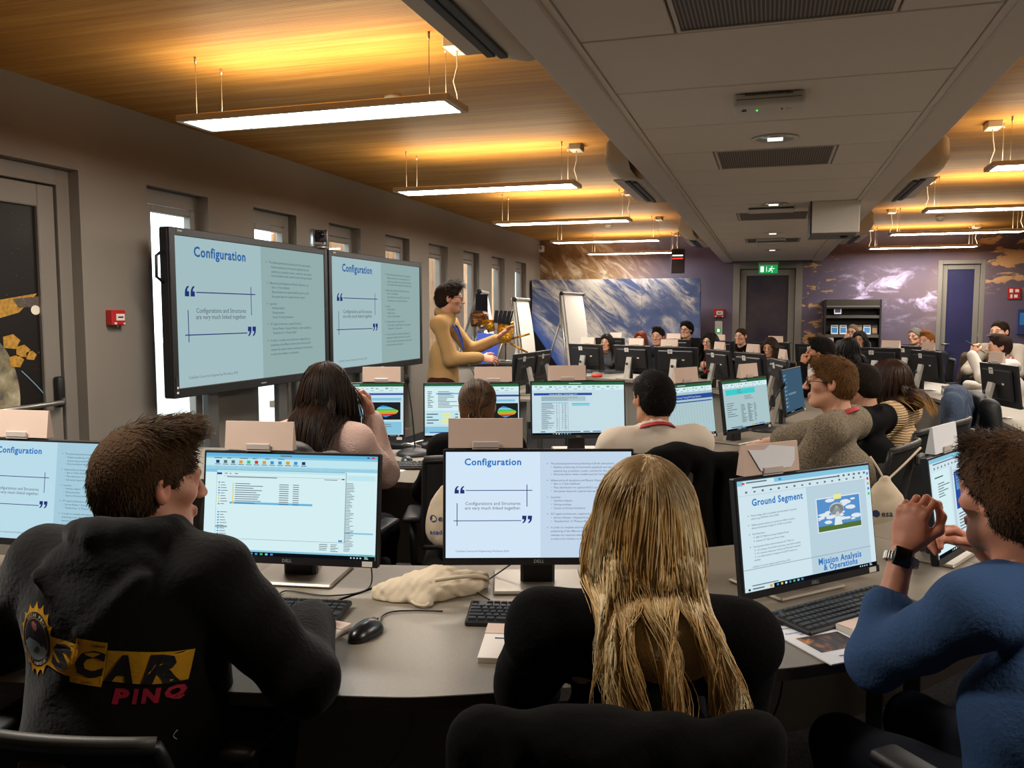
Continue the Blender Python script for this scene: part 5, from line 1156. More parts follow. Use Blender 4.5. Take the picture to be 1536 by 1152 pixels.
    if o.get('band'):                                      # two-tone garment: (local height, lower material)
        zc = (V[F].mean(1) - hip) @ up; mi = (zc < o['band'][0]).astype(int); g_ = link('top', np_mesh('top', V, F, [gm, o['band'][1]], None, mi), r)
    else: g_ = link('top', np_mesh('top', V, F, [gm]), r)
    g_.name = o.get('name', 'sweater')
    if not pose.get('nolegs'):
        f = Field((-.30, -.20, .05), (.30, .62, hz + .16), max(vx, .014)); f.ell(hip, (.165, .125, .12), k=.05)
        for s_ in (-1, 1): a, b, c = legs[s_]; f.cap(a, b, .092, .070, k=.05); f.cap(b, c, .068, .056, k=.03)
        f.wrinkle(.006, 24, seed + 3); f.plane((0, 0, 1), hz + .10); f.plane((0, 0, -1), -.10); V, F = f.mesh(1); link('trousers', np_mesh('trousers', V, F, [o.get('legs', 'cloth_dark')]), r)
        for s_ in (-1, 1):
            c = legs[s_][2]; f = Field(c + np.array([-.08, -.12, -.09]), c + np.array([.08, .24, .06]), .012); f.cap(c + np.array([0, -.04, -.045]), c + np.array([0, .14, -.055]), .045, .040, k=.02); f.cap(c, c + np.array([0, -.02, -.05]), .045, k=.03); f.plane((0, 0, -1), -(c[2] - .088)); V, F = f.mesh(1); link('shoe', np_mesh('shoe', V, F, ['shoe_dark']), r)
    # hair
    hs = hairstyle; st = hs['style']; cols = hs['cols']; cs = hs.get('cap', st)
    if st != 'none':
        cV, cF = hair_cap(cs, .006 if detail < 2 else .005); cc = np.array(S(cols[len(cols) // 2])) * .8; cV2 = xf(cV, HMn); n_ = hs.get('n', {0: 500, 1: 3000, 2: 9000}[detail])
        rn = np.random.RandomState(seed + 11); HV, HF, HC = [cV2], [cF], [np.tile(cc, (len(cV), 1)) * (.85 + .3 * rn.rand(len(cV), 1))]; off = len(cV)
        if st in ('short', 'quiff', 'curly', 'fade', 'buzz'):
            P, Nn = sample(cV, cF, n_, rn); crown = np.array(hs.get('crown', (.012, -.072, .105))); fl = P - crown; fl[:, 2] -= .02; fl -= Nn * np.sum(fl * Nn, 1, keepdims=True); fl /= np.maximum(np.linalg.norm(fl, axis=1, keepdims=True), 1e-6)
            tp = np.clip((P[:, 2:3] - .06) / .05, 0, 1) * np.clip((P[:, 1:2] + .07) / .06, 0, 1)
            D = fl + Nn * (.22 + .6 * tp * hs.get('lift', .6)) + np.array([hs.get('sweep', 0), .6 * hs.get('fwd', .4), 0]) * tp + rn.randn(n_, 3) * hs.get('mess', .22)
            frt = np.clip((P[:, 1:2] - .03) / .04, 0, 1); D = D + Nn * .4 * frt + np.array([0, -.2, .7]) * frt
            L = hs.get('len', .030) * (.55 + .7 * rn.rand(n_)) * (.65 + .65 * tp[:, 0]) * (1 if st != 'buzz' else .25)
            clq = (((P - crown)[:, 0] * 40).astype(int) * 7 + ((P - crown)[:, 1] * 40).astype(int) * 13 + ((P - crown)[:, 2] * 40).astype(int) * 29) % 97; jit = rn.randn(97, 3)[clq]; D = D + jit * hs.get('mess', .22) * .8
            sV, sF, per, _ = strands(P - Nn * .004, D, 4, L / 4, .0010 if detail == 2 else .0014 * hs.get('thick', 1) * (1 if detail else 1.8), .0004, rn, grav=.14, curl=hs.get('curl', .10), sides=3)
            HV.append(xf(sV, HMn)); HF.append(sF + off); HC.append(hair_colors(n_, per, cols, rn, hs.get('tip'), 5, 3, hs.get('root'), clq))
        else:
            # long hair: roots on the scalp, combed from the parting, falling over head and shoulders
            Mi = HMn[:3, :3]; P, Nn = sample(cV, cF, n_, rn, lambda c: ((c[:, 2] > .0) & (c[:, 1] < .085)).astype(float) + 1e-6)
            part = hs.get('part', .0); sidev = np.tanh((P[:, :1] - part) / .012); bk_ = np.clip((.02 - P[:, 1:2]) / .07, 0, 1)
            cr_ = np.array([part, -.035, .135]); D = P - cr_; D /= np.linalg.norm(D, axis=1, keepdims=True); fr_ = np.clip((P[:, 1:2] + .0) / .05, 0, 1)
            D = D + np.concatenate([sidev * (.25 + .9 * fr_), -.9 * fr_, -.35 + 0 * fr_], 1) + rn.randn(n_, 3) * .05
            clp = ((np.arctan2(P[:, 0], -P[:, 1]) + 3.15) / 6.3 * hs.get('locks', 26)).astype(int) * 3 + rn.randint(0, 3, n_)
            D -= Nn * np.sum(D * Nn, 1, keepdims=True); Pw = xf(P, HMn); Dw = D @ Mi.T
            coll = [(xf(np.array([[0, -.014, .032]]), HMn)[0], np.array([.086, .107, .095]) * head.get('s', 1), Mi / head.get('s', 1)), (xf(np.array([[0, .03, -.05]]), HMn)[0], np.array([.066, .075, .085]), Mi / head.get('s', 1)), (xf(np.array([[0, .10, -.02]]), HMn)[0], np.array([.068, .075, .11]), Mi / head.get('s', 1))]
            if st == 'pony':
                tie = xf(np.array([hs.get('tie', (0, -.120, -.035))]), HMn)[0]
                Pp, steps = Pw, 8; path = []; Kk = steps + 1
                tt = np.linspace(0, 1, Kk)[None, :, None]; Q = Pw[:, None, :] * (1 - tt) + tie * tt; cen = coll[0][0]; rad = .112 * head.get('s', 1)
                q = (Q - cen) @ coll[0][2]; s1 = np.linalg.norm(q / np.array([.090, .111, .099]), axis=2, keepdims=True); q = np.where(s1 < 1, q / np.maximum(s1, .3), q); Q = cen + q @ coll[0][2].T
                Q[:, -1] = tie + rn.randn(n_, 3) * .006; sV, sF, per = tubes(Q, .0016, .0012, rn); HV.append(sV); HF.append(sF + off); off += len(sV); HC.append(hair_colors(n_, per, cols, rn))
                n2 = hs.get('tail_n', 160); Pt = tie + rn.randn(n2, 3) * .010; Dt = (np.array([[0, -.8, -.5]]) + rn.randn(n2, 3) * .30) @ Mi.T
                sV, sF, per, _ = strands(Pt, Dt, 8, hs.get('tail', .10) / 8 * (.7 + .5 * rn.rand(n2)), .0028, .001, rn, grav=.30, curl=.12, coll=coll + [(hip + up * .36, np.array([.19, .15, .2]))]); HV.append(sV); HF.append(sF + off); HC.append(hair_colors(n2, per, cols, rn))
            else:
                Rm = np.stack([rts, fw, up], 1); tt = t + .012
                coll += [(hip + up * .36, np.array([.175 + tt, .125 + tt, .185 + tt]), Rm, 1), (hip + up * .19, np.array([.15 + tt, .115 + tt, .18]), Rm, 1), (neck - up * .05, np.array([sw + .05, .068 + tt, .058 + tt]), Rm, 1)]
                ln = hs.get('len', .40); shf = hs.get('shift', 0); drop = ln - .12; hang = max(drop - .15, .03)
                mass = [(neck - fw * .060 + up * .05, np.array([.092, .045, .10])), (neck - fw * (.100 + t * .6) + up * (.03 - hang * .40) + rts * shf * .4, np.array([.108, .040 + t * .3, .05 + hang * (.20 if hs.get('thin') else .42)]))]
                if hang > .12 and not hs.get('thin'): mass.append((neck - fw * (.106 + t) - up * hang * .52 + rts * shf * .8, np.array([.100, .034, hang * .42])))
                if hs.get('mass', 1):
                    fm_ = Field(neck - np.array([.3, .3, .42]), neck + np.array([.3, .2, .25]), .008 if detail else .012)
                    for c_, r_ in mass: fm_.ell(c_, r_ - .006, Rm.tolist(), k=.05)
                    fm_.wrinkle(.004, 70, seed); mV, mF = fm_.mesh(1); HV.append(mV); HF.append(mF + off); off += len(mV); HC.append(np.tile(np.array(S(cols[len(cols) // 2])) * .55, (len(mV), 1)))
                    coll += [(c_, r_ + np.array([.004, .004, .004]), Rm, 2) for c_, r_ in mass]
                steps = hs.get('steps', 22 if detail == 2 else 12); L = (np.maximum(P[:, 2], 0) * 1.55 + drop + .03) * (.74 + .36 * rn.rand(n_) ** .8); gv = hs.get('grav', .30)
                sV, sF, per, _ = strands(Pw, Dw, steps, L / steps, (.0012 if detail == 2 else .0018) * hs.get('thick', 1) * (1 if detail else 1.7), .0005, rn, grav=gv, curl=hs.get('curl', .05), coll=coll, sides=3, clump=clp, catt=hs.get('catt', 0), gather=(neck, rts, hs.get('width', .10), hs.get('pull', 4), up, .10, hs.get('shift', 0)), stick=(coll[0][0], coll[0][1], coll[0][2], .01 + .06 * rn.rand(n_)))
                HV.append(sV); HF.append(sF + off); HC.append(hair_colors(n_, per, cols, rn, hs.get('tip'), steps + 1, 3, hs.get('root'), clp))
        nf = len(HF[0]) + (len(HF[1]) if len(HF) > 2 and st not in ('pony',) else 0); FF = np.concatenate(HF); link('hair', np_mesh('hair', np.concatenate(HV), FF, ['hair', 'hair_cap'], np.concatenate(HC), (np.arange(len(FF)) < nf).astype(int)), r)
    ex = extras or {}
    def loop_on(rad, zoff, tube, matn, name, front=None, n=20):
        m_ = MB(); P = []
        for k in range(n + 1):
            a = -pi / 2 + 2 * pi * k / n; q = neck + up * zoff + rts * rad[0] * cos(a) + fw * rad[1] * sin(a) - up * rad[2] * (sin(a) > 0) * sin(a); P.append(q)
        m_.tube(P, tube, matn, 6, cap=False); return m_.build(name, r)
    if 'lanyard' in ex:
        lm_ = ex['lanyard']; wd = .010; Pb = []
        ctr = neck + up * ex.get('lan_z', .030)
        for k in range(-9, 10):
            a = -pi / 2 + k * pi / 18 * 1.0; q = ctr + rts * (.078 + t * .6) * cos(a) + fw * (.074 + t * .6) * sin(a) - up * (.03 * (1 + sin(a))); Pb.append(q)
        drop = ex.get('lan_drop', .36); c2 = hip + up * .375 + fw * (.118 + t + .012)
        endp = c2 - up * .10 + fw * (.018 if sex == 'm' else .05); L_ = [Pb[0] + fw * .03 - up * .06]; R2 = [Pb[-1] + fw * .03 - up * .06]
        path = [endp, endp * .67 + Pb[0] * .33 + fw * .030, endp * .33 + Pb[0] * .67 + fw * .042] + Pb + [endp * .33 + Pb[-1] * .67 + fw * .042, endp * .67 + Pb[-1] * .33 + fw * .030, endp]
        m_ = MB(); vs = []; 
        for k, q in enumerate(path):
            q = Vector(q); tn = (Vector(path[min(k + 1, len(path) - 1)]) - Vector(path[max(k - 1, 0)])).normalized(); out = (q - Vector(neck - up * .05)); out = (out - tn * out.dot(tn)).normalized(); wv = tn.cross(out).normalized(); vs += [q + wv * wd, q - wv * wd, q - wv * wd - out * .003, q + wv * wd - out * .003]
        fs = [(4 * i + j, 4 * i + (j + 1) % 4, 4 * i + 4 + (j + 1) % 4, 4 * i + 4 + j) for i in range(len(path) - 1) for j in range(4)]; m_.add(vs, fs, lm_, False); m_.build('lanyard', r)
        if ex.get('badge'): 
            m_ = MB(); e = Vector(endp); Mx = Matrix(np.stack([rts, fw, up], 1).tolist()).to_4x4(); Mx.translation = e - Vector(up) * .06; m_.box((0, .004, 0), (.09, .004, .065), 'paper', Mx, bev=.001); m_.build('badge', r)
    if 'glasses' in ex:
        m_ = MB(); 
        for s_ in (-1, 1):
            ring = [(s_ * .033 + .023 * cos(a), .106 - .004 * abs(cos(a)), .002 + .017 * sin(a)) for a in [2 * pi * k / 16 for k in range(17)]]
            m_.tube(ring, ex.get('gt', .0016), ex['glasses'], 5, M=HM, cap=False); m_.tube([(s_ * .056, .102, .006), (s_ * .078, .06, .008), (s_ * .082, .0, .004), (s_ * .080, -.012, -.012)], .0016, ex['glasses'], 5, M=HM)
        m_.tube([(-.011, .107, .004), (0, .111, .006), (.011, .107, .004)], .0016, ex['glasses'], 5, M=HM); m_.build('glasses', r)
    return r, dict(hip=hip, neck=neck, up=up, fw=fw, rt=rts, HM=HM, arms=arms, hc=hc, r=r)
def tubes(Q, r0, r1, rng, sides=3):
    N, K, _ = Q.shape; T = np.gradient(Q, axis=1); T /= np.maximum(np.linalg.norm(T, axis=2, keepdims=True), 1e-9); ref = np.array([.3, .5, .81]); U_ = np.cross(T, ref); U_ /= np.maximum(np.linalg.norm(U_, axis=2, keepdims=True), 1e-9); W_ = np.cross(T, U_)
    rad = (r0 + (r1 - r0) * np.linspace(0, 1, K))[None, :, None] * (0.7 + .6 * rng.rand(N, 1, 1)); V = np.stack([Q + (U_ * cos(2 * pi * j / sides) + W_ * sin(2 * pi * j / sides)) * rad for j in range(sides)], 2).reshape(-1, 3)
    base = (np.arange(N) * K * sides)[:, None, None] + (np.arange(K - 1) * sides)[None, :, None]; j = np.arange(sides)[None, None, :]; j2 = (j + 1) % sides
    return V, np.stack([base + j, base + j2, base + sides + j2, base + sides + j], 3).reshape(-1, 4), K * sides
# ================================================================== CHAIRS AND PEOPLE
mat('cloth_dark', '#1a1a1e', .9, bump=(60, .2)); mat('shoe_dark', '#1b1816', .6)
mat('hoodie_black', '#121110', .92, bump=(90, .25), sheen=.1); mat('black_knit', '#0d0c0d', .95, bump=(120, .2)); mat('blue_sweat', '#3a5379', .92, bump=(110, .25), var=(7, .06)); mat('pink_knit', '#d9b9ae', .95, bump=(120, .6)); mat('shirt_white', '#dccdbb', .85, bump=(14, .35)); mat('tan_knit', '#b48f5e', .92, bump=(120, .25)); mat('brown_cord', '#3c2319', .9, bump=(90, .3))
def knit(name, a, b, sc, st):
    k = NT(name, .95, .15); n = k.noise(k.obj(), sc, 3, .7); k.color(k.ramp(n, [(.38, a), (.62, b)])); k.bump(n, st, .01); return k.m
knit('grey_heather', '#4c443a', '#a3937c', 210, .5); knit('grey_band', '#2e2c2b', '#55514c', 150, .5)
ck = NT('cream_knit', .95, .15); wv = ck.nt.nodes.new('ShaderNodeTexWave'); wv.inputs['Scale'].default_value = 22; wv.inputs['Distortion'].default_value = 3; wv.bands_direction = 'Z'; ck.put(wv.inputs['Vector'], ck.obj()); ck.color(ck.ramp(wv.outputs[1], [(.2, '#a88963'), (.7, '#d8b98f')])); ck.bump(wv.outputs[1], .5, .01)
mat('lanyard_red', '#b3232a', .7); mat('lanyard_blue', '#24479b', .7); mat('navy_cloth', '#23262f', .9); mat('grey_cloth', '#4a4b50', .9); mat('white_cloth', '#cfc8bf', .9); mat('beige_cloth', '#a89e90', .9); mat('glasses_black', '#15130f', .35); mat('glasses_gold', '#8d7448', .3, .8); mat('burgundy', '#5d1f22', .7)
for n_ in ('cloth_dark', 'hoodie_black', 'black_knit', 'blue_sweat', 'pink_knit', 'shirt_white', 'tan_knit', 'brown_cord', 'navy_cloth', 'grey_cloth', 'white_cloth', 'beige_cloth'): MATS[n_].node_tree.nodes['Principled BSDF'].inputs['Specular IOR Level'].default_value = .12
# ---- office chair
def mesh_fabric():
    k = NT('chair_mesh', .8, .2); v = k.obj(); s_ = k.sep(v); a = k.math('PINGPONG', k.math('MULTIPLY', s_[0], 260.0), .5); b = k.math('PINGPONG', k.math('MULTIPLY', s_[2], 260.0), .5); k.color(k.mix(k.mr(k.math('MINIMUM', a, b), .1, .2), '#2c2b2b', '#0d0d0e')); return k.m
mesh_fabric(); mat('chair_frame', '#1b1b1c', .45); mat('chair_seat', '#161617', .9, bump=(200, .2)); mat('chair_rim', '#45423d', .5)
def chair_proto(zt=.93):
    r = empty('office_chair')
    m_ = MB(); m_.box((0, .03, .435), (.48, .47, .06), 'chair_seat', bev=.028, seg=3); m_.build('seat', r)
    def bk(u, v):
        x = (u - .5) * (.44 - .03 * v); z = .56 + v * (zt - .56); return (x, -.215 - .07 * (v - .3) * (v > .3) + .05 * (abs(u - .5) * 2) ** 2, z + .015 * (1 - (abs(u - .5) * 2) ** 2))
    m_ = MB(); m_.grid(bk, 13, 9, 'chair_mesh'); m_.grid(lambda u, v: tuple(np.array(bk(1 - u, v)) + np.array([0, -.006, 0])), 13, 9, 'chair_mesh'); m_.build('backrest', r)
    m_ = MB(); P = [bk(0, k / 8) for k in range(9)] + [bk(k / 12, 1) for k in range(1, 13)] + [bk(1, 1 - k / 8) for k in range(1, 9)] + [bk(1 - k / 12, 0) for k in range(1, 13)]; m_.tube(P, .013, 'chair_frame', 8, cap=False); m_.build('back_frame', r)
    m_ = MB(); m_.tube([tuple(np.array(bk(k / 12, 1)) + np.array([0, -.004, .012])) for k in range(13)], .011, 'chair_rim', 8); m_.build('top_rim', r)
    m_ = MB(); m_.box((0, -.285 if zt > .9 else -.25, zt - .045), (.10, .025, .045), 'chair_rim', bev=.008); m_.build('rear_handle', r)
    m_ = MB(); m_.tube([(0, .0, .39), (0, -.20, .40), (0, -.25, .50), (0, -.245, min(.68, zt - .06))], [.03, .028, .025, .02], 'chair_frame', 8); m_.build('back_support', r)
    for s_ in (-1, 1):
        m_ = MB(); m_.tube([(s_ * .22, .0, .42), (s_ * .275, .0, .44), (s_ * .28, -.01, .64)], .017, 'chair_frame', 8); m_.box((s_ * .28, .04, .652), (.075, .24, .028), 'chair_frame', bev=.012, seg=2); m_.build('armrest', r)
    m_ = MB(); m_.tube([(0, 0, .10), (0, 0, .42)], .026, 'chair_frame', 12); m_.build('gas_column', r)
    for k in range(5):
        a = 2 * pi * k / 5 + .3; m_ = MB(); m_.tube([(0, 0, .115), (.18 * cos(a), .18 * sin(a), .10), (.30 * cos(a), .30 * sin(a), .075)], [.026, .02, .014], 'chair_frame', 8); lg = m_.build('base_leg', r)
        m_ = MB(); c = Vector((.30 * cos(a), .30 * sin(a), .03)); t = Vector((-sin(a), cos(a), 0)); m_.tube([c - t * .022, c + t * .022], .03, 'chair_frame', 12); m_.build('caster', lg)
    return r
CH = chair_proto(); CHLOW = chair_proto(.74)
def chair(x, y, yaw, label, low=False): return dup(CHLOW if low else CH, (x, y, 0), R_(yaw), label, 'office chairs') 
def put_chair(x, y, yaw, label, low=False):
    c = chair(x, y, yaw, label, low); tag(c, label, 'chair'); return c
# ---- seat a person so that the top of the head comes to a given spot
def seat(hx, hy, ztop, yaw, lean=8, who='', ch=True, **kw):
    side = R_(kw.get('side', 0)); l = R_(lean); nl = kw.get('necklen', .145); ho = kw.get('headoff', (0, 0, 0))
    up = np.array([sin(side), sin(l) * cos(side), cos(l) * cos(side)]); hc = np.array([0, 0, .55]) + up * .50 + up * nl * .6 + np.array([0, .035, nl * .45]) + np.array(ho)
    s = ztop / (hc[2] + kw.pop('topoff', .122)); a = R_(yaw); x = hx - s * (cos(a) * hc[0] - sin(a) * hc[1]); y = hy - s * (sin(a) * hc[0] + cos(a) * hc[1])
    if ch:
        put_chair(x, y, yaw, 'black mesh office chair of ' + who, kw.pop('low', False))
    d = dict(x=x, y=y, yaw=yaw, lean=lean, s=s); d.update(kw)
    for k in ('armL', 'armR'):
        sp = d.get(k)
        if isinstance(sp, dict) and 'W' in sp:
            w = np.array(sp['W'], float) - np.array([x, y, 0]); sp['w'] = np.array([cos(a) * w[0] + sin(a) * w[1], -sin(a) * w[0] + cos(a) * w[1], w[2]]) / s
        if isinstance(sp, dict):
            for q in ('dir', 'back'):
                if q + 'W' in sp: w = np.array(sp[q + 'W'], float); sp[q] = (cos(a) * w[0] + sin(a) * w[1], -sin(a) * w[0] + cos(a) * w[1], w[2])
    return d
BROWN = ['#3b2717', '#54381f', '#6b4a2b']; DARK = ['#17110d', '#221913', '#2c2018']; BLACK = ['#0d0b0a', '#15110f', '#1c1714']; BLONDE = ['#8a6636', '#b08a4e', '#c9a566', '#d9bb84', '#6f5230']
# --- A: man in black logo hoodie
pA = seat(-1.275, 1.47, 1.285, 8, 3, 'the man in the logo hoodie', low=True, headoff=(.02, .015, -.02), broad=1.02, bulk=1.20, armR=dict(W=(-1.03, 1.70, .79), pole=(.6, -.7, -.45), hand='relax'), armL=dict(W=(-1.55, 1.62, .79), pole=(-.7, -.6, -.4), hand='relax'))
A_, iA = person('man in black hoodie with yellow logo looking at the file list', pA, dict(skin='#c98f74', yaw=-36, pitch=-4, brow='#3b2717', s=1.04), None, dict(style='quiff', cols=['#2a1c10', '#3b2918', '#503922', '#33230f'], len=.030, lift=.7, mess=.15, n=9000, crown=(-.01, -.088, .075), fwd=.5, tip=('#5f4529', .6)), dict(mat='hoodie_black', collar='hood', boxy=True, t=.022, sleeve=.012, wr=.008, name='hoodie', legs='cloth_dark'), 2, 11)
# --- B: blonde woman
pB = seat(-.206, 1.468, 1.282, 18, 3, 'the blonde woman', ch=False, bulk=1.18, broad=1.10, armL=dict(W=(-.46, 1.80, .79), pole=(-.5, -.5, -.9), hand='relax'), armR=dict(W=(-.12, 1.88, .79), pole=(.15, -.5, -1), hand='relax'), side=4, topoff=.128)
put_chair(pB['x'] - .045, pB['y'] - .02, 16, 'black office chair of the blonde woman under a black jacket').scale = (1, 1, .95)
B_, iB = person('woman with long blonde hair in a black sweater', pB, dict(sex='f', skin='#d2a084', yaw=0, pitch=-6, brow='#8a6636'), None, dict(style='long', cols=['#a9834c', '#cfa565', '#e6c07e', '#f6daa2', '#fff0c8', '#b58c54'], len=.40, n=5200, thick=1.1, steps=24, curl=.085, catt=.10, thin=True, part=.0, root=('#8a6a40', .25), width=.125, shift=.05, pull=1.5, locks=17), dict(mat='black_knit', collar='crew', t=.018, sleeve=.010, wr=.010, name='sweater'), 2, 5)
# --- C: bearded man in blue
pC = seat(.478, 1.905, 1.274, 42, 7, 'the bearded man in blue', broad=1.0, bulk=1.08, armL=dict(W=(.295, 2.0, 1.0), pole=(-.15, .7, -1), hand='bent', dirW=(.22, .18, .95), backW=(-.55, -.80, .1)), armR=dict(W=(.50, 2.20, .97), pole=(.8, .0, -1), hand='bent', dirW=(-.85, -.20, .40), backW=(.15, .5, .8)))
C_, iC = person('bearded man in blue sweater with clasped hands and smart watch', pC, dict(skin='#c98a6e', yaw=-4, pitch=-2, brow='#3a2415', beard=.8, beardc='#4a2f1e'), None, dict(style='curly', cols=['#2e1d12', '#46301d', '#5c4028', '#3a2616'], len=.026, lift=.6, mess=.30, curl=.6, n=9000, crown=(.0, -.06, .11)), dict(mat='blue_sweat', collar='crew', t=.014, sleeve=.006, wr=.008, cut=(.45, .62), name='sweatshirt', legs='navy_cloth'), 2, 23)
# --- D: brunette in pink
pD = seat(-1.80, 3.15, 1.325, 4, 10, 'the brunette', armL='desk', armR=dict(w=(.13, .30, 1.06), pole=(.25, .1, -1), hand='bent', dir=(-.25, -.1, .9), back=(.4, .7, .2)))
person('woman with long dark brown hair in a pale pink sweater', pD, dict(sex='f', skin='#c9937a', yaw=-8, pitch=-3, brow='#2a1a10'), None, dict(style='long', cols=['#20140d', '#2f1e13', '#40291a', '#1a100a'], len=.38, n=1900, thick=1.25, steps=16, curl=.03, part=.01), dict(mat='pink_knit', collar='crew', t=.016, wr=.006, name='sweater'), 1, 31)
# --- E: ponytail
pE = seat(-1.245, 3.50, 1.235, 18, 10, 'the ponytailed person')
person('person with brown ponytail and black top seen from behind', pE, dict(sex='f', skin='#c9957b', yaw=0, pitch=-4, brow='#4a321e'), None, dict(style='pony', cols=['#3f2b1a', '#573c24', '#6b4b2e', '#2f2013'], n=1500, tail=.12), dict(mat='black_knit', collar='crew', t=.014, name='sweater'), 1, 37, dict(lanyard='lanyard_red', lan_z=.02))
# --- F: white shirt
pF = seat(-.485, 3.655, 1.280, 24, 8, 'the white shirted man', broad=1.03, bulk=1.08)
person('man with black hair in a white shirt and red lanyard', pF, dict(skin='#bd8a68', yaw=16, pitch=-3, brow='#15110f'), None, dict(style='short', cols=BLACK, len=.030, lift=.5, mess=.16, n=2600, crown=(.01, -.07, .10)), dict(mat='shirt_white', collar='shirt', t=.016, sleeve=.010, wr=.008, name='shirt'), 1, 41, dict(lanyard='lanyard_red', lan_z=.046))
# --- G: grey knitted sweater, glasses
pG = seat(.280, 4.21, 1.328, 68, 8, 'the man in the grey knitted sweater', armL=dict(W=(-.02, 4.28, .80), pole=(-.5, -.3, -1), hand='fist', dirW=(-.8, .5, 0), backW=(0, 0, 1)), armR=dict(W=(-.10, 4.75, .80), pole=(.9, .2, -.4), hand='relax'))
person('man with glasses and ginger brown hair in a grey knitted sweater', pG, dict(skin='#cf9a7d', yaw=18, pitch=2, brow='#6b4a2a'), None, dict(style='short', cols=['#4a3119', '#6b4a27', '#7f5c34'], len=.038, lift=.7, mess=.22, n=2800), dict(mat='grey_heather', collar='crew', cut=(.35, .6), t=.018, sleeve=.010, wr=.005, name='sweater', legs='navy_cloth'), 1, 43, dict(lanyard='lanyard_red', glasses='glasses_black', lan_z=.030))
# --- H: black and grey sweater
pH = seat(.47, 4.86, 1.265, 62, 12, 'the man in the two tone sweater')
person('dark haired man in black sweater with grey lower half', pH, dict(skin='#c08b6e', yaw=5, pitch=-2, brow='#17110d'), None, dict(style='fade', cols=DARK, len=.026, lift=.5, mess=.2, n=1600), dict(mat='black_knit', band=(.22, 'grey_band'), collar='crew', t=.018, name='sweater'), 1, 47)
# --- I: cream knit
pI = seat(.66, 5.22, 1.270, 66, 12, 'the woman in the cream sweater')
I_, iI = person('woman with brown hair blonde at the tips in a cream knitted sweater', pI, dict(sex='f', skin='#cf9f86', yaw=4, pitch=-2, brow='#3a2415'), None, dict(style='long', cols=['#2c1a10', '#3d2617', '#50331f'], len=.28, n=1700, thick=1.2, steps=14, curl=.03, tip=('#b98a48', .72)), dict(mat='cream_knit', collar='crew', t=.022, sleeve=.012, wr=.006, name='sweater', legs='burgundy'), 1, 53, dict(glasses='glasses_black'))
# --- P: presenter, standing
a = R_(-74); hcz = .92 + .53 + .087 + .065; sP = 1.785 / (hcz + .122); hy_ = .53 * sin(R_(2)) + .035
pP = dict(x=-2.545 + sin(a) * hy_ * sP, y=6.47 - cos(a) * hy_ * sP, yaw=-74, lean=2, s=sP, stand=True, broad=1.0, bulk=1.02, twist=-8,
          armR=dict(w=(.05, .30, 1.13), pole=(.7, -1, -.6), hand='relax', dir=(-.25, .95, -.12), back=(.75, .1, .65)), armL=dict(w=(-.16, .42, 1.27), pole=(-.7, -.6, -1), hand='open', dir=(.1, .75, .65), back=(-.3, -.6, .7)))
P_, iP = person('presenter in tan sweater with blue lanyard gesturing beside the wall displays', pP, dict(skin='#cf9a7c', yaw=4, pitch=-2, brow='#1c130d', beard=.35, beardc='#4a3628'), None, dict(style='quiff', cols=['#1a110b', '#2a1c12', '#3a281a'], len=.036, lift=.7, mess=.25, n=2600), dict(mat='tan_knit', collar='shirt', t=.012, sleeve=.004, wr=.006, name='sweater', legs='brown_cord'), 1, 59, dict(lanyard='lanyard_blue', glasses='glasses_black', badge=True, lan_z=.036))
# --- far people
def far(u, hx, hy, zt, yaw, label, sex='m', skin='#c9967a', style='short', cols=DARK, outfit='navy_cloth', who='', lean=8, hyaw=0, pitch=0, ex=None, seed=100, arms=None, hair=None, head=None, ch=True):
    kw = dict(arms or {}); p = seat(hx, hy, zt, yaw, lean, who or label, ch=ch, **kw); h = dict(style=style, cols=cols, n=500); h.update(hair or {})
    hd = dict(sex=sex, skin=skin, yaw=hyaw, pitch=pitch, brow=cols[0]); hd.update(head or {})
    return person(label, p, hd, None, h, dict(mat=outfit, collar='crew', t=.016, name='top'), 0, seed, ex or {}, 'people in the far rows')
chin = dict(armR=dict(w=(.05, .30, 1.06), pole=(.6, .2, -1), hand='fist', dir=(-.2, -.2, .9), back=(.3, .8, .2)))
far('J', -2.13, 11.25, 1.262, 170, 'woman with dark hair half hidden by the leftmost far screen', 'f', style='long', cols=DARK, outfit='grey_cloth', seed=101, hair=dict(len=.3, n=420), who='the half hidden dark haired woman')
far('K', -1.78, 12.0, 1.285, 175, 'red haired woman squeezed behind the dark browed man', 'f', skin='#d8a48c', style='long', cols=['#6b2f17', '#8a3f1f', '#a04e28'], outfit='navy_cloth', seed=102, hair=dict(len=.3, n=420), who='the red haired woman')
far('L', -1.46, 11.45, 1.35, 165, 'man with short dark hair peering over the second far screen', style='quiff', outfit='navy_cloth', seed=103, who='the man peering over the second far screen')
far('M', -1.30, 13.75, 1.405, 158, 'young man with black glasses and red lanyard before the partition', style='curly', cols=BLACK, outfit='black_knit', seed=104, ex=dict(glasses='glasses_black', gt=.003, lanyard='lanyard_red'), who='the young man in black glasses')
far('N', -.72, 10.75, 1.30, 150, 'woman with black hair and round glasses resting on her hand', 'f', skin='#d3a085', style='long', cols=BLACK, outfit='black_knit', seed=105, hair=dict(len=.36, n=450), ex=dict(glasses='glasses_black', lanyard='lanyard_red'), who='the woman with round glasses')
far('O', -.42, 13.0, 1.318, 155, 'man with short brown hair seated before the dark printed door', style='fade', cols=['#2b1c11', '#3d2919'], outfit='black_knit', seed=106, ex=dict(lanyard='lanyard_red'), who='the man before the dark door')
far('Q', .0, 10.35, 1.255, 160, 'woman with wavy dark brown hair looking down at her screen', 'f', style='long', cols=['#2a1a11', '#3a2417', '#4a2f1f'], outfit='grey_cloth', seed=107, pitch=-10, hair=dict(len=.34, n=450, curl=.12), who='the wavy haired woman')
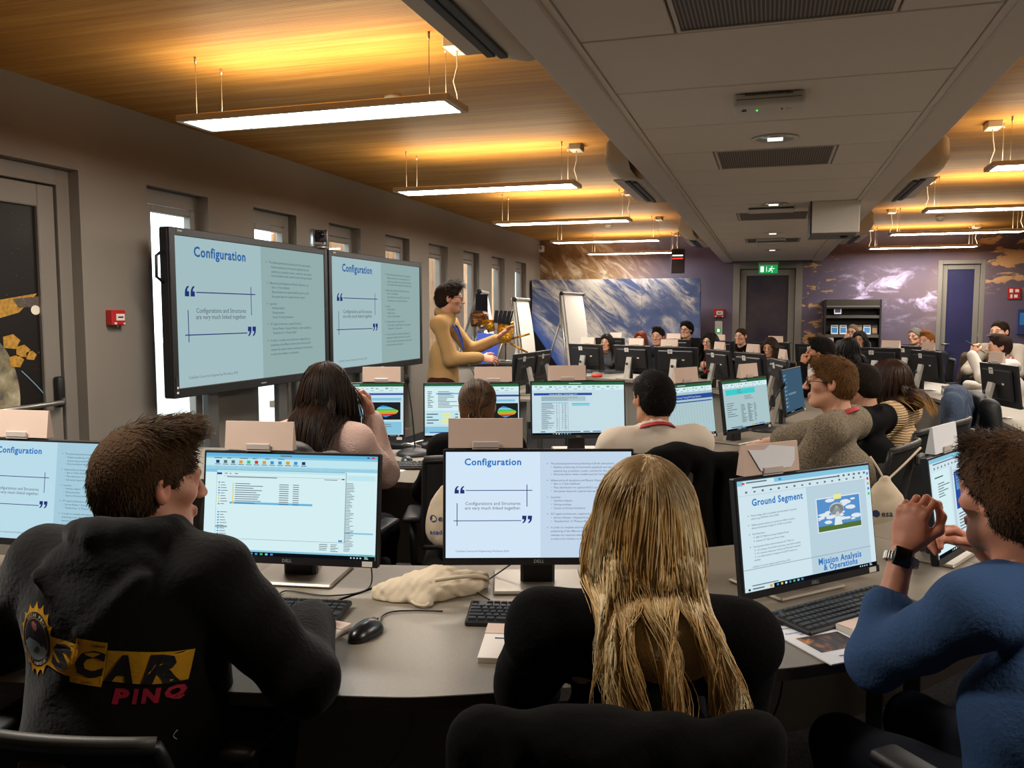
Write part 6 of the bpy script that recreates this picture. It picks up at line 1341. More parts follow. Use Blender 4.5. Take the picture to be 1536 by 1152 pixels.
far('R', .44, 8.22, 1.305, 88, 'bearded man in profile with hand at his mouth', skin='#b9825f', style='curly', cols=BLACK, outfit='black_knit', seed=108, lean=24, head=dict(beard=.75, beardc='#15110f'), arms=dict(armL=dict(w=(-.06, .42, 1.02), pole=(-.7, .2, -1), hand='fist', dir=(.2, -.1, .9), back=(-.3, .9, 0))), who='the bearded man in profile')
far('S', .82, 9.75, 1.272, 40, 'person with long black hair seen from behind before a far screen', 'f', style='long', cols=BLACK, outfit='black_knit', seed=109, hair=dict(len=.34, n=500), who='the long black haired person')
far('T', .73, 13.4, 1.215, 175, 'person of whom only brown hair shows below the leaflet rack', 'f', style='bob', cols=BROWN, outfit='grey_cloth', seed=110, hair=dict(len=.2, n=350), who='the person below the leaflet rack')
far('U', 1.245, 14.25, 1.372, 160, 'man holding a hand to his face in front of the leaflet rack', skin='#c79a80', style='buzz', cols=['#6b5a4a', '#7a6957'], outfit='grey_cloth', seed=111, ex=dict(glasses='glasses_black'), arms=chin, who='the man in front of the leaflet rack')
far('V', 1.16, 12.2, 1.305, 165, 'woman with dark wavy hair and glasses under the leaflet rack', 'f', style='long', cols=['#1d130d', '#2b1c13'], outfit='black_knit', seed=112, hair=dict(len=.32, n=450, curl=.12), ex=dict(glasses='glasses_black'), who='the woman with glasses under the rack')
far('W', 2.03, 13.45, 1.326, 140, 'older man with grey hair beside the ginger haired man', skin='#c59377', style='short', cols=['#6d655c', '#877f75', '#5a534b'], outfit='navy_cloth', seed=113, who='the grey haired man')
far('X', 1.91, 11.75, 1.312, 140, 'ginger haired man in a dark blue jacket', skin='#d09a80', style='quiff', cols=['#7a4b22', '#96602f', '#a8723f'], outfit='navy_cloth', seed=114, who='the ginger haired man')
Y_, iY = far('Y', 2.24, 9.62, 1.318, 92, 'man in white shirt holding a pen to his mouth', skin='#d0a184', style='quiff', cols=['#20150d', '#33221a', '#2a1b12'], outfit='white_cloth', seed=115, lean=16, ex=dict(lanyard='lanyard_red'), arms=dict(armL=dict(w=(-.08, .46, 1.10), pole=(-.5, .2, -1), hand='grip', dir=(.25, -.25, .9), back=(-.4, .8, .2)), armR='desk'), who='the man holding a pen')
far('Z', 2.58, 11.1, 1.455, 138, 'man with receding dark hair and beige sweater far right', skin='#cf9f84', style='fade', cols=['#1c130d', '#2a1d14'], outfit='beige_cloth', seed=116, who='the man in the beige sweater')
# ================================================================== WALL DISPLAYS
def big_display(y0, y1, label, handle):
    W, H = y1 - y0, 1.19; r = empty('wall_display', (-3.95, (y0 + y1) / 2, .94), R_(90), label, 'display', 'two wall displays'); b = .055
    m_ = MB(); m_.box((0, .05, H / 2), (W, .08, H), 'black_plastic', bev=.01); m_.build('housing', r)
    m_ = MB()
    for a, c in (((-W / 2, -.004, 0), (-W / 2 + b, .02, H)), ((W / 2 - b, -.004, 0), (W / 2, .02, H)), ((-W / 2 + b, -.004, H - b), (W / 2 - b, .02, H)), ((-W / 2 + b, -.004, 0), (W / 2 - b, .02, b * 1.25))): m_.bb(a, c, 'black_plastic', bev=.004)
    m_.build('bezel', r)
    sw, sh = W - 2 * b, H - 2.25 * b
    m_ = MB(); m_.add([(-sw / 2, .008, b * 1.25), (sw / 2, .008, b * 1.25), (sw / 2, .008, b * 1.25 + sh), (-sw / 2, .008, b * 1.25 + sh)], [(0, 1, 2, 3)], 'screen_glass'); s = m_.build('screen', r)
    me = scr_config(sw, sh, 'px_wall_l', 'px_wall_r', 'px_titleb').mb.mesh('screen_picture'); p = link('screen_picture', me, s, (0, .007, b * 1.25))
    m_ = MB(); m_.tube([(-W / 2, .06, H * .86), (-W / 2 - .06, .06, H * .83), (-W / 2 - .065, .06, H * .71), (-W / 2, .06, H * .68)], .011, 'black_plastic', 8); m_.build('carry_handle', r)
    m_ = MB(); m_.box((-W / 2 + .028, -.006, .10), (.022, .004, .10), 'dark_plastic'); m_.box((-W / 2 + .028, -.0085, .04), (.02, .003, .014), 'sticker'); m_.box((-W / 2 + .028, -.0085, .075), (.014, .003, .014), 'sticker'); m_.build('port_panel', r)
    m_ = MB(); m_.box((.0, -.006, .03), (.07, .003, .008), 'logo_grey'); m_.build('maker_plate', r)
    m_ = MB(); m_.box((-W / 2 + .10, -.006, H - .022), (.05, .002, .012), 'logo_grey'); m_.build('corner_print', r)
    for sx in (-.45, .45):
        m_ = MB(); m_.box((sx * W / 2, .15, .05), (.12, .06, 1.98), 'steel', bev=.006); m_.box((sx * W / 2, .11, .60), (.14, .05, .5), 'black_plastic'); c = m_.build('stand_column', r)
        m_ = MB(); m_.box((sx * W / 2, .06, -.91), (.10, .46, .06), 'black_plastic', bev=.01); m_.build('stand_foot', c)
    return r
big_display(4.82, 6.955, 'large wall display with configuration slide nearest the camera', True); big_display(6.985, 9.16, 'large wall display with configuration slide beside the presenter', False)
r = empty('conference_camera', (-3.99, 6.88, 2.13), R_(55), 'silver pan and tilt camera on top of the wall displays', 'camera')
m_ = MB(); m_.lathe([(.085, 0), (.088, .012), (.07, .02), (.055, .035)], 'silver', 24); m_.build('base', r)
m_ = MB()
for s_ in (-1, 1): m_.box((s_ * .062, 0, .10), (.022, .085, .15), 'silver', bev=.012, seg=2)
m_.build('yoke', r)
m_ = MB(); m_.tube([(-.048, 0, .115), (.048, 0, .115)], .056, 'dark_plastic', 20); hd = m_.build('camera_head', r)
m_ = MB(); m_.tube([(0, -.045, .122), (0, -.075, .124)], .032, 'black_plastic', 20); m_.tube([(0, -.074, .124), (0, -.078, .124)], .022, 'screen_glass', 16); m_.build('lens', hd)

# ================================================================== PRESENTER'S CORNER
mat('counter_front', '#a39c92', .6); mat('counter_top', '#4c4b4a', .5)
r = empty('lectern_counter', (-3.02, 8.55, 0), R_(28), 'pale grey lectern counter with dark top behind the presenter', 'counter')
m_ = MB(); m_.box((0, 0, .495), (.95, .55, .99), 'counter_front', bev=.01); m_.build('body', r); m_ = MB(); m_.box((0, 0, 1.005), (1.02, .62, .03), 'counter_top', bev=.006); m_.build('worktop', r); m_ = MB(); m_.box((0, -.277, .5), (.006, .004, .96), 'dark_plastic'); m_.build('panel_joint', r)
r = empty('small_table', (-2.33, 8.16, 0), R_(2), 'small grey table under the two leaning monitors', 'table')
m_ = MB(); m_.box((0, 0, .726), (.62, 1.45, .028), 'desk_top', bev=.003); m_.build('tabletop', r)
for sx in (-1, 1):
    for sy in (-1, 1): m_ = MB(); m_.box((sx * .26, sy * .66, .356), (.045, .045, .712), 'desk_leg'); m_.build('leg', r)
# spacecraft model on a stand
mat('gold_foil', '#c08a2e', .25, .9, bump=(45, 1.0)); mat('brown_foil', '#5b3517', .3, .7, bump=(45, 1.0)); mat('solar_cell', '#101219', .2, .3)
r = empty('spacecraft_model', (-2.90, 8.36, 1.02), R_(20), 'gold foil spacecraft model with black solar panel on the lectern', 'model')
m_ = MB(); m_.lathe([(.09, 0), (.09, .015), (.02, .03)], 'steel', 20); m_.tube([(0, 0, .02), (0, 0, .36)], .010, 'chrome', 10); m_.build('stand', r)
def crumple(mb, c, d, m, seed, n=6, amp=.12):
    g = random.Random(seed)
    bm = bmesh.new(); bmesh.ops.create_icosphere(bm, subdivisions=2, radius=.5)
    vs = []
    for v in bm.verts:
        k = 1 + g.uniform(-amp, amp); q = Vector([math.copysign(abs(x * 2) ** .6, x) * .5 for x in v.co]); vs.append((c[0] + q.x * d[0] * k, c[1] + q.y * d[1] * k, c[2] + q.z * d[2] * k))
    bm.verts.index_update(); mb.add(vs, [[v.index for v in f.verts] for f in bm.faces], m); bm.free()
m_ = MB(); crumple(m_, (-.05, 0, .46), (.20, .18, .17), 'brown_foil', 1); m_.build('body', r)
m_ = MB(); crumple(m_, (.03, -.02, .39), (.17, .16, .12), 'gold_foil', 2, amp=.25); crumple(m_, (-.02, -.05, .30), (.13, .10, .16), 'chrome', 5, amp=.3); m_.build('foil_skirt', r)
m_ = MB(); m_.add([(.10, -.02, .42), (.28, -.02, .40), (.32, .0, .54), (.12, .0, .55), (.10, .0, .42), (.28, .0, .40), (.32, .02, .54), (.12, .02, .55)], [(0, 1, 2, 3), (7, 6, 5, 4), (0, 4, 5, 1), (1, 5, 6, 2), (2, 6, 7, 3), (3, 7, 4, 0)], 'solar_cell')
for k in range(1, 5): m_.tube([(.10 + .042 * k, -.022, .42), (.12 + .045 * k, -.022, .55)], .002, 'silver', 4)
m_.build('solar_panel', r)
m_ = MB(); m_.box((-.02, .03, .62), (.13, .02, .20), 'solar_cell', bev=.004); m_.build('upper_panel', r)
r = empty('probe_model', (-2.70, 8.50, 1.02), R_(10), 'smaller gold antenna model standing beside the spacecraft model', 'model')
m_ = MB(); m_.lathe([(.06, 0), (.06, .012), (.012, .02)], 'steel', 16); m_.tube([(0, 0, .02), (0, 0, .20)], .008, 'brown_foil', 8); m_.build('stand', r)
m_ = MB(); crumple(m_, (0, 0, .33), (.16, .13, .26), 'gold_foil', 3, amp=.2); m_.build('body', r)
m_ = MB(); m_.tube([(.04, 0, .24), (.26, -.02, .30)], .012, 'gold_foil', 6); m_.tube([(.05, -.02, .20), (.24, -.03, .10)], .012, 'gold_foil', 6); m_.build('boom', r)
mat('folder_blue', '#1f47b8', .45)
r = empty('blue_folder', (-2.79, 8.10, 1.02), R_(12), 'upright blue folder on the lectern beside the presenter', 'folder')
m_ = MB(); m_.add([(-.11, 0, 0), (.10, 0, 0), (.15, .05, .30), (-.09, .05, .32), (-.11, .012, 0), (.10, .012, 0), (.15, .062, .30), (-.09, .062, .32)], [(0, 1, 2, 3), (7, 6, 5, 4), (0, 4, 5, 1), (1, 5, 6, 2), (2, 6, 7, 3), (3, 7, 4, 0)], 'folder_blue'); m_.build('cover', r)
m_ = MB(); m_.add([(-.10, .014, .005), (.09, .014, .005), (.135, .060, .285), (-.085, .060, .30)], [(0, 1, 2, 3)], 'paper'); m_.build('sheets', r)
# flip charts
def flipchart(x, y, rz, label, H=1.78, flip=False, bw=.70):
    r = empty('flip_chart', (x, y, 0), R_(rz), label, 'flip chart', 'flip charts')
    for s_ in (-1, 1): m_ = MB(); m_.tube([(s_ * .40, -.18, .01), (s_ * bw / 2.1, .02, H)], .017, 'silver', 8); m_.build('front_leg', r)
    m_ = MB(); m_.tube([(0, .62, .01), (0, .06, H - .05)], .016, 'silver', 8); m_.build('rear_leg', r)
    T = Matrix.Translation((0, .0, H)) @ Matrix.Rotation(R_(-7), 4, 'X')
    m_ = MB(); m_.box((0, -.01, -.53), (bw, .02, 1.04), 'white_paint', T, bev=.006); m_.build('board', r)
    m_ = MB(); m_.box((0, -.025, .0), (bw, .05, .035), 'silver', T, bev=.008); 
    for s_ in (-1, 1): m_.tube([T @ Vector((s_ * (bw / 2), -.02, .0)), T @ Vector((s_ * (bw / 2 + .025), -.02, .0))], .028, 'black_plastic', 12)
    m_.build('clamp_bar', r)
    m_ = MB(); m_.grid(lambda u, v: (((u - .5) * (bw - .06)), -.030 - .012 * sin(v * 3.1) * (.5 + u), -.02 - .88 * v), 6, 8, 'paper', M=T); m_.build('paper_pad', r)
    if flip: m_ = MB(); m_.grid(lambda u, v: ((u - .5) * (bw - .06), .022 + .05 * sin(v * 2.6), .02 - .62 * v), 6, 8, 'paper', M=T); m_.build('turned_sheet', r)
    m_ = MB(); m_.box((0, -.06, -1.03), (bw * .9, .08, .015), 'silver', T); m_.build('pen_tray', r)
flipchart(-3.25, 9.30, 102, 'flip chart nearest the presenter, seen from its edge'); flipchart(-2.90, 9.70, 93, 'flip chart with a white sheet hanging behind the leaning monitors', 1.70, True); flipchart(-2.78, 11.9, 81, 'tall easel flip chart in front of the cloud partition', 1.82, True, .78)
# hanging clock
r = empty('hanging_clock', (-1.555, 14.75, 2.44), 0, 'black hanging digital clock with red and white digits', 'clock')
emis('clock_red', '#e0322a', 1.2); emis('clock_white', '#e9e2d6', 1.0); mat('clock_dim', '#5a2420', .6)
m_ = MB(); m_.box((0, 0, 0), (.22, .12, .42), 'black_plastic', bev=.006); m_.build('case', r)
m_ = MB(); m_.box((0, -.062, .095), (.18, .004, .022), 'clock_white'); m_.build('white_row', r); m_ = MB(); m_.box((0, -.062, .045), (.18, .004, .02), 'clock_red'); m_.build('red_row', r)
m_ = MB()
for k in range(6):
    for j in range(5): m_.box((-.07 + j * .036, -.062, -.005 - k * .03), (.026, .004, .012), 'clock_dim')
m_.build('dim_digits', r); r.children[-1]['kind'] = 'stuff'
m_ = MB(); m_.tube([(0, 0, .21), (0, 0, .51)], .012, 'steel', 8); m_.build('hanger', r)
# ---- leaflet rack with booklets
mat('rack_black', '#1a1817', .5)
r = empty('leaflet_rack', (1.34, YF - .19, 0), 0, 'black leaflet rack against the mural wall', 'rack')
for s_ in (-1, 1): m_ = MB(); m_.box((s_ * .44, 0, .89), (.03, .36, 1.78), 'rack_black', bev=.004); m_.build('side_panel', r)
m_ = MB(); m_.box((0, .165, .89), (.85, .02, 1.78), 'rack_black'); m_.build('back_panel', r); mat('rack_shelf', '#3a332c', .5)
for z in (.45, .80, 1.13, 1.46): m_ = MB(); m_.add([(-.425, -.17, z), (.425, -.17, z), (.425, -.16, z + .05), (-.425, -.16, z + .05), (-.425, .15, z + .02), (.425, .15, z + .02), (.425, .15, z + .035), (-.425, .15, z + .035)], [(0, 1, 2, 3), (1, 0, 4, 5), (3, 2, 6, 7), (0, 3, 7, 4), (2, 1, 5, 6), (4, 7, 6, 5)], 'rack_shelf'); m_.build('shelf', r)
m_ = MB(); m_.box((0, -.05, 1.70), (.85, .26, .16), 'rack_shelf', bev=.004); m_.build('sloped_top', r); m_ = MB(); m_.box((0, -.185, 1.66), (.84, .012, .02), 'steel'); m_.build('retaining_bar', r)
mat('book_blue', '#2f7fc0', .5); mat('book_white', '#dfe3e6', .6); mat('book_navy', '#2a3768', .5); mat('book_gold', '#9b7a4f', .5)
def booklet(x, z, m1, m2, label, y=YF - .335, w=.115, h=.16):
    r = empty('booklet', (x, y, z), 0, label, 'booklet', 'booklets on the leaflet rack'); T = Matrix.Rotation(R_(-14), 4, 'X')
    m_ = MB(); m_.box((0, 0, h / 2), (w, .008, h), m2, T); m_.build('cover', r); m_ = MB(); m_.box((0, -.005, h * .42), (w * .78, .002, h * .55), m1, T); m_.box((0, -.005, h * .86), (w * .7, .002, h * .07), 'book_navy', T); m_.build('cover_picture', r)
booklet(1.06, 1.185, 'book_blue', 'book_white', 'leftmost blue booklet on the leaflet rack'); booklet(1.20, 1.185, 'book_blue', 'book_white', 'second blue booklet on the leaflet rack'); booklet(1.58, 1.185, 'book_blue', 'book_white', 'right blue booklet on the leaflet rack'); booklet(1.40, 1.185, 'book_gold', 'book_gold', 'golden brown booklet on the leaflet rack', w=.20); booklet(1.10, 1.53, 'book_navy', 'book_white', 'single booklet on the top ledge of the leaflet rack', y=YF - .375); booklet(1.70, 1.185, 'book_gold', 'rack_shelf', 'dark booklet at the right end of the leaflet rack', w=.09)
# wall signs
r = empty('wall_sign', (3.845, YF - .012, 1.87), 0, 'red safety sign with white symbols on the mural wall', 'sign'); m_ = MB(); m_.box((0, 0, 0), (.19, .012, .19), 'red_sign'); m_.build('plate', r)
m_ = MB(); m_.box((-.04, -.008, .045), (.05, .004, .06), 'paper'); m_.box((.045, -.008, .045), (.055, .004, .05), 'paper'); m_.box((-.035, -.008, -.045), (.03, .004, .06), 'paper'); m_.box((.03, -.008, -.045), (.05, .004, .05), 'paper'); m_.build('symbols', r); r.children[-1]['kind'] = 'stuff'
call_point((-.905, YF, 1.545), R_(-90), 'red fire call point left of the dark printed door', 1.5)
r = empty('door_switch', (-.905, YF - .03, 1.27), 0, 'pale switch box with green symbol below the far fire call point', 'switch'); m_ = MB(); m_.box((0, 0, 0), (.13, .06, .26), 'white_plastic', bev=.012); m_.build('housing', r); m_ = MB(); m_.box((0, -.032, -.04), (.08, .004, .08), 'exit_green'); m_.box((0, -.0345, -.04), (.04, .003, .05), 'exit_white'); m_.build('symbol', r)
r = empty('wall_sign', (4.02, YF - .02, 1.40), 0, 'dark blue wall panel at the right end of the mural', 'sign'); m_ = MB(); m_.box((0, 0, 0), (.22, .03, .42), 'book_navy', bev=.006); m_.build('plate', r); m_ = MB(); m_.box((0, -.017, .05), (.15, .004, .2), 'book_blue'); m_.build('picture', r)
r = empty('corner_sensor', (XL + .10, YF - .20, 2.78), 0, 'small white sensor high in the far left corner', 'sensor'); m_ = MB(); m_.box((-.05, .10, 0), (.09, .16, .12), 'white_plastic', bev=.012); m_.build('housing', r); m_ = MB(); m_.box((-.04, .018, .01), (.05, .008, .05), 'grey_plastic', bev=.004); m_.build('window', r)

# ================================================================== DESK THINGS
ZD = .74
key_m = mat('key_black', '#232325', .5); mat('kb_base', '#19191b', .45)
def key_rows():
    U = .0190; K = []
    def row(y, spec, d=.0155):
        x = 0
        for s_ in spec:
            if s_ < 0: x -= s_; continue
            K.append((x + s_ / 2, y, s_, d)); x += s_
    row(5.45, [1, -1, 1, 1, 1, 1, -.5, 1, 1, 1, 1, -.5, 1, 1, 1, 1, -.25, 1, 1, 1, -.25, 1, 1, 1, 1], .011)
    row(4.3, [1] * 13 + [2, -.25, 1, 1, 1, -.25, 1, 1, 1, 1]); row(3.3, [1.5] + [1] * 12 + [1.5, -.25, 1, 1, 1, -.25, 1, 1, 1, 1]); row(2.3, [1.75] + [1] * 11 + [2.25, -3.5, 1, 1, 1]); row(1.3, [2.25] + [1] * 10 + [2.75, -1.25, 1, -1.25, 1, 1, 1, 1]); row(.3, [1.25, 1.25, 1.25, 6.25, 1.25, 1.25, 1.25, 1.25, -.25, 1, 1, 1, -.25, 2, 1])
    return K, U
KM = {}
def keycap(w, d):
    k = (round(w, 2), d)
    if k not in KM:
        a, b, a2, b2 = w * .019 / 2 - .0011, d / 2, w * .019 / 2 - .0028, d / 2 - .0018; m_ = MB()
        m_.add([(-a, -b, 0), (a, -b, 0), (a, b, 0), (-a, b, 0), (-a2, -b2, .005), (a2, -b2, .005), (a2, b2, .005), (-a2, b2, .005)], [(4, 5, 6, 7), (0, 1, 5, 4), (1, 2, 6, 5), (2, 3, 7, 6), (3, 0, 4, 7)], 'key_black'); KM[k] = m_.mesh('key')
    return KM[k]
def keyboard(x, y, ang, label, fine=True):
    r = empty('keyboard', (x, y, ZD), R_(ang), label, 'keyboard', 'keyboards'); K, U = key_rows(); W = 22.6 * U; D = .130
    T = Matrix.Rotation(R_(3.0), 4, 'X')
    m_ = MB(); m_.box((0, 0, .010), (W + .008, D + .010, .016), 'kb_base', T, bev=.004); m_.build('case', r)
    if fine:
        for cx_, cy_, w, d in K:
            o = link('key', keycap(w, d), r); o.location = T @ Vector(((cx_ * U) - W / 2 + .002, (cy_ - 2.9) * .0205, .018)); o.rotation_euler = (R_(3), 0, 0)
    else:
        m_ = MB()
        for cx_, cy_, w, d in K: m_.box(((cx_ * U) - W / 2 + .002, (cy_ - 2.9) * .0205, .020), (w * U - .003, d, .005), 'key_black', T)
        o = m_.build('keys', r); o['kind'] = 'stuff'
    return r
keyboard(-1.262, 1.860, 10, 'black keyboard below the file list monitor'); keyboard(-.525, 2.045, 13, 'black keyboard half hidden by the blonde woman'); keyboard(.205, 2.315, 48, 'black keyboard below the ground station monitor'); keyboard(-2.12, 1.76, 6, 'black keyboard at the left edge of the nearest desk')
keyboard(-1.72, 3.92, 20, 'black keyboard below the file window monitor of the inner ring', False); keyboard(-.98, 4.17, 22, 'black keyboard left of the white shirted man', False); keyboard(-.19, 4.66, 50, 'black keyboard near the fist of the grey sweater man', False); keyboard(.16, 5.28, 62, 'black keyboard below the turquoise spreadsheet monitor', False); keyboard(.55, 6.25, 78, 'black keyboard below the dark blue desktop screen', False)
def cable(pts, label=None, parent=None, r_=.0022, name='cable', m='black_plastic'):
    P = [tuple(v) for v in catmull3(pts)]; m_ = MB(); m_.tube(P, r_, m, 6)
    if parent: return m_.build(name, parent)
    return one(name, m_, label, 'cable')
def catmull3(P, n=7):
    P = [Vector(p) for p in P]; out = []
    for i in range(len(P) - 1):
        a, b, c, d = P[max(i - 1, 0)], P[i], P[i + 1], P[min(i + 2, len(P) - 1)]
        for k in range(n): t = k / n; out.append(.5 * ((2 * b) + (c - a) * t + (2 * a - 5 * b + 4 * c - d) * t * t + (3 * b - a - 3 * c + d) * t ** 3))
    return out + [P[-1]]
mat('mouse_black', '#131315', .28)
def mouse(x, y, ang, label, cab=None):
    r = empty('computer_mouse', (x, y, ZD), R_(ang), label, 'mouse', 'computer mice')
    f = Field((-.05, -.08, -.012), (.05, .08, .05), .003); f.ell((0, -.008, .004), (.031, .054, .034), k=0); f.ell((0, .022, .004), (.028, .036, .026), k=.02); f.plane((0, 0, -1), -.001); V, F = f.mesh(2)
    link('shell', np_mesh('shell', V, F, ['mouse_black']), r); m_ = MB(); m_.tube([(-.003, .034, .028), (.003, .034, .028)], .008, 'grey_plastic', 12); m_.build('wheel', r); m_ = MB(); m_.box((0, .042, .021), (.0012, .03, .012), 'dark_plastic'); m_.build('button_gap', r)
    if cab: cable([(0, .055, .010)] + cab, None, r, .0022, 'cord')
    return r
mouse(-.934, 1.80, -6, 'black mouse on the nearest desk beside the cotton bag', [(-.01, .085, .006), (-.028, .12, .004), (-.02, .16, .004), (.03, .19, .004), (.10, .215, .004)]); mouse(-1.83, 4.02, 20, 'black mouse on the inner desk below the tall microphone'); mouse(-.33, 2.22, 20, 'black mouse hidden right of the blonde woman')
# note pads, papers, brochure
def pad(x, y, ang, label, w=.105, d=.15, t=.014, fold=True):
    r = empty('notepad', (x, y, ZD), R_(ang), label, 'notepad', 'note pads'); m_ = MB(); m_.box((0, 0, t / 2), (w, d, t), 'paper', bev=.001); m_.build('pages', r)
    m_ = MB(); m_.box((0, d * .33, t + .0012), (w, d * .30, .002), 'card'); m_.build('top_strip', r); m_ = MB(); vs, fs = text_geo('esa  xxx', .014, 'LEFT', .02); m_.box((-.01, d * .05, t + .0006), (w * .5, .006, .0006), 'ink'); m_.box((.02, d * -.02, t + .0006), (w * .3, .003, .0006), 'ink'); m_.build('printed_line', r); r.children[-1]['kind'] = 'stuff'
pad(-1.045, 1.765, -8, 'white notepad beside the right arm of the hoodie man', .10, .14); pad(-.565, 1.845, 12, 'white notepad in front of the half hidden keyboard', .15, .21); pad(-1.86, 1.60, 12, 'white notepad at the left elbow of the hoodie man', .16, .22); pad(.265, 2.165, 48, 'thick white notepad beside the brochure', .105, .15, .018)
r = empty('brochure', (.142, 2.085, ZD), R_(38), 'white brochure with a photo lying before the ground station monitor', 'brochure'); m_ = MB(); m_.box((0, 0, .003), (.16, .23, .004), 'card_white', bev=.0008); m_.build('cover', r)
bp_ = NT('brochure_photo', .4, .3); bp_.color(bp_.ramp(bp_.noise(bp_.obj(), 14, 5, .6, 1), [(.35, '#1b1a24'), (.5, '#4a352c'), (.62, '#c87f35'), (.75, '#e9c28a')])); m_ = MB(); m_.add([(-.055, -.055, .0056), (.072, -.055, .0056), (.072, .035, .0056), (-.055, .035, .0056)], [(0, 1, 2, 3)], 'brochure_photo'); m_.build('photo', r)
m_ = MB(); vs, fs = text_geo('ESA Academy', .012, 'LEFT', .01); m_.add([(v[0] - .07, v[1] + .092, .0056) for v in vs], fs, 'ink'); vs, fs = text_geo('esa', .014, 'LEFT', .02); m_.add([(v[0] + .04, v[1] + .092, .0056) for v in vs], fs, 'ink'); mat('ink_blue', '#2c5fb0', .6)
vs, fs = text_geo('Concurrent Engineering', .0115, 'CENTER', .02); m_.add([(v[0], v[1] + .062, .0056) for v in vs], fs, 'ink_blue'); vs, fs = text_geo('Workshop', .0125, 'CENTER', .02); m_.add([(v[0], v[1] + .048, .0056) for v in vs], fs, 'ink_blue'); m_.box((0, -.085, .0056), (.06, .004, .0004), 'ink_blue'); m_.build('printed_title', r); r.children[-1]['kind'] = 'stuff'
r = empty('paper_sheet', (-1.86, 3.77, ZD), R_(-14), 'blank white sheet on the inner desk beside the black mouse', 'paper'); m_ = MB(); m_.box((0, 0, .002), (.21, .15, .003), 'paper'); m_.build('sheet', r); m_ = MB(); m_.box((.0, .0, .0005), (.212, .152, .001), 'card_white'); m_.build('under_sheet', r)
r = empty('notepad', (-1.50, 3.78, ZD), R_(28), 'spiral notepad on the inner desk by the ponytailed person', 'notepad', 'note pads'); m_ = MB(); m_.box((0, 0, .006), (.10, .14, .01), 'paper'); m_.build('pages', r); m_ = MB()
for k in range(9): m_.tube([(-.05, -.06 + k * .015, .002), (-.056, -.06 + k * .015, .008), (-.048, -.06 + k * .015, .013)], .0012, 'black_plastic', 5)
m_.build('spiral', r); r.children[-1]['kind'] = 'stuff'
# cotton bag lying on the desk
mat('cotton', '#d8c7ac', .95, bump=(260, .15)); mat('cotton_lining', '#b09e84', .95)
f = Field((-.22, -.16, -.01), (.22, .18, .14), .0045); f.ell((-.05, .0, .012), (.115, .075, .040), k=0); f.ell((.03, .02, .025), (.095, .075, .055), k=.05); f.ell((-.11, -.035, .006), (.06, .045, .018), k=.04); f.ell((.115, .05, .02), (.06, .06, .040), k=.03); f.cap((-.02, -.075, .008), (.01, -.095, .010), .016, k=.02); f.ell((.155, .085, .02), (.035, .03, .03), k=.01); f.wrinkle(.011, 48, 4); f.wrinkle(.006, 110, 9); f.plane((0, 0, -1), -.001); V, F = f.mesh(1); V = V * .88
r = empty('cotton_bag', (-.905, 2.12, ZD), R_(14), 'crumpled natural cotton bag lying on the nearest desk', 'bag', 'cotton bags'); link('bag', np_mesh('bag', V, F, ['cotton']), r)
m_ = MB(); m_.tube(catmull3([(.03, -.058, .062), (.10, -.035, .066), (.15, .02, .05), (.165, .06, .03)], 6), .006, 'cotton', 6); m_.build('hem_roll', r); m_ = MB(); m_.tube(catmull3([(-.03, -.085, .012), (-.015, -.105, .010), (.01, -.11, .008), (.02, -.098, .012)], 5), .004, 'cotton', 6); m_.build('drawstring', r)
# hanging cotton bags
def hang_bag(x, y, ztop, rz, label, hook, H=.24, W=.19, text=True):
    r = empty('cotton_bag', (x, y, ztop - H), R_(rz), label, 'bag', 'cotton bags'); f = Field((-.16, -.08, -.02), (.16, .08, H + .04), .006)
    f.ell((0, 0, H * .28), (W * .52, .045, H * .36), k=0); f.ell((0, 0, H * .60), (W * .42, .035, H * .34), k=.04); f.cap((0, 0, H * .8), (0, 0, H), W * .26, W * .12, k=.03, fl=((0, 1, 0), .45)); f.wrinkle(.004, 70, 3); V, F = f.mesh(1); link('bag', np_mesh('bag', V, F, ['cotton']), r)
    for h in hook:
        p = Vector(h) - Vector((x, y, ztop - H)); p = Matrix.Rotation(-R_(rz), 3, 'Z') @ p; m_ = MB(); m_.tube(catmull3([(0, 0, H - .005), tuple(p * .5 + Vector((0, -.01, (H) * .5))), tuple(p)], 5), .0045, 'cotton', 6); m_.build('cord', r)
    if text:
        from mathutils.bvhtree import BVHTree
        bv = BVHTree.FromPolygons([Vector(v) for v in V.tolist()], F.tolist()); m_ = MB()
        def conf(vs): 
            o = []
            for v in vs:
                h = bv.ray_cast(Vector((v[0], -.3, v[1])), Vector((0, 1, 0))); o.append((v[0], (h[0].y if h[0] else -.04) - .0012, v[1]))
            return o
        ring = [(-.045 + .014 * cos(a), H * .50 + .014 * sin(a)) for a in [2 * pi * k / 20 for k in range(20)]]; m_.add(conf(ring), [list(range(20))], 'ink')
        vs, fs = text_geo('esa', .034, 'LEFT', .02); m_.add(conf([(v[0] - .026, v[1] + H * .46) for v in vs]), fs, 'ink'); mat('ink_blue', '#2c5fb0', .6); vs, fs = text_geo('academy', .026, 'LEFT', .02); m_.add(conf([(v[0] - .06, v[1] + H * .22) for v in vs]), fs, 'ink_blue'); m_.build('print', r); r.children[-1]['kind'] = 'stuff'
    return r
hang_bag(.456, 3.60, .862, 12, 'natural cotton drawstring bag with dark print hanging from a chair', [(.40, 3.62, .955), (.60, 3.72, .985)], .25)
hang_bag(-1.215, 3.03, .84, 20, 'cotton bag with blue strap hanging behind the white slide monitor', [(-1.20, 3.085, .94)], .22, .15)
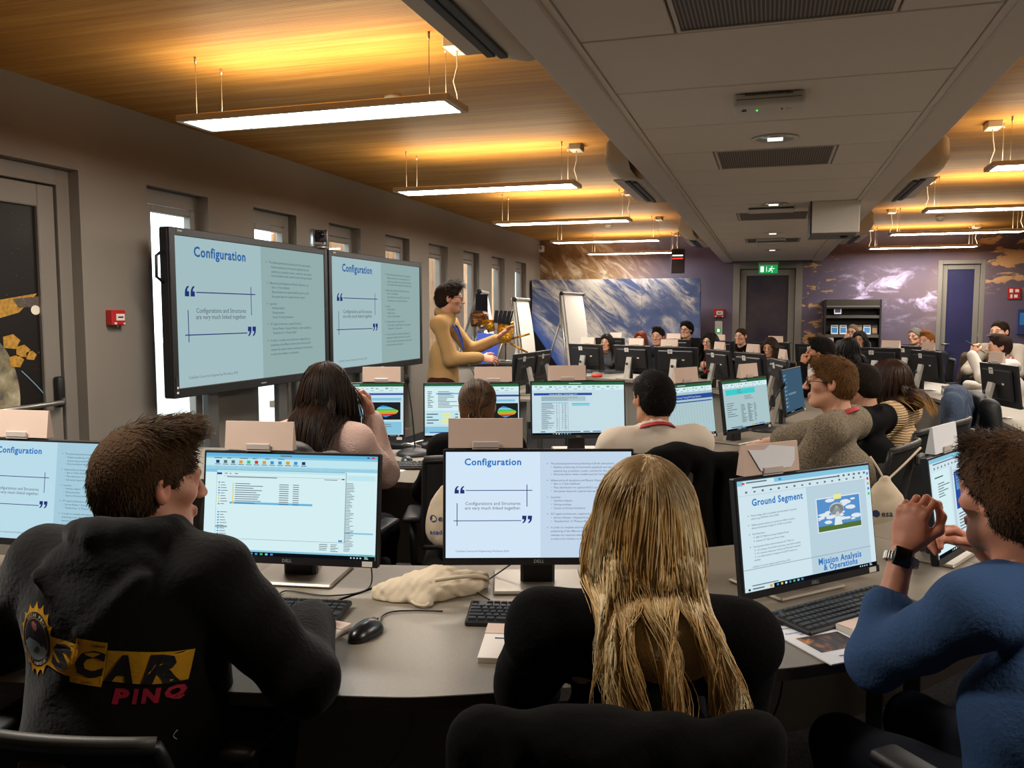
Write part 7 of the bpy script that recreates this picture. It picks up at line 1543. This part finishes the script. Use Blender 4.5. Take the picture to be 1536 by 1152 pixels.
# gooseneck microphones
mat('mic_foam', '#0e0e0f', .95, bump=(300, .5))
def mic(x, y, ang, label, H=.42, lean=(-.03, .0), z=ZD):
    r = empty('gooseneck_microphone', (x, y, z), R_(ang), label, 'microphone', 'gooseneck microphones'); m_ = MB(); m_.lathe([(.095, 0), (.098, .010), (.085, .022), (.05, .034), (.02, .038)], 'dark_plastic', 28); m_.build('base', r)
    m_ = MB(); m_.box((0, -.055, .030), (.05, .03, .004), 'sticker', Matrix.Rotation(R_(14), 4, 'X')); m_.build('label', r)
    P = catmull3([(0, .02, .03), (lean[0] * .2, .02 + lean[1] * .2, H * .35), (lean[0] * .55, .02 + lean[1] * .55, H * .7), (lean[0], .02 + lean[1], H)], 6); m_ = MB(); m_.tube(P, .0042, 'black_plastic', 6); m_.build('stem', r); a, b = P[-2], P[-1]; t = (Vector(b) - Vector(a)).normalized(); m_ = MB(); m_.tube([Vector(b), Vector(b) + t * .03, Vector(b) + t * .05], [.011, .012, .006], 'mic_foam', 10); m_.build('foam_tip', r)
mic(-1.90, 4.27, 0, 'tall gooseneck microphone between the two plot monitors', .40, (-.05, .02)); mic(-2.72, 7.72, 0, 'gooseneck microphone by the presenter', .36, (-.20, .06), .74 if False else ZD); mic(1.86, 8.42, 0, 'gooseneck microphone on the right outer desk', .40, (.16, .06)); mic(-.02, 5.86, 0, 'gooseneck microphone beside the dark blue desktop screen', .30, (.10, -.12))
# headset ring, mug, small props
def headset(x, y, label, z=ZD):
    r = empty('headset', (x, y, z), R_(30), label, 'headset'); m_ = MB(); m_.tube([(.085 * cos(a), .07 * sin(a), .02 + .012 * sin(a * 2)) for a in [2 * pi * k / 24 for k in range(21)]], .009, 'silver', 8); m_.build('headband', r)
    for s_ in (0, 20): a = 2 * pi * s_ / 24; m_ = MB(); m_.tube([(.085 * cos(a), .07 * sin(a), .003), (.085 * cos(a), .07 * sin(a), .035)], .03, 'black_plastic', 14); m_.build('ear_pad', r)
headset(-1.98, 4.50, 'grey headset behind the tall microphone')
r = empty('metal_mug', (1.66, 9.05, ZD), 0, 'brushed metal mug on the right outer desk', 'mug'); m_ = MB(); m_.lathe([(.036, 0), (.037, .005), (.037, .09), (.034, .09), (.033, .01)], 'silver', 24); m_.build('cup', r); m_ = MB(); m_.tube(catmull3([(.036, 0, .07), (.062, 0, .065), (.062, 0, .03), (.036, 0, .022)], 5), .004, 'silver', 6); m_.build('handle', r)
mat('red_plastic', '#c33236', .5)
for x, y, l in ((-2.06, 10.25, 'red and green pouch on the far inner desk by the easel'), (.02, 5.02, 'small red case beside the angled spreadsheet monitor')):
    f = Field((-.1, -.07, -.01), (.1, .07, .08), .006); f.ell((0, 0, .02), (.07, .04, .03), k=0); f.ell((.03, .01, .025), (.035, .03, .025), k=.02); f.plane((0, 0, -1), -.001); V, F = f.mesh(1); r = empty('pouch', (x, y, ZD), .4, l, 'pouch'); link('body', np_mesh('body', V, F, ['red_plastic']), r); m_ = MB(); m_.tube(catmull3([(-.05, .0, .042), (0, -.01, .052), (.05, .01, .048)], 5), .005, 'exit_green', 6); m_.build('zip', r)
# cables on and under the desks
cable([(-1.10, 2.16, .80), (-1.08, 2.10, .748), (-1.16, 2.02, .745), (-1.30, 2.02, .745), (-1.27, 1.94, .745)], 'thin black cable looping behind the keyboard of the file list monitor'); cable([(-.70, 2.36, .80), (-.78, 2.28, .746), (-.80, 2.20, .745), (-.72, 2.12, .745)], 'thin black cable left of the white slide monitor foot'); cable([(-.45, 2.40, .80), (-.40, 2.30, .746), (-.30, 2.26, .745)], 'thin black cable right of the white slide monitor foot'); cable([(-2.25, 2.10, .80), (-2.20, 2.02, .746), (-2.06, 1.94, .745)], 'thin black cable below the leftmost slide monitor')
cable([(.02, 2.62, .70), (.06, 2.50, .45), (.0, 2.40, .30), (-.04, 2.36, .22)], 'black cable dangling under the ground station desk', r_=.003); cable([(-1.0, 2.20, .50), (-.98, 2.15, .30), (-1.10, 2.05, .16), (-1.25, 2.0, .08)], 'grey cable sagging under the nearest desk', r_=.003, m='grey_plastic')
cable([(1.70, 9.0, .743), (1.72, 8.5, .748), (1.80, 8.0, .745), (1.75, 7.5, .745)], 'pale cable running along the right outer desk', r_=.007, m='white_paint')
# ================================================================== CLOTHES ON CHAIRS, LOGO, WATCH
def jacket(x, y, yaw, label, mname, W=.50, top=.97, drop=.42, seed=1, back=-.26, hang=0.0):
    """coat draped over a chair back; chair frame at (x,y), facing yaw"""
    r = empty('jacket', (x, y, 0), R_(yaw), label, 'jacket', 'jackets on chairs'); f = Field((-.42, -.50, top - drop - .1), (.42, .05, top + .12), .010)
    f.cap((-W * .44, back, top - .028), (W * .44, back, top - .028), .030, k=.0)
    for kx in range(5): x_ = (kx - 2) * W * .20; f.cap((x_, back - .022, top - .05), (x_ * 1.08, back - .045, top - drop), .034, .042, k=.05); f.cap((x_, back + .022, top - .05), (x_, back + .035, top - drop * .7), .028, .030, k=.05)
    for s_ in (-1, 1): f.cap((s_ * W * .47, back - .01, top - .04), (s_ * W * .60, back - .05, top - drop * .8), .036, .050, k=.05)
    if hang: f.ell((0, back + .01, top + hang * .3), (W * .22, .06, hang), k=.06)
    f.wrinkle(.012, 28, seed); f.plane((0, 0, -1), -(top - drop)); V, F = f.mesh(1); link('coat', np_mesh('coat', V, F, [mname]), r)
    for s_ in (-1, 1):
        f = Field((-.45, -.55, top - drop * 1.3), (.45, .1, top + .05), .012); f.cap((s_ * W * .50, back - .01, top - .085), (s_ * W * .60, back - .05, top - drop * .95), .040, .042, k=0); f.wrinkle(.012, 34, seed + 5 + s_); V, F = f.mesh(1); link('sleeve', np_mesh('sleeve', V, F, [mname]), r)
    return r
mat('coat_black', '#0f0e0d', .95, bump=(40, .3), spec=.1); mat('coat_dark', '#131314', .6, bump=(18, .5)); mat('coat_brown', '#4a3a26', .95, bump=(30, .4)); mat('denim', '#3f4d63', .95, bump=(40, .5))
jacket(pB['x'] - .045, pB['y'] - .02, 16, 'black jacket draped over the chair of the blonde woman', 'coat_black', .42, .965, .60, 3, -.262)
jacket(pD['x'], pD['y'], 4, 'dark jacket over the chair of the brunette', 'coat_dark', .46, 1.00, .35, 5, -.26, .03)
jacket(pF['x'], pF['y'], 24, 'black jacket hanging from the chair of the white shirted man', 'coat_black', .50, .98, .50, 7, -.25, .02)
jacket(pI['x'] + .22, pI['y'] + .60, 70, 'blue denim jacket over the chair beyond the cream sweater', 'denim', .46, 1.05, .50, 9, -.10, .03)
put_chair(1.02, 5.98, 100, 'black mesh office chair with a black coat before the right outer desk'); jacket(1.02, 5.98, 100, 'black coat over the empty chair before the right outer desk', 'coat_dark', .50, .99, .45, 11, -.26, .03)
put_chair(2.55, 12.3, 140, 'office chair with a brown coat behind the ginger haired man'); jacket(2.55, 12.3, 140, 'brown coat over a chair behind the ginger haired man', 'coat_brown', .5, 1.0, .45, 13, -.26)

# ---- printed logo on the back of the hoodie (conforms to the cloth)
from mathutils.bvhtree import BVHTree
hood = [c for c in A_.children if c.name.startswith('hoodie')][0]
me = hood.data; bv = BVHTree.FromPolygons([v.co.copy() for v in me.vertices], [list(p.vertices) for p in me.polygons])
mat('logo_yellow', '#e0a214', .7); mat('logo_black', '#1b1a1c', .8); mat('logo_red', '#b8203a', .7); mat('logo_white', '#d9d4c8', .7); mat('logo_sky', '#23213a', .7); mat('logo_earth', '#9db4c4', .7); mat('logo_green', '#3d6145', .7); mat('logo_pink', '#d77b80', .7)
LX, LZ, LS = -.012, .875, .00033
logo = MB()
def lconf(pts, d):
    out = []
    for x, z in pts:
        h = bv.ray_cast(Vector((x, -1.0, z)), Vector((0, 1, 0)))
        out.append((h[0] + h[1] * (.0015 + d)) if h[0] is not None else Vector((x, -.12, z)))
    return out
def lp(px, py): return (LX + (px - 640) * LS, LZ - (py - 580) * LS)
def lpoly(pts, m, d, sub=5):
    """polygon given in print units; fan-subdivided so that it follows the cloth"""
    P = [lp(*p) for p in pts]; c = (sum(p[0] for p in P) / len(P), sum(p[1] for p in P) / len(P)); Q = []
    for i in range(len(P)):
        a, b = P[i], P[(i + 1) % len(P)]
        for k in range(sub): t = k / sub; Q.append((a[0] + (b[0] - a[0]) * t, a[1] + (b[1] - a[1]) * t))
    n = len(Q); rings = 4; vs = [c]; 
    for r_ in range(1, rings + 1):
        t = r_ / rings; vs += [(c[0] + (q[0] - c[0]) * t, c[1] + (q[1] - c[1]) * t) for q in Q]
    fs = [(0, 1 + (i + 1) % n, 1 + i) for i in range(n)]
    for r_ in range(rings - 1):
        for i in range(n): a, b = 1 + r_ * n + i, 1 + r_ * n + (i + 1) % n; fs.append((a, b, b + n, a + n))
    logo.add(lconf(vs, d), fs, m)
def ltext(t, px, py, h, w, m, d, bold=.04, shear=0.0, rot=0.0):
    vs, fs = text_geo(t, 1, 'CENTER', bold); y0 = min(v[1] for v in vs); y1 = max(v[1] for v in vs); x0 = min(v[0] for v in vs); x1 = max(v[0] for v in vs); ca, sa = cos(rot), sin(rot); P = []
    for v in vs:
        yy = (v[1] - y0) / (y1 - y0) * h - h / 2; xx = (v[0] - (x0 + x1) / 2) / (x1 - x0) * w + shear * yy
        P.append(lp(px + xx * ca + yy * sa, py + xx * sa - yy * ca))
    logo.add(lconf(P, d), fs, m)
ecx, ecy, tilt = 322, 515, .16
def ell_pt(a, ra, rb): x, y = ra * cos(a), rb * sin(a); return (ecx + x * cos(tilt) - y * sin(tilt), ecy + x * sin(tilt) + y * cos(tilt))
sun = []
for k in range(16):
    a0 = 2 * pi * k / 16 + .2; sun += [ell_pt(a0, 158, 236), ell_pt(a0 + .06, 146, 216), ell_pt(a0 + .15, 138, 199), ell_pt(a0 + .25, 138, 199), ell_pt(a0 + .34, 146, 216)]
lpoly(sun, 'logo_yellow', 0, 1)
lpoly([(440, 465), (660, 490), (620, 688), (390, 660)], 'logo_yellow', .0001); lpoly([(668, 445), (858, 470), (795, 752), (603, 722)], 'logo_yellow', .0003); lpoly([(850, 520), (1275, 575), (1240, 757), (805, 715)], 'logo_yellow', .0001)
circ = lambda ra, rb: [ell_pt(2 * pi * k / 32, ra, rb) for k in range(32)]
lpoly(circ(128, 176), 'logo_black', .0005, 1); lpoly(circ(108, 141), 'logo_yellow', .0007, 1); lpoly(circ(104, 136), 'logo_sky', .0009, 1)
lpoly([ell_pt(pi * k / 16 , 104, 136) for k in range(17)][1:-1] , 'logo_earth', .0011, 1) if False else lpoly([ell_pt(.35 + (pi - .7) * k / 14, 103, 135) for k in range(15)] + [ell_pt(pi - .2, 60, 30), ell_pt(pi * .5, 20, 10), ell_pt(.2, 60, 30)], 'logo_earth', .0011, 1)
lpoly([ell_pt(1.2, 40, 40), ell_pt(1.7, 60, 60), ell_pt(1.9, 80, 95), ell_pt(1.4, 70, 90), ell_pt(.9, 60, 75)], 'logo_green', .0013, 2)
lpoly([(300, 405), (318, 396), (342, 408), (352, 435), (335, 458), (312, 450), (300, 430)], 'logo_pink', .0013, 2); lpoly([(306, 455), (312, 455), (304, 500), (298, 500)], 'logo_green', .0013, 1); lpoly([(305, 500), (340, 490), (375, 520), (385, 560), (350, 545)], 'logo_sky', .0012, 2)
for t, mid, r_a, r_b, st, flip in (('OSCAR PINQ', -pi / 2 - .02, 116, 157, .165, 1), ('HASSELT UNIVERSITY', pi / 2, 116, 157, .115, -1)):
    n = len(t)
    for i, chh in enumerate(t):
        if chh == ' ': continue
        a = mid + (i - (n - 1) / 2) * st * flip; x, y = ell_pt(a, r_a, r_b); rot = a + tilt + pi / 2 if flip > 0 else a + tilt - pi / 2
        ltext(chh, x, y, 20, 14, 'logo_white', .0010, .02, 0, rot)
for chh, px, py, h, w in (('S', 540, 580, 165, 150), ('C', 735, 605, 180, 165), ('A', 920, 640, 175, 175), ('R', 1145, 660, 175, 185)): ltext(chh, px, py, h, w, 'logo_black', .0012, .06, .18, .10)
ltext('6', 684, 472, 16, 10, 'logo_black', .0012); ltext('CARBON', 800, 489, 18, 80, 'logo_black', .0012, .02, 0, .1); ltext('12.011', 708, 722, 16, 55, 'logo_black', .0012, .02, 0, .1)
for chh, px in (('P', 918), ('I', 998), ('N', 1080), ('Q', 1190)): ltext(chh, px, 805 + (px - 918) * .03, 90, 90 if chh != 'I' else 26, 'logo_red', .0004, .06, .10, .06)
lo_ = logo.build('printed_logo', hood); 
# small embroidered curl near the hem
m_ = MB(); m_.tube([tuple(v) for v in lconf([lp(1215 - 18 * sin(k * .5), 1035 + 9 * k) for k in range(7)], .001)], .001, 'logo_white', 5); m_.build('loose_thread', hood)

# ---- watch and rings of the man in blue
def on_arm(info, s_, t):
    S0, E, W, sp = info['arms'][s_]; return E + (W - E) * t, unit(W - E)
p, d = on_arm(iC, -1, .93); M = frame(d, np.array([-.4, -.8, .3])); M[:3, 3] = p; Mx = Matrix(M.tolist())
m_ = MB(); m_.tube([Mx @ Vector((.034 * cos(a), 0, .029 * sin(a))) for a in [2 * pi * k / 28 for k in range(29)]], .0035, 'steel', 6, cap=False)
for k in range(28): a = 2 * pi * k / 28; m_.box((.036 * cos(a), 0, .031 * sin(a)), (.006, .020, .005), 'silver', Mx @ Matrix.Identity(4), bev=.001)
wt = m_.build('watch_strap', C_)
m_ = MB(); m_.box((-.012, 0, .036), (.040, .044, .011), 'screen_glass', Mx, bev=.004, seg=2); m_.build('watch_case', wt)
p, d = on_arm(iP, 1, .96); M = frame(d, np.array([.9, 0, .3])); M[:3, 3] = p; Mx = Matrix(M.tolist()); m_ = MB(); m_.tube([Mx @ Vector((.030 * cos(a), 0, .026 * sin(a))) for a in [2 * pi * k / 20 for k in range(21)]], .007, 'silver', 6, cap=False); m_.tube([Mx @ Vector((0, 0, .028)), Mx @ Vector((0, 0, .036))], .020, 'silver', 16); m_.tube([Mx @ Vector((0, 0, .0362)), Mx @ Vector((0, 0, .0368))], .014, 'paper', 16); m_.build('wristwatch', P_)
# pen held by the man in white
hd_ = iY['HM']; q = Matrix.Rotation(R_(92), 4, 'Z'); Yw = Y_.matrix_basis
pt0 = Yw @ Vector(hd_ @ Vector((-.01, .13, -.06))); pw = Yw @ Vector(iY['arms'][-1][2]); m_ = MB(); dirp = (Vector((pw.x, pw.y, pw.z + .10)) - pt0); m_.tube([(0, 0, 0), tuple(dirp * .6), tuple(dirp * 1.5)], [.004, .006, .006], 'black_plastic', 8); r = empty('pen', pt0, 0, 'black pen held to the lips of the man in white', 'pen'); m_.build('barrel', r); m_ = MB(); m_.tube([tuple(dirp * -.06), (0, 0, 0)], [.001, .004], 'steel', 6); m_.build('tip', r)
# earring of the woman in the cream sweater
m_ = MB(); m_.tube([iI['HM'] @ Vector((-.084, -.004, -.042 - .0)), iI['HM'] @ Vector((-.084, -.004, -.052))], .006, 'glasses_gold', 8); m_.build('earring', I_)
for c_ in (CH, CHLOW):
    for c in list(c_.children_recursive): bpy.data.objects.remove(c)
    bpy.data.objects.remove(c_)
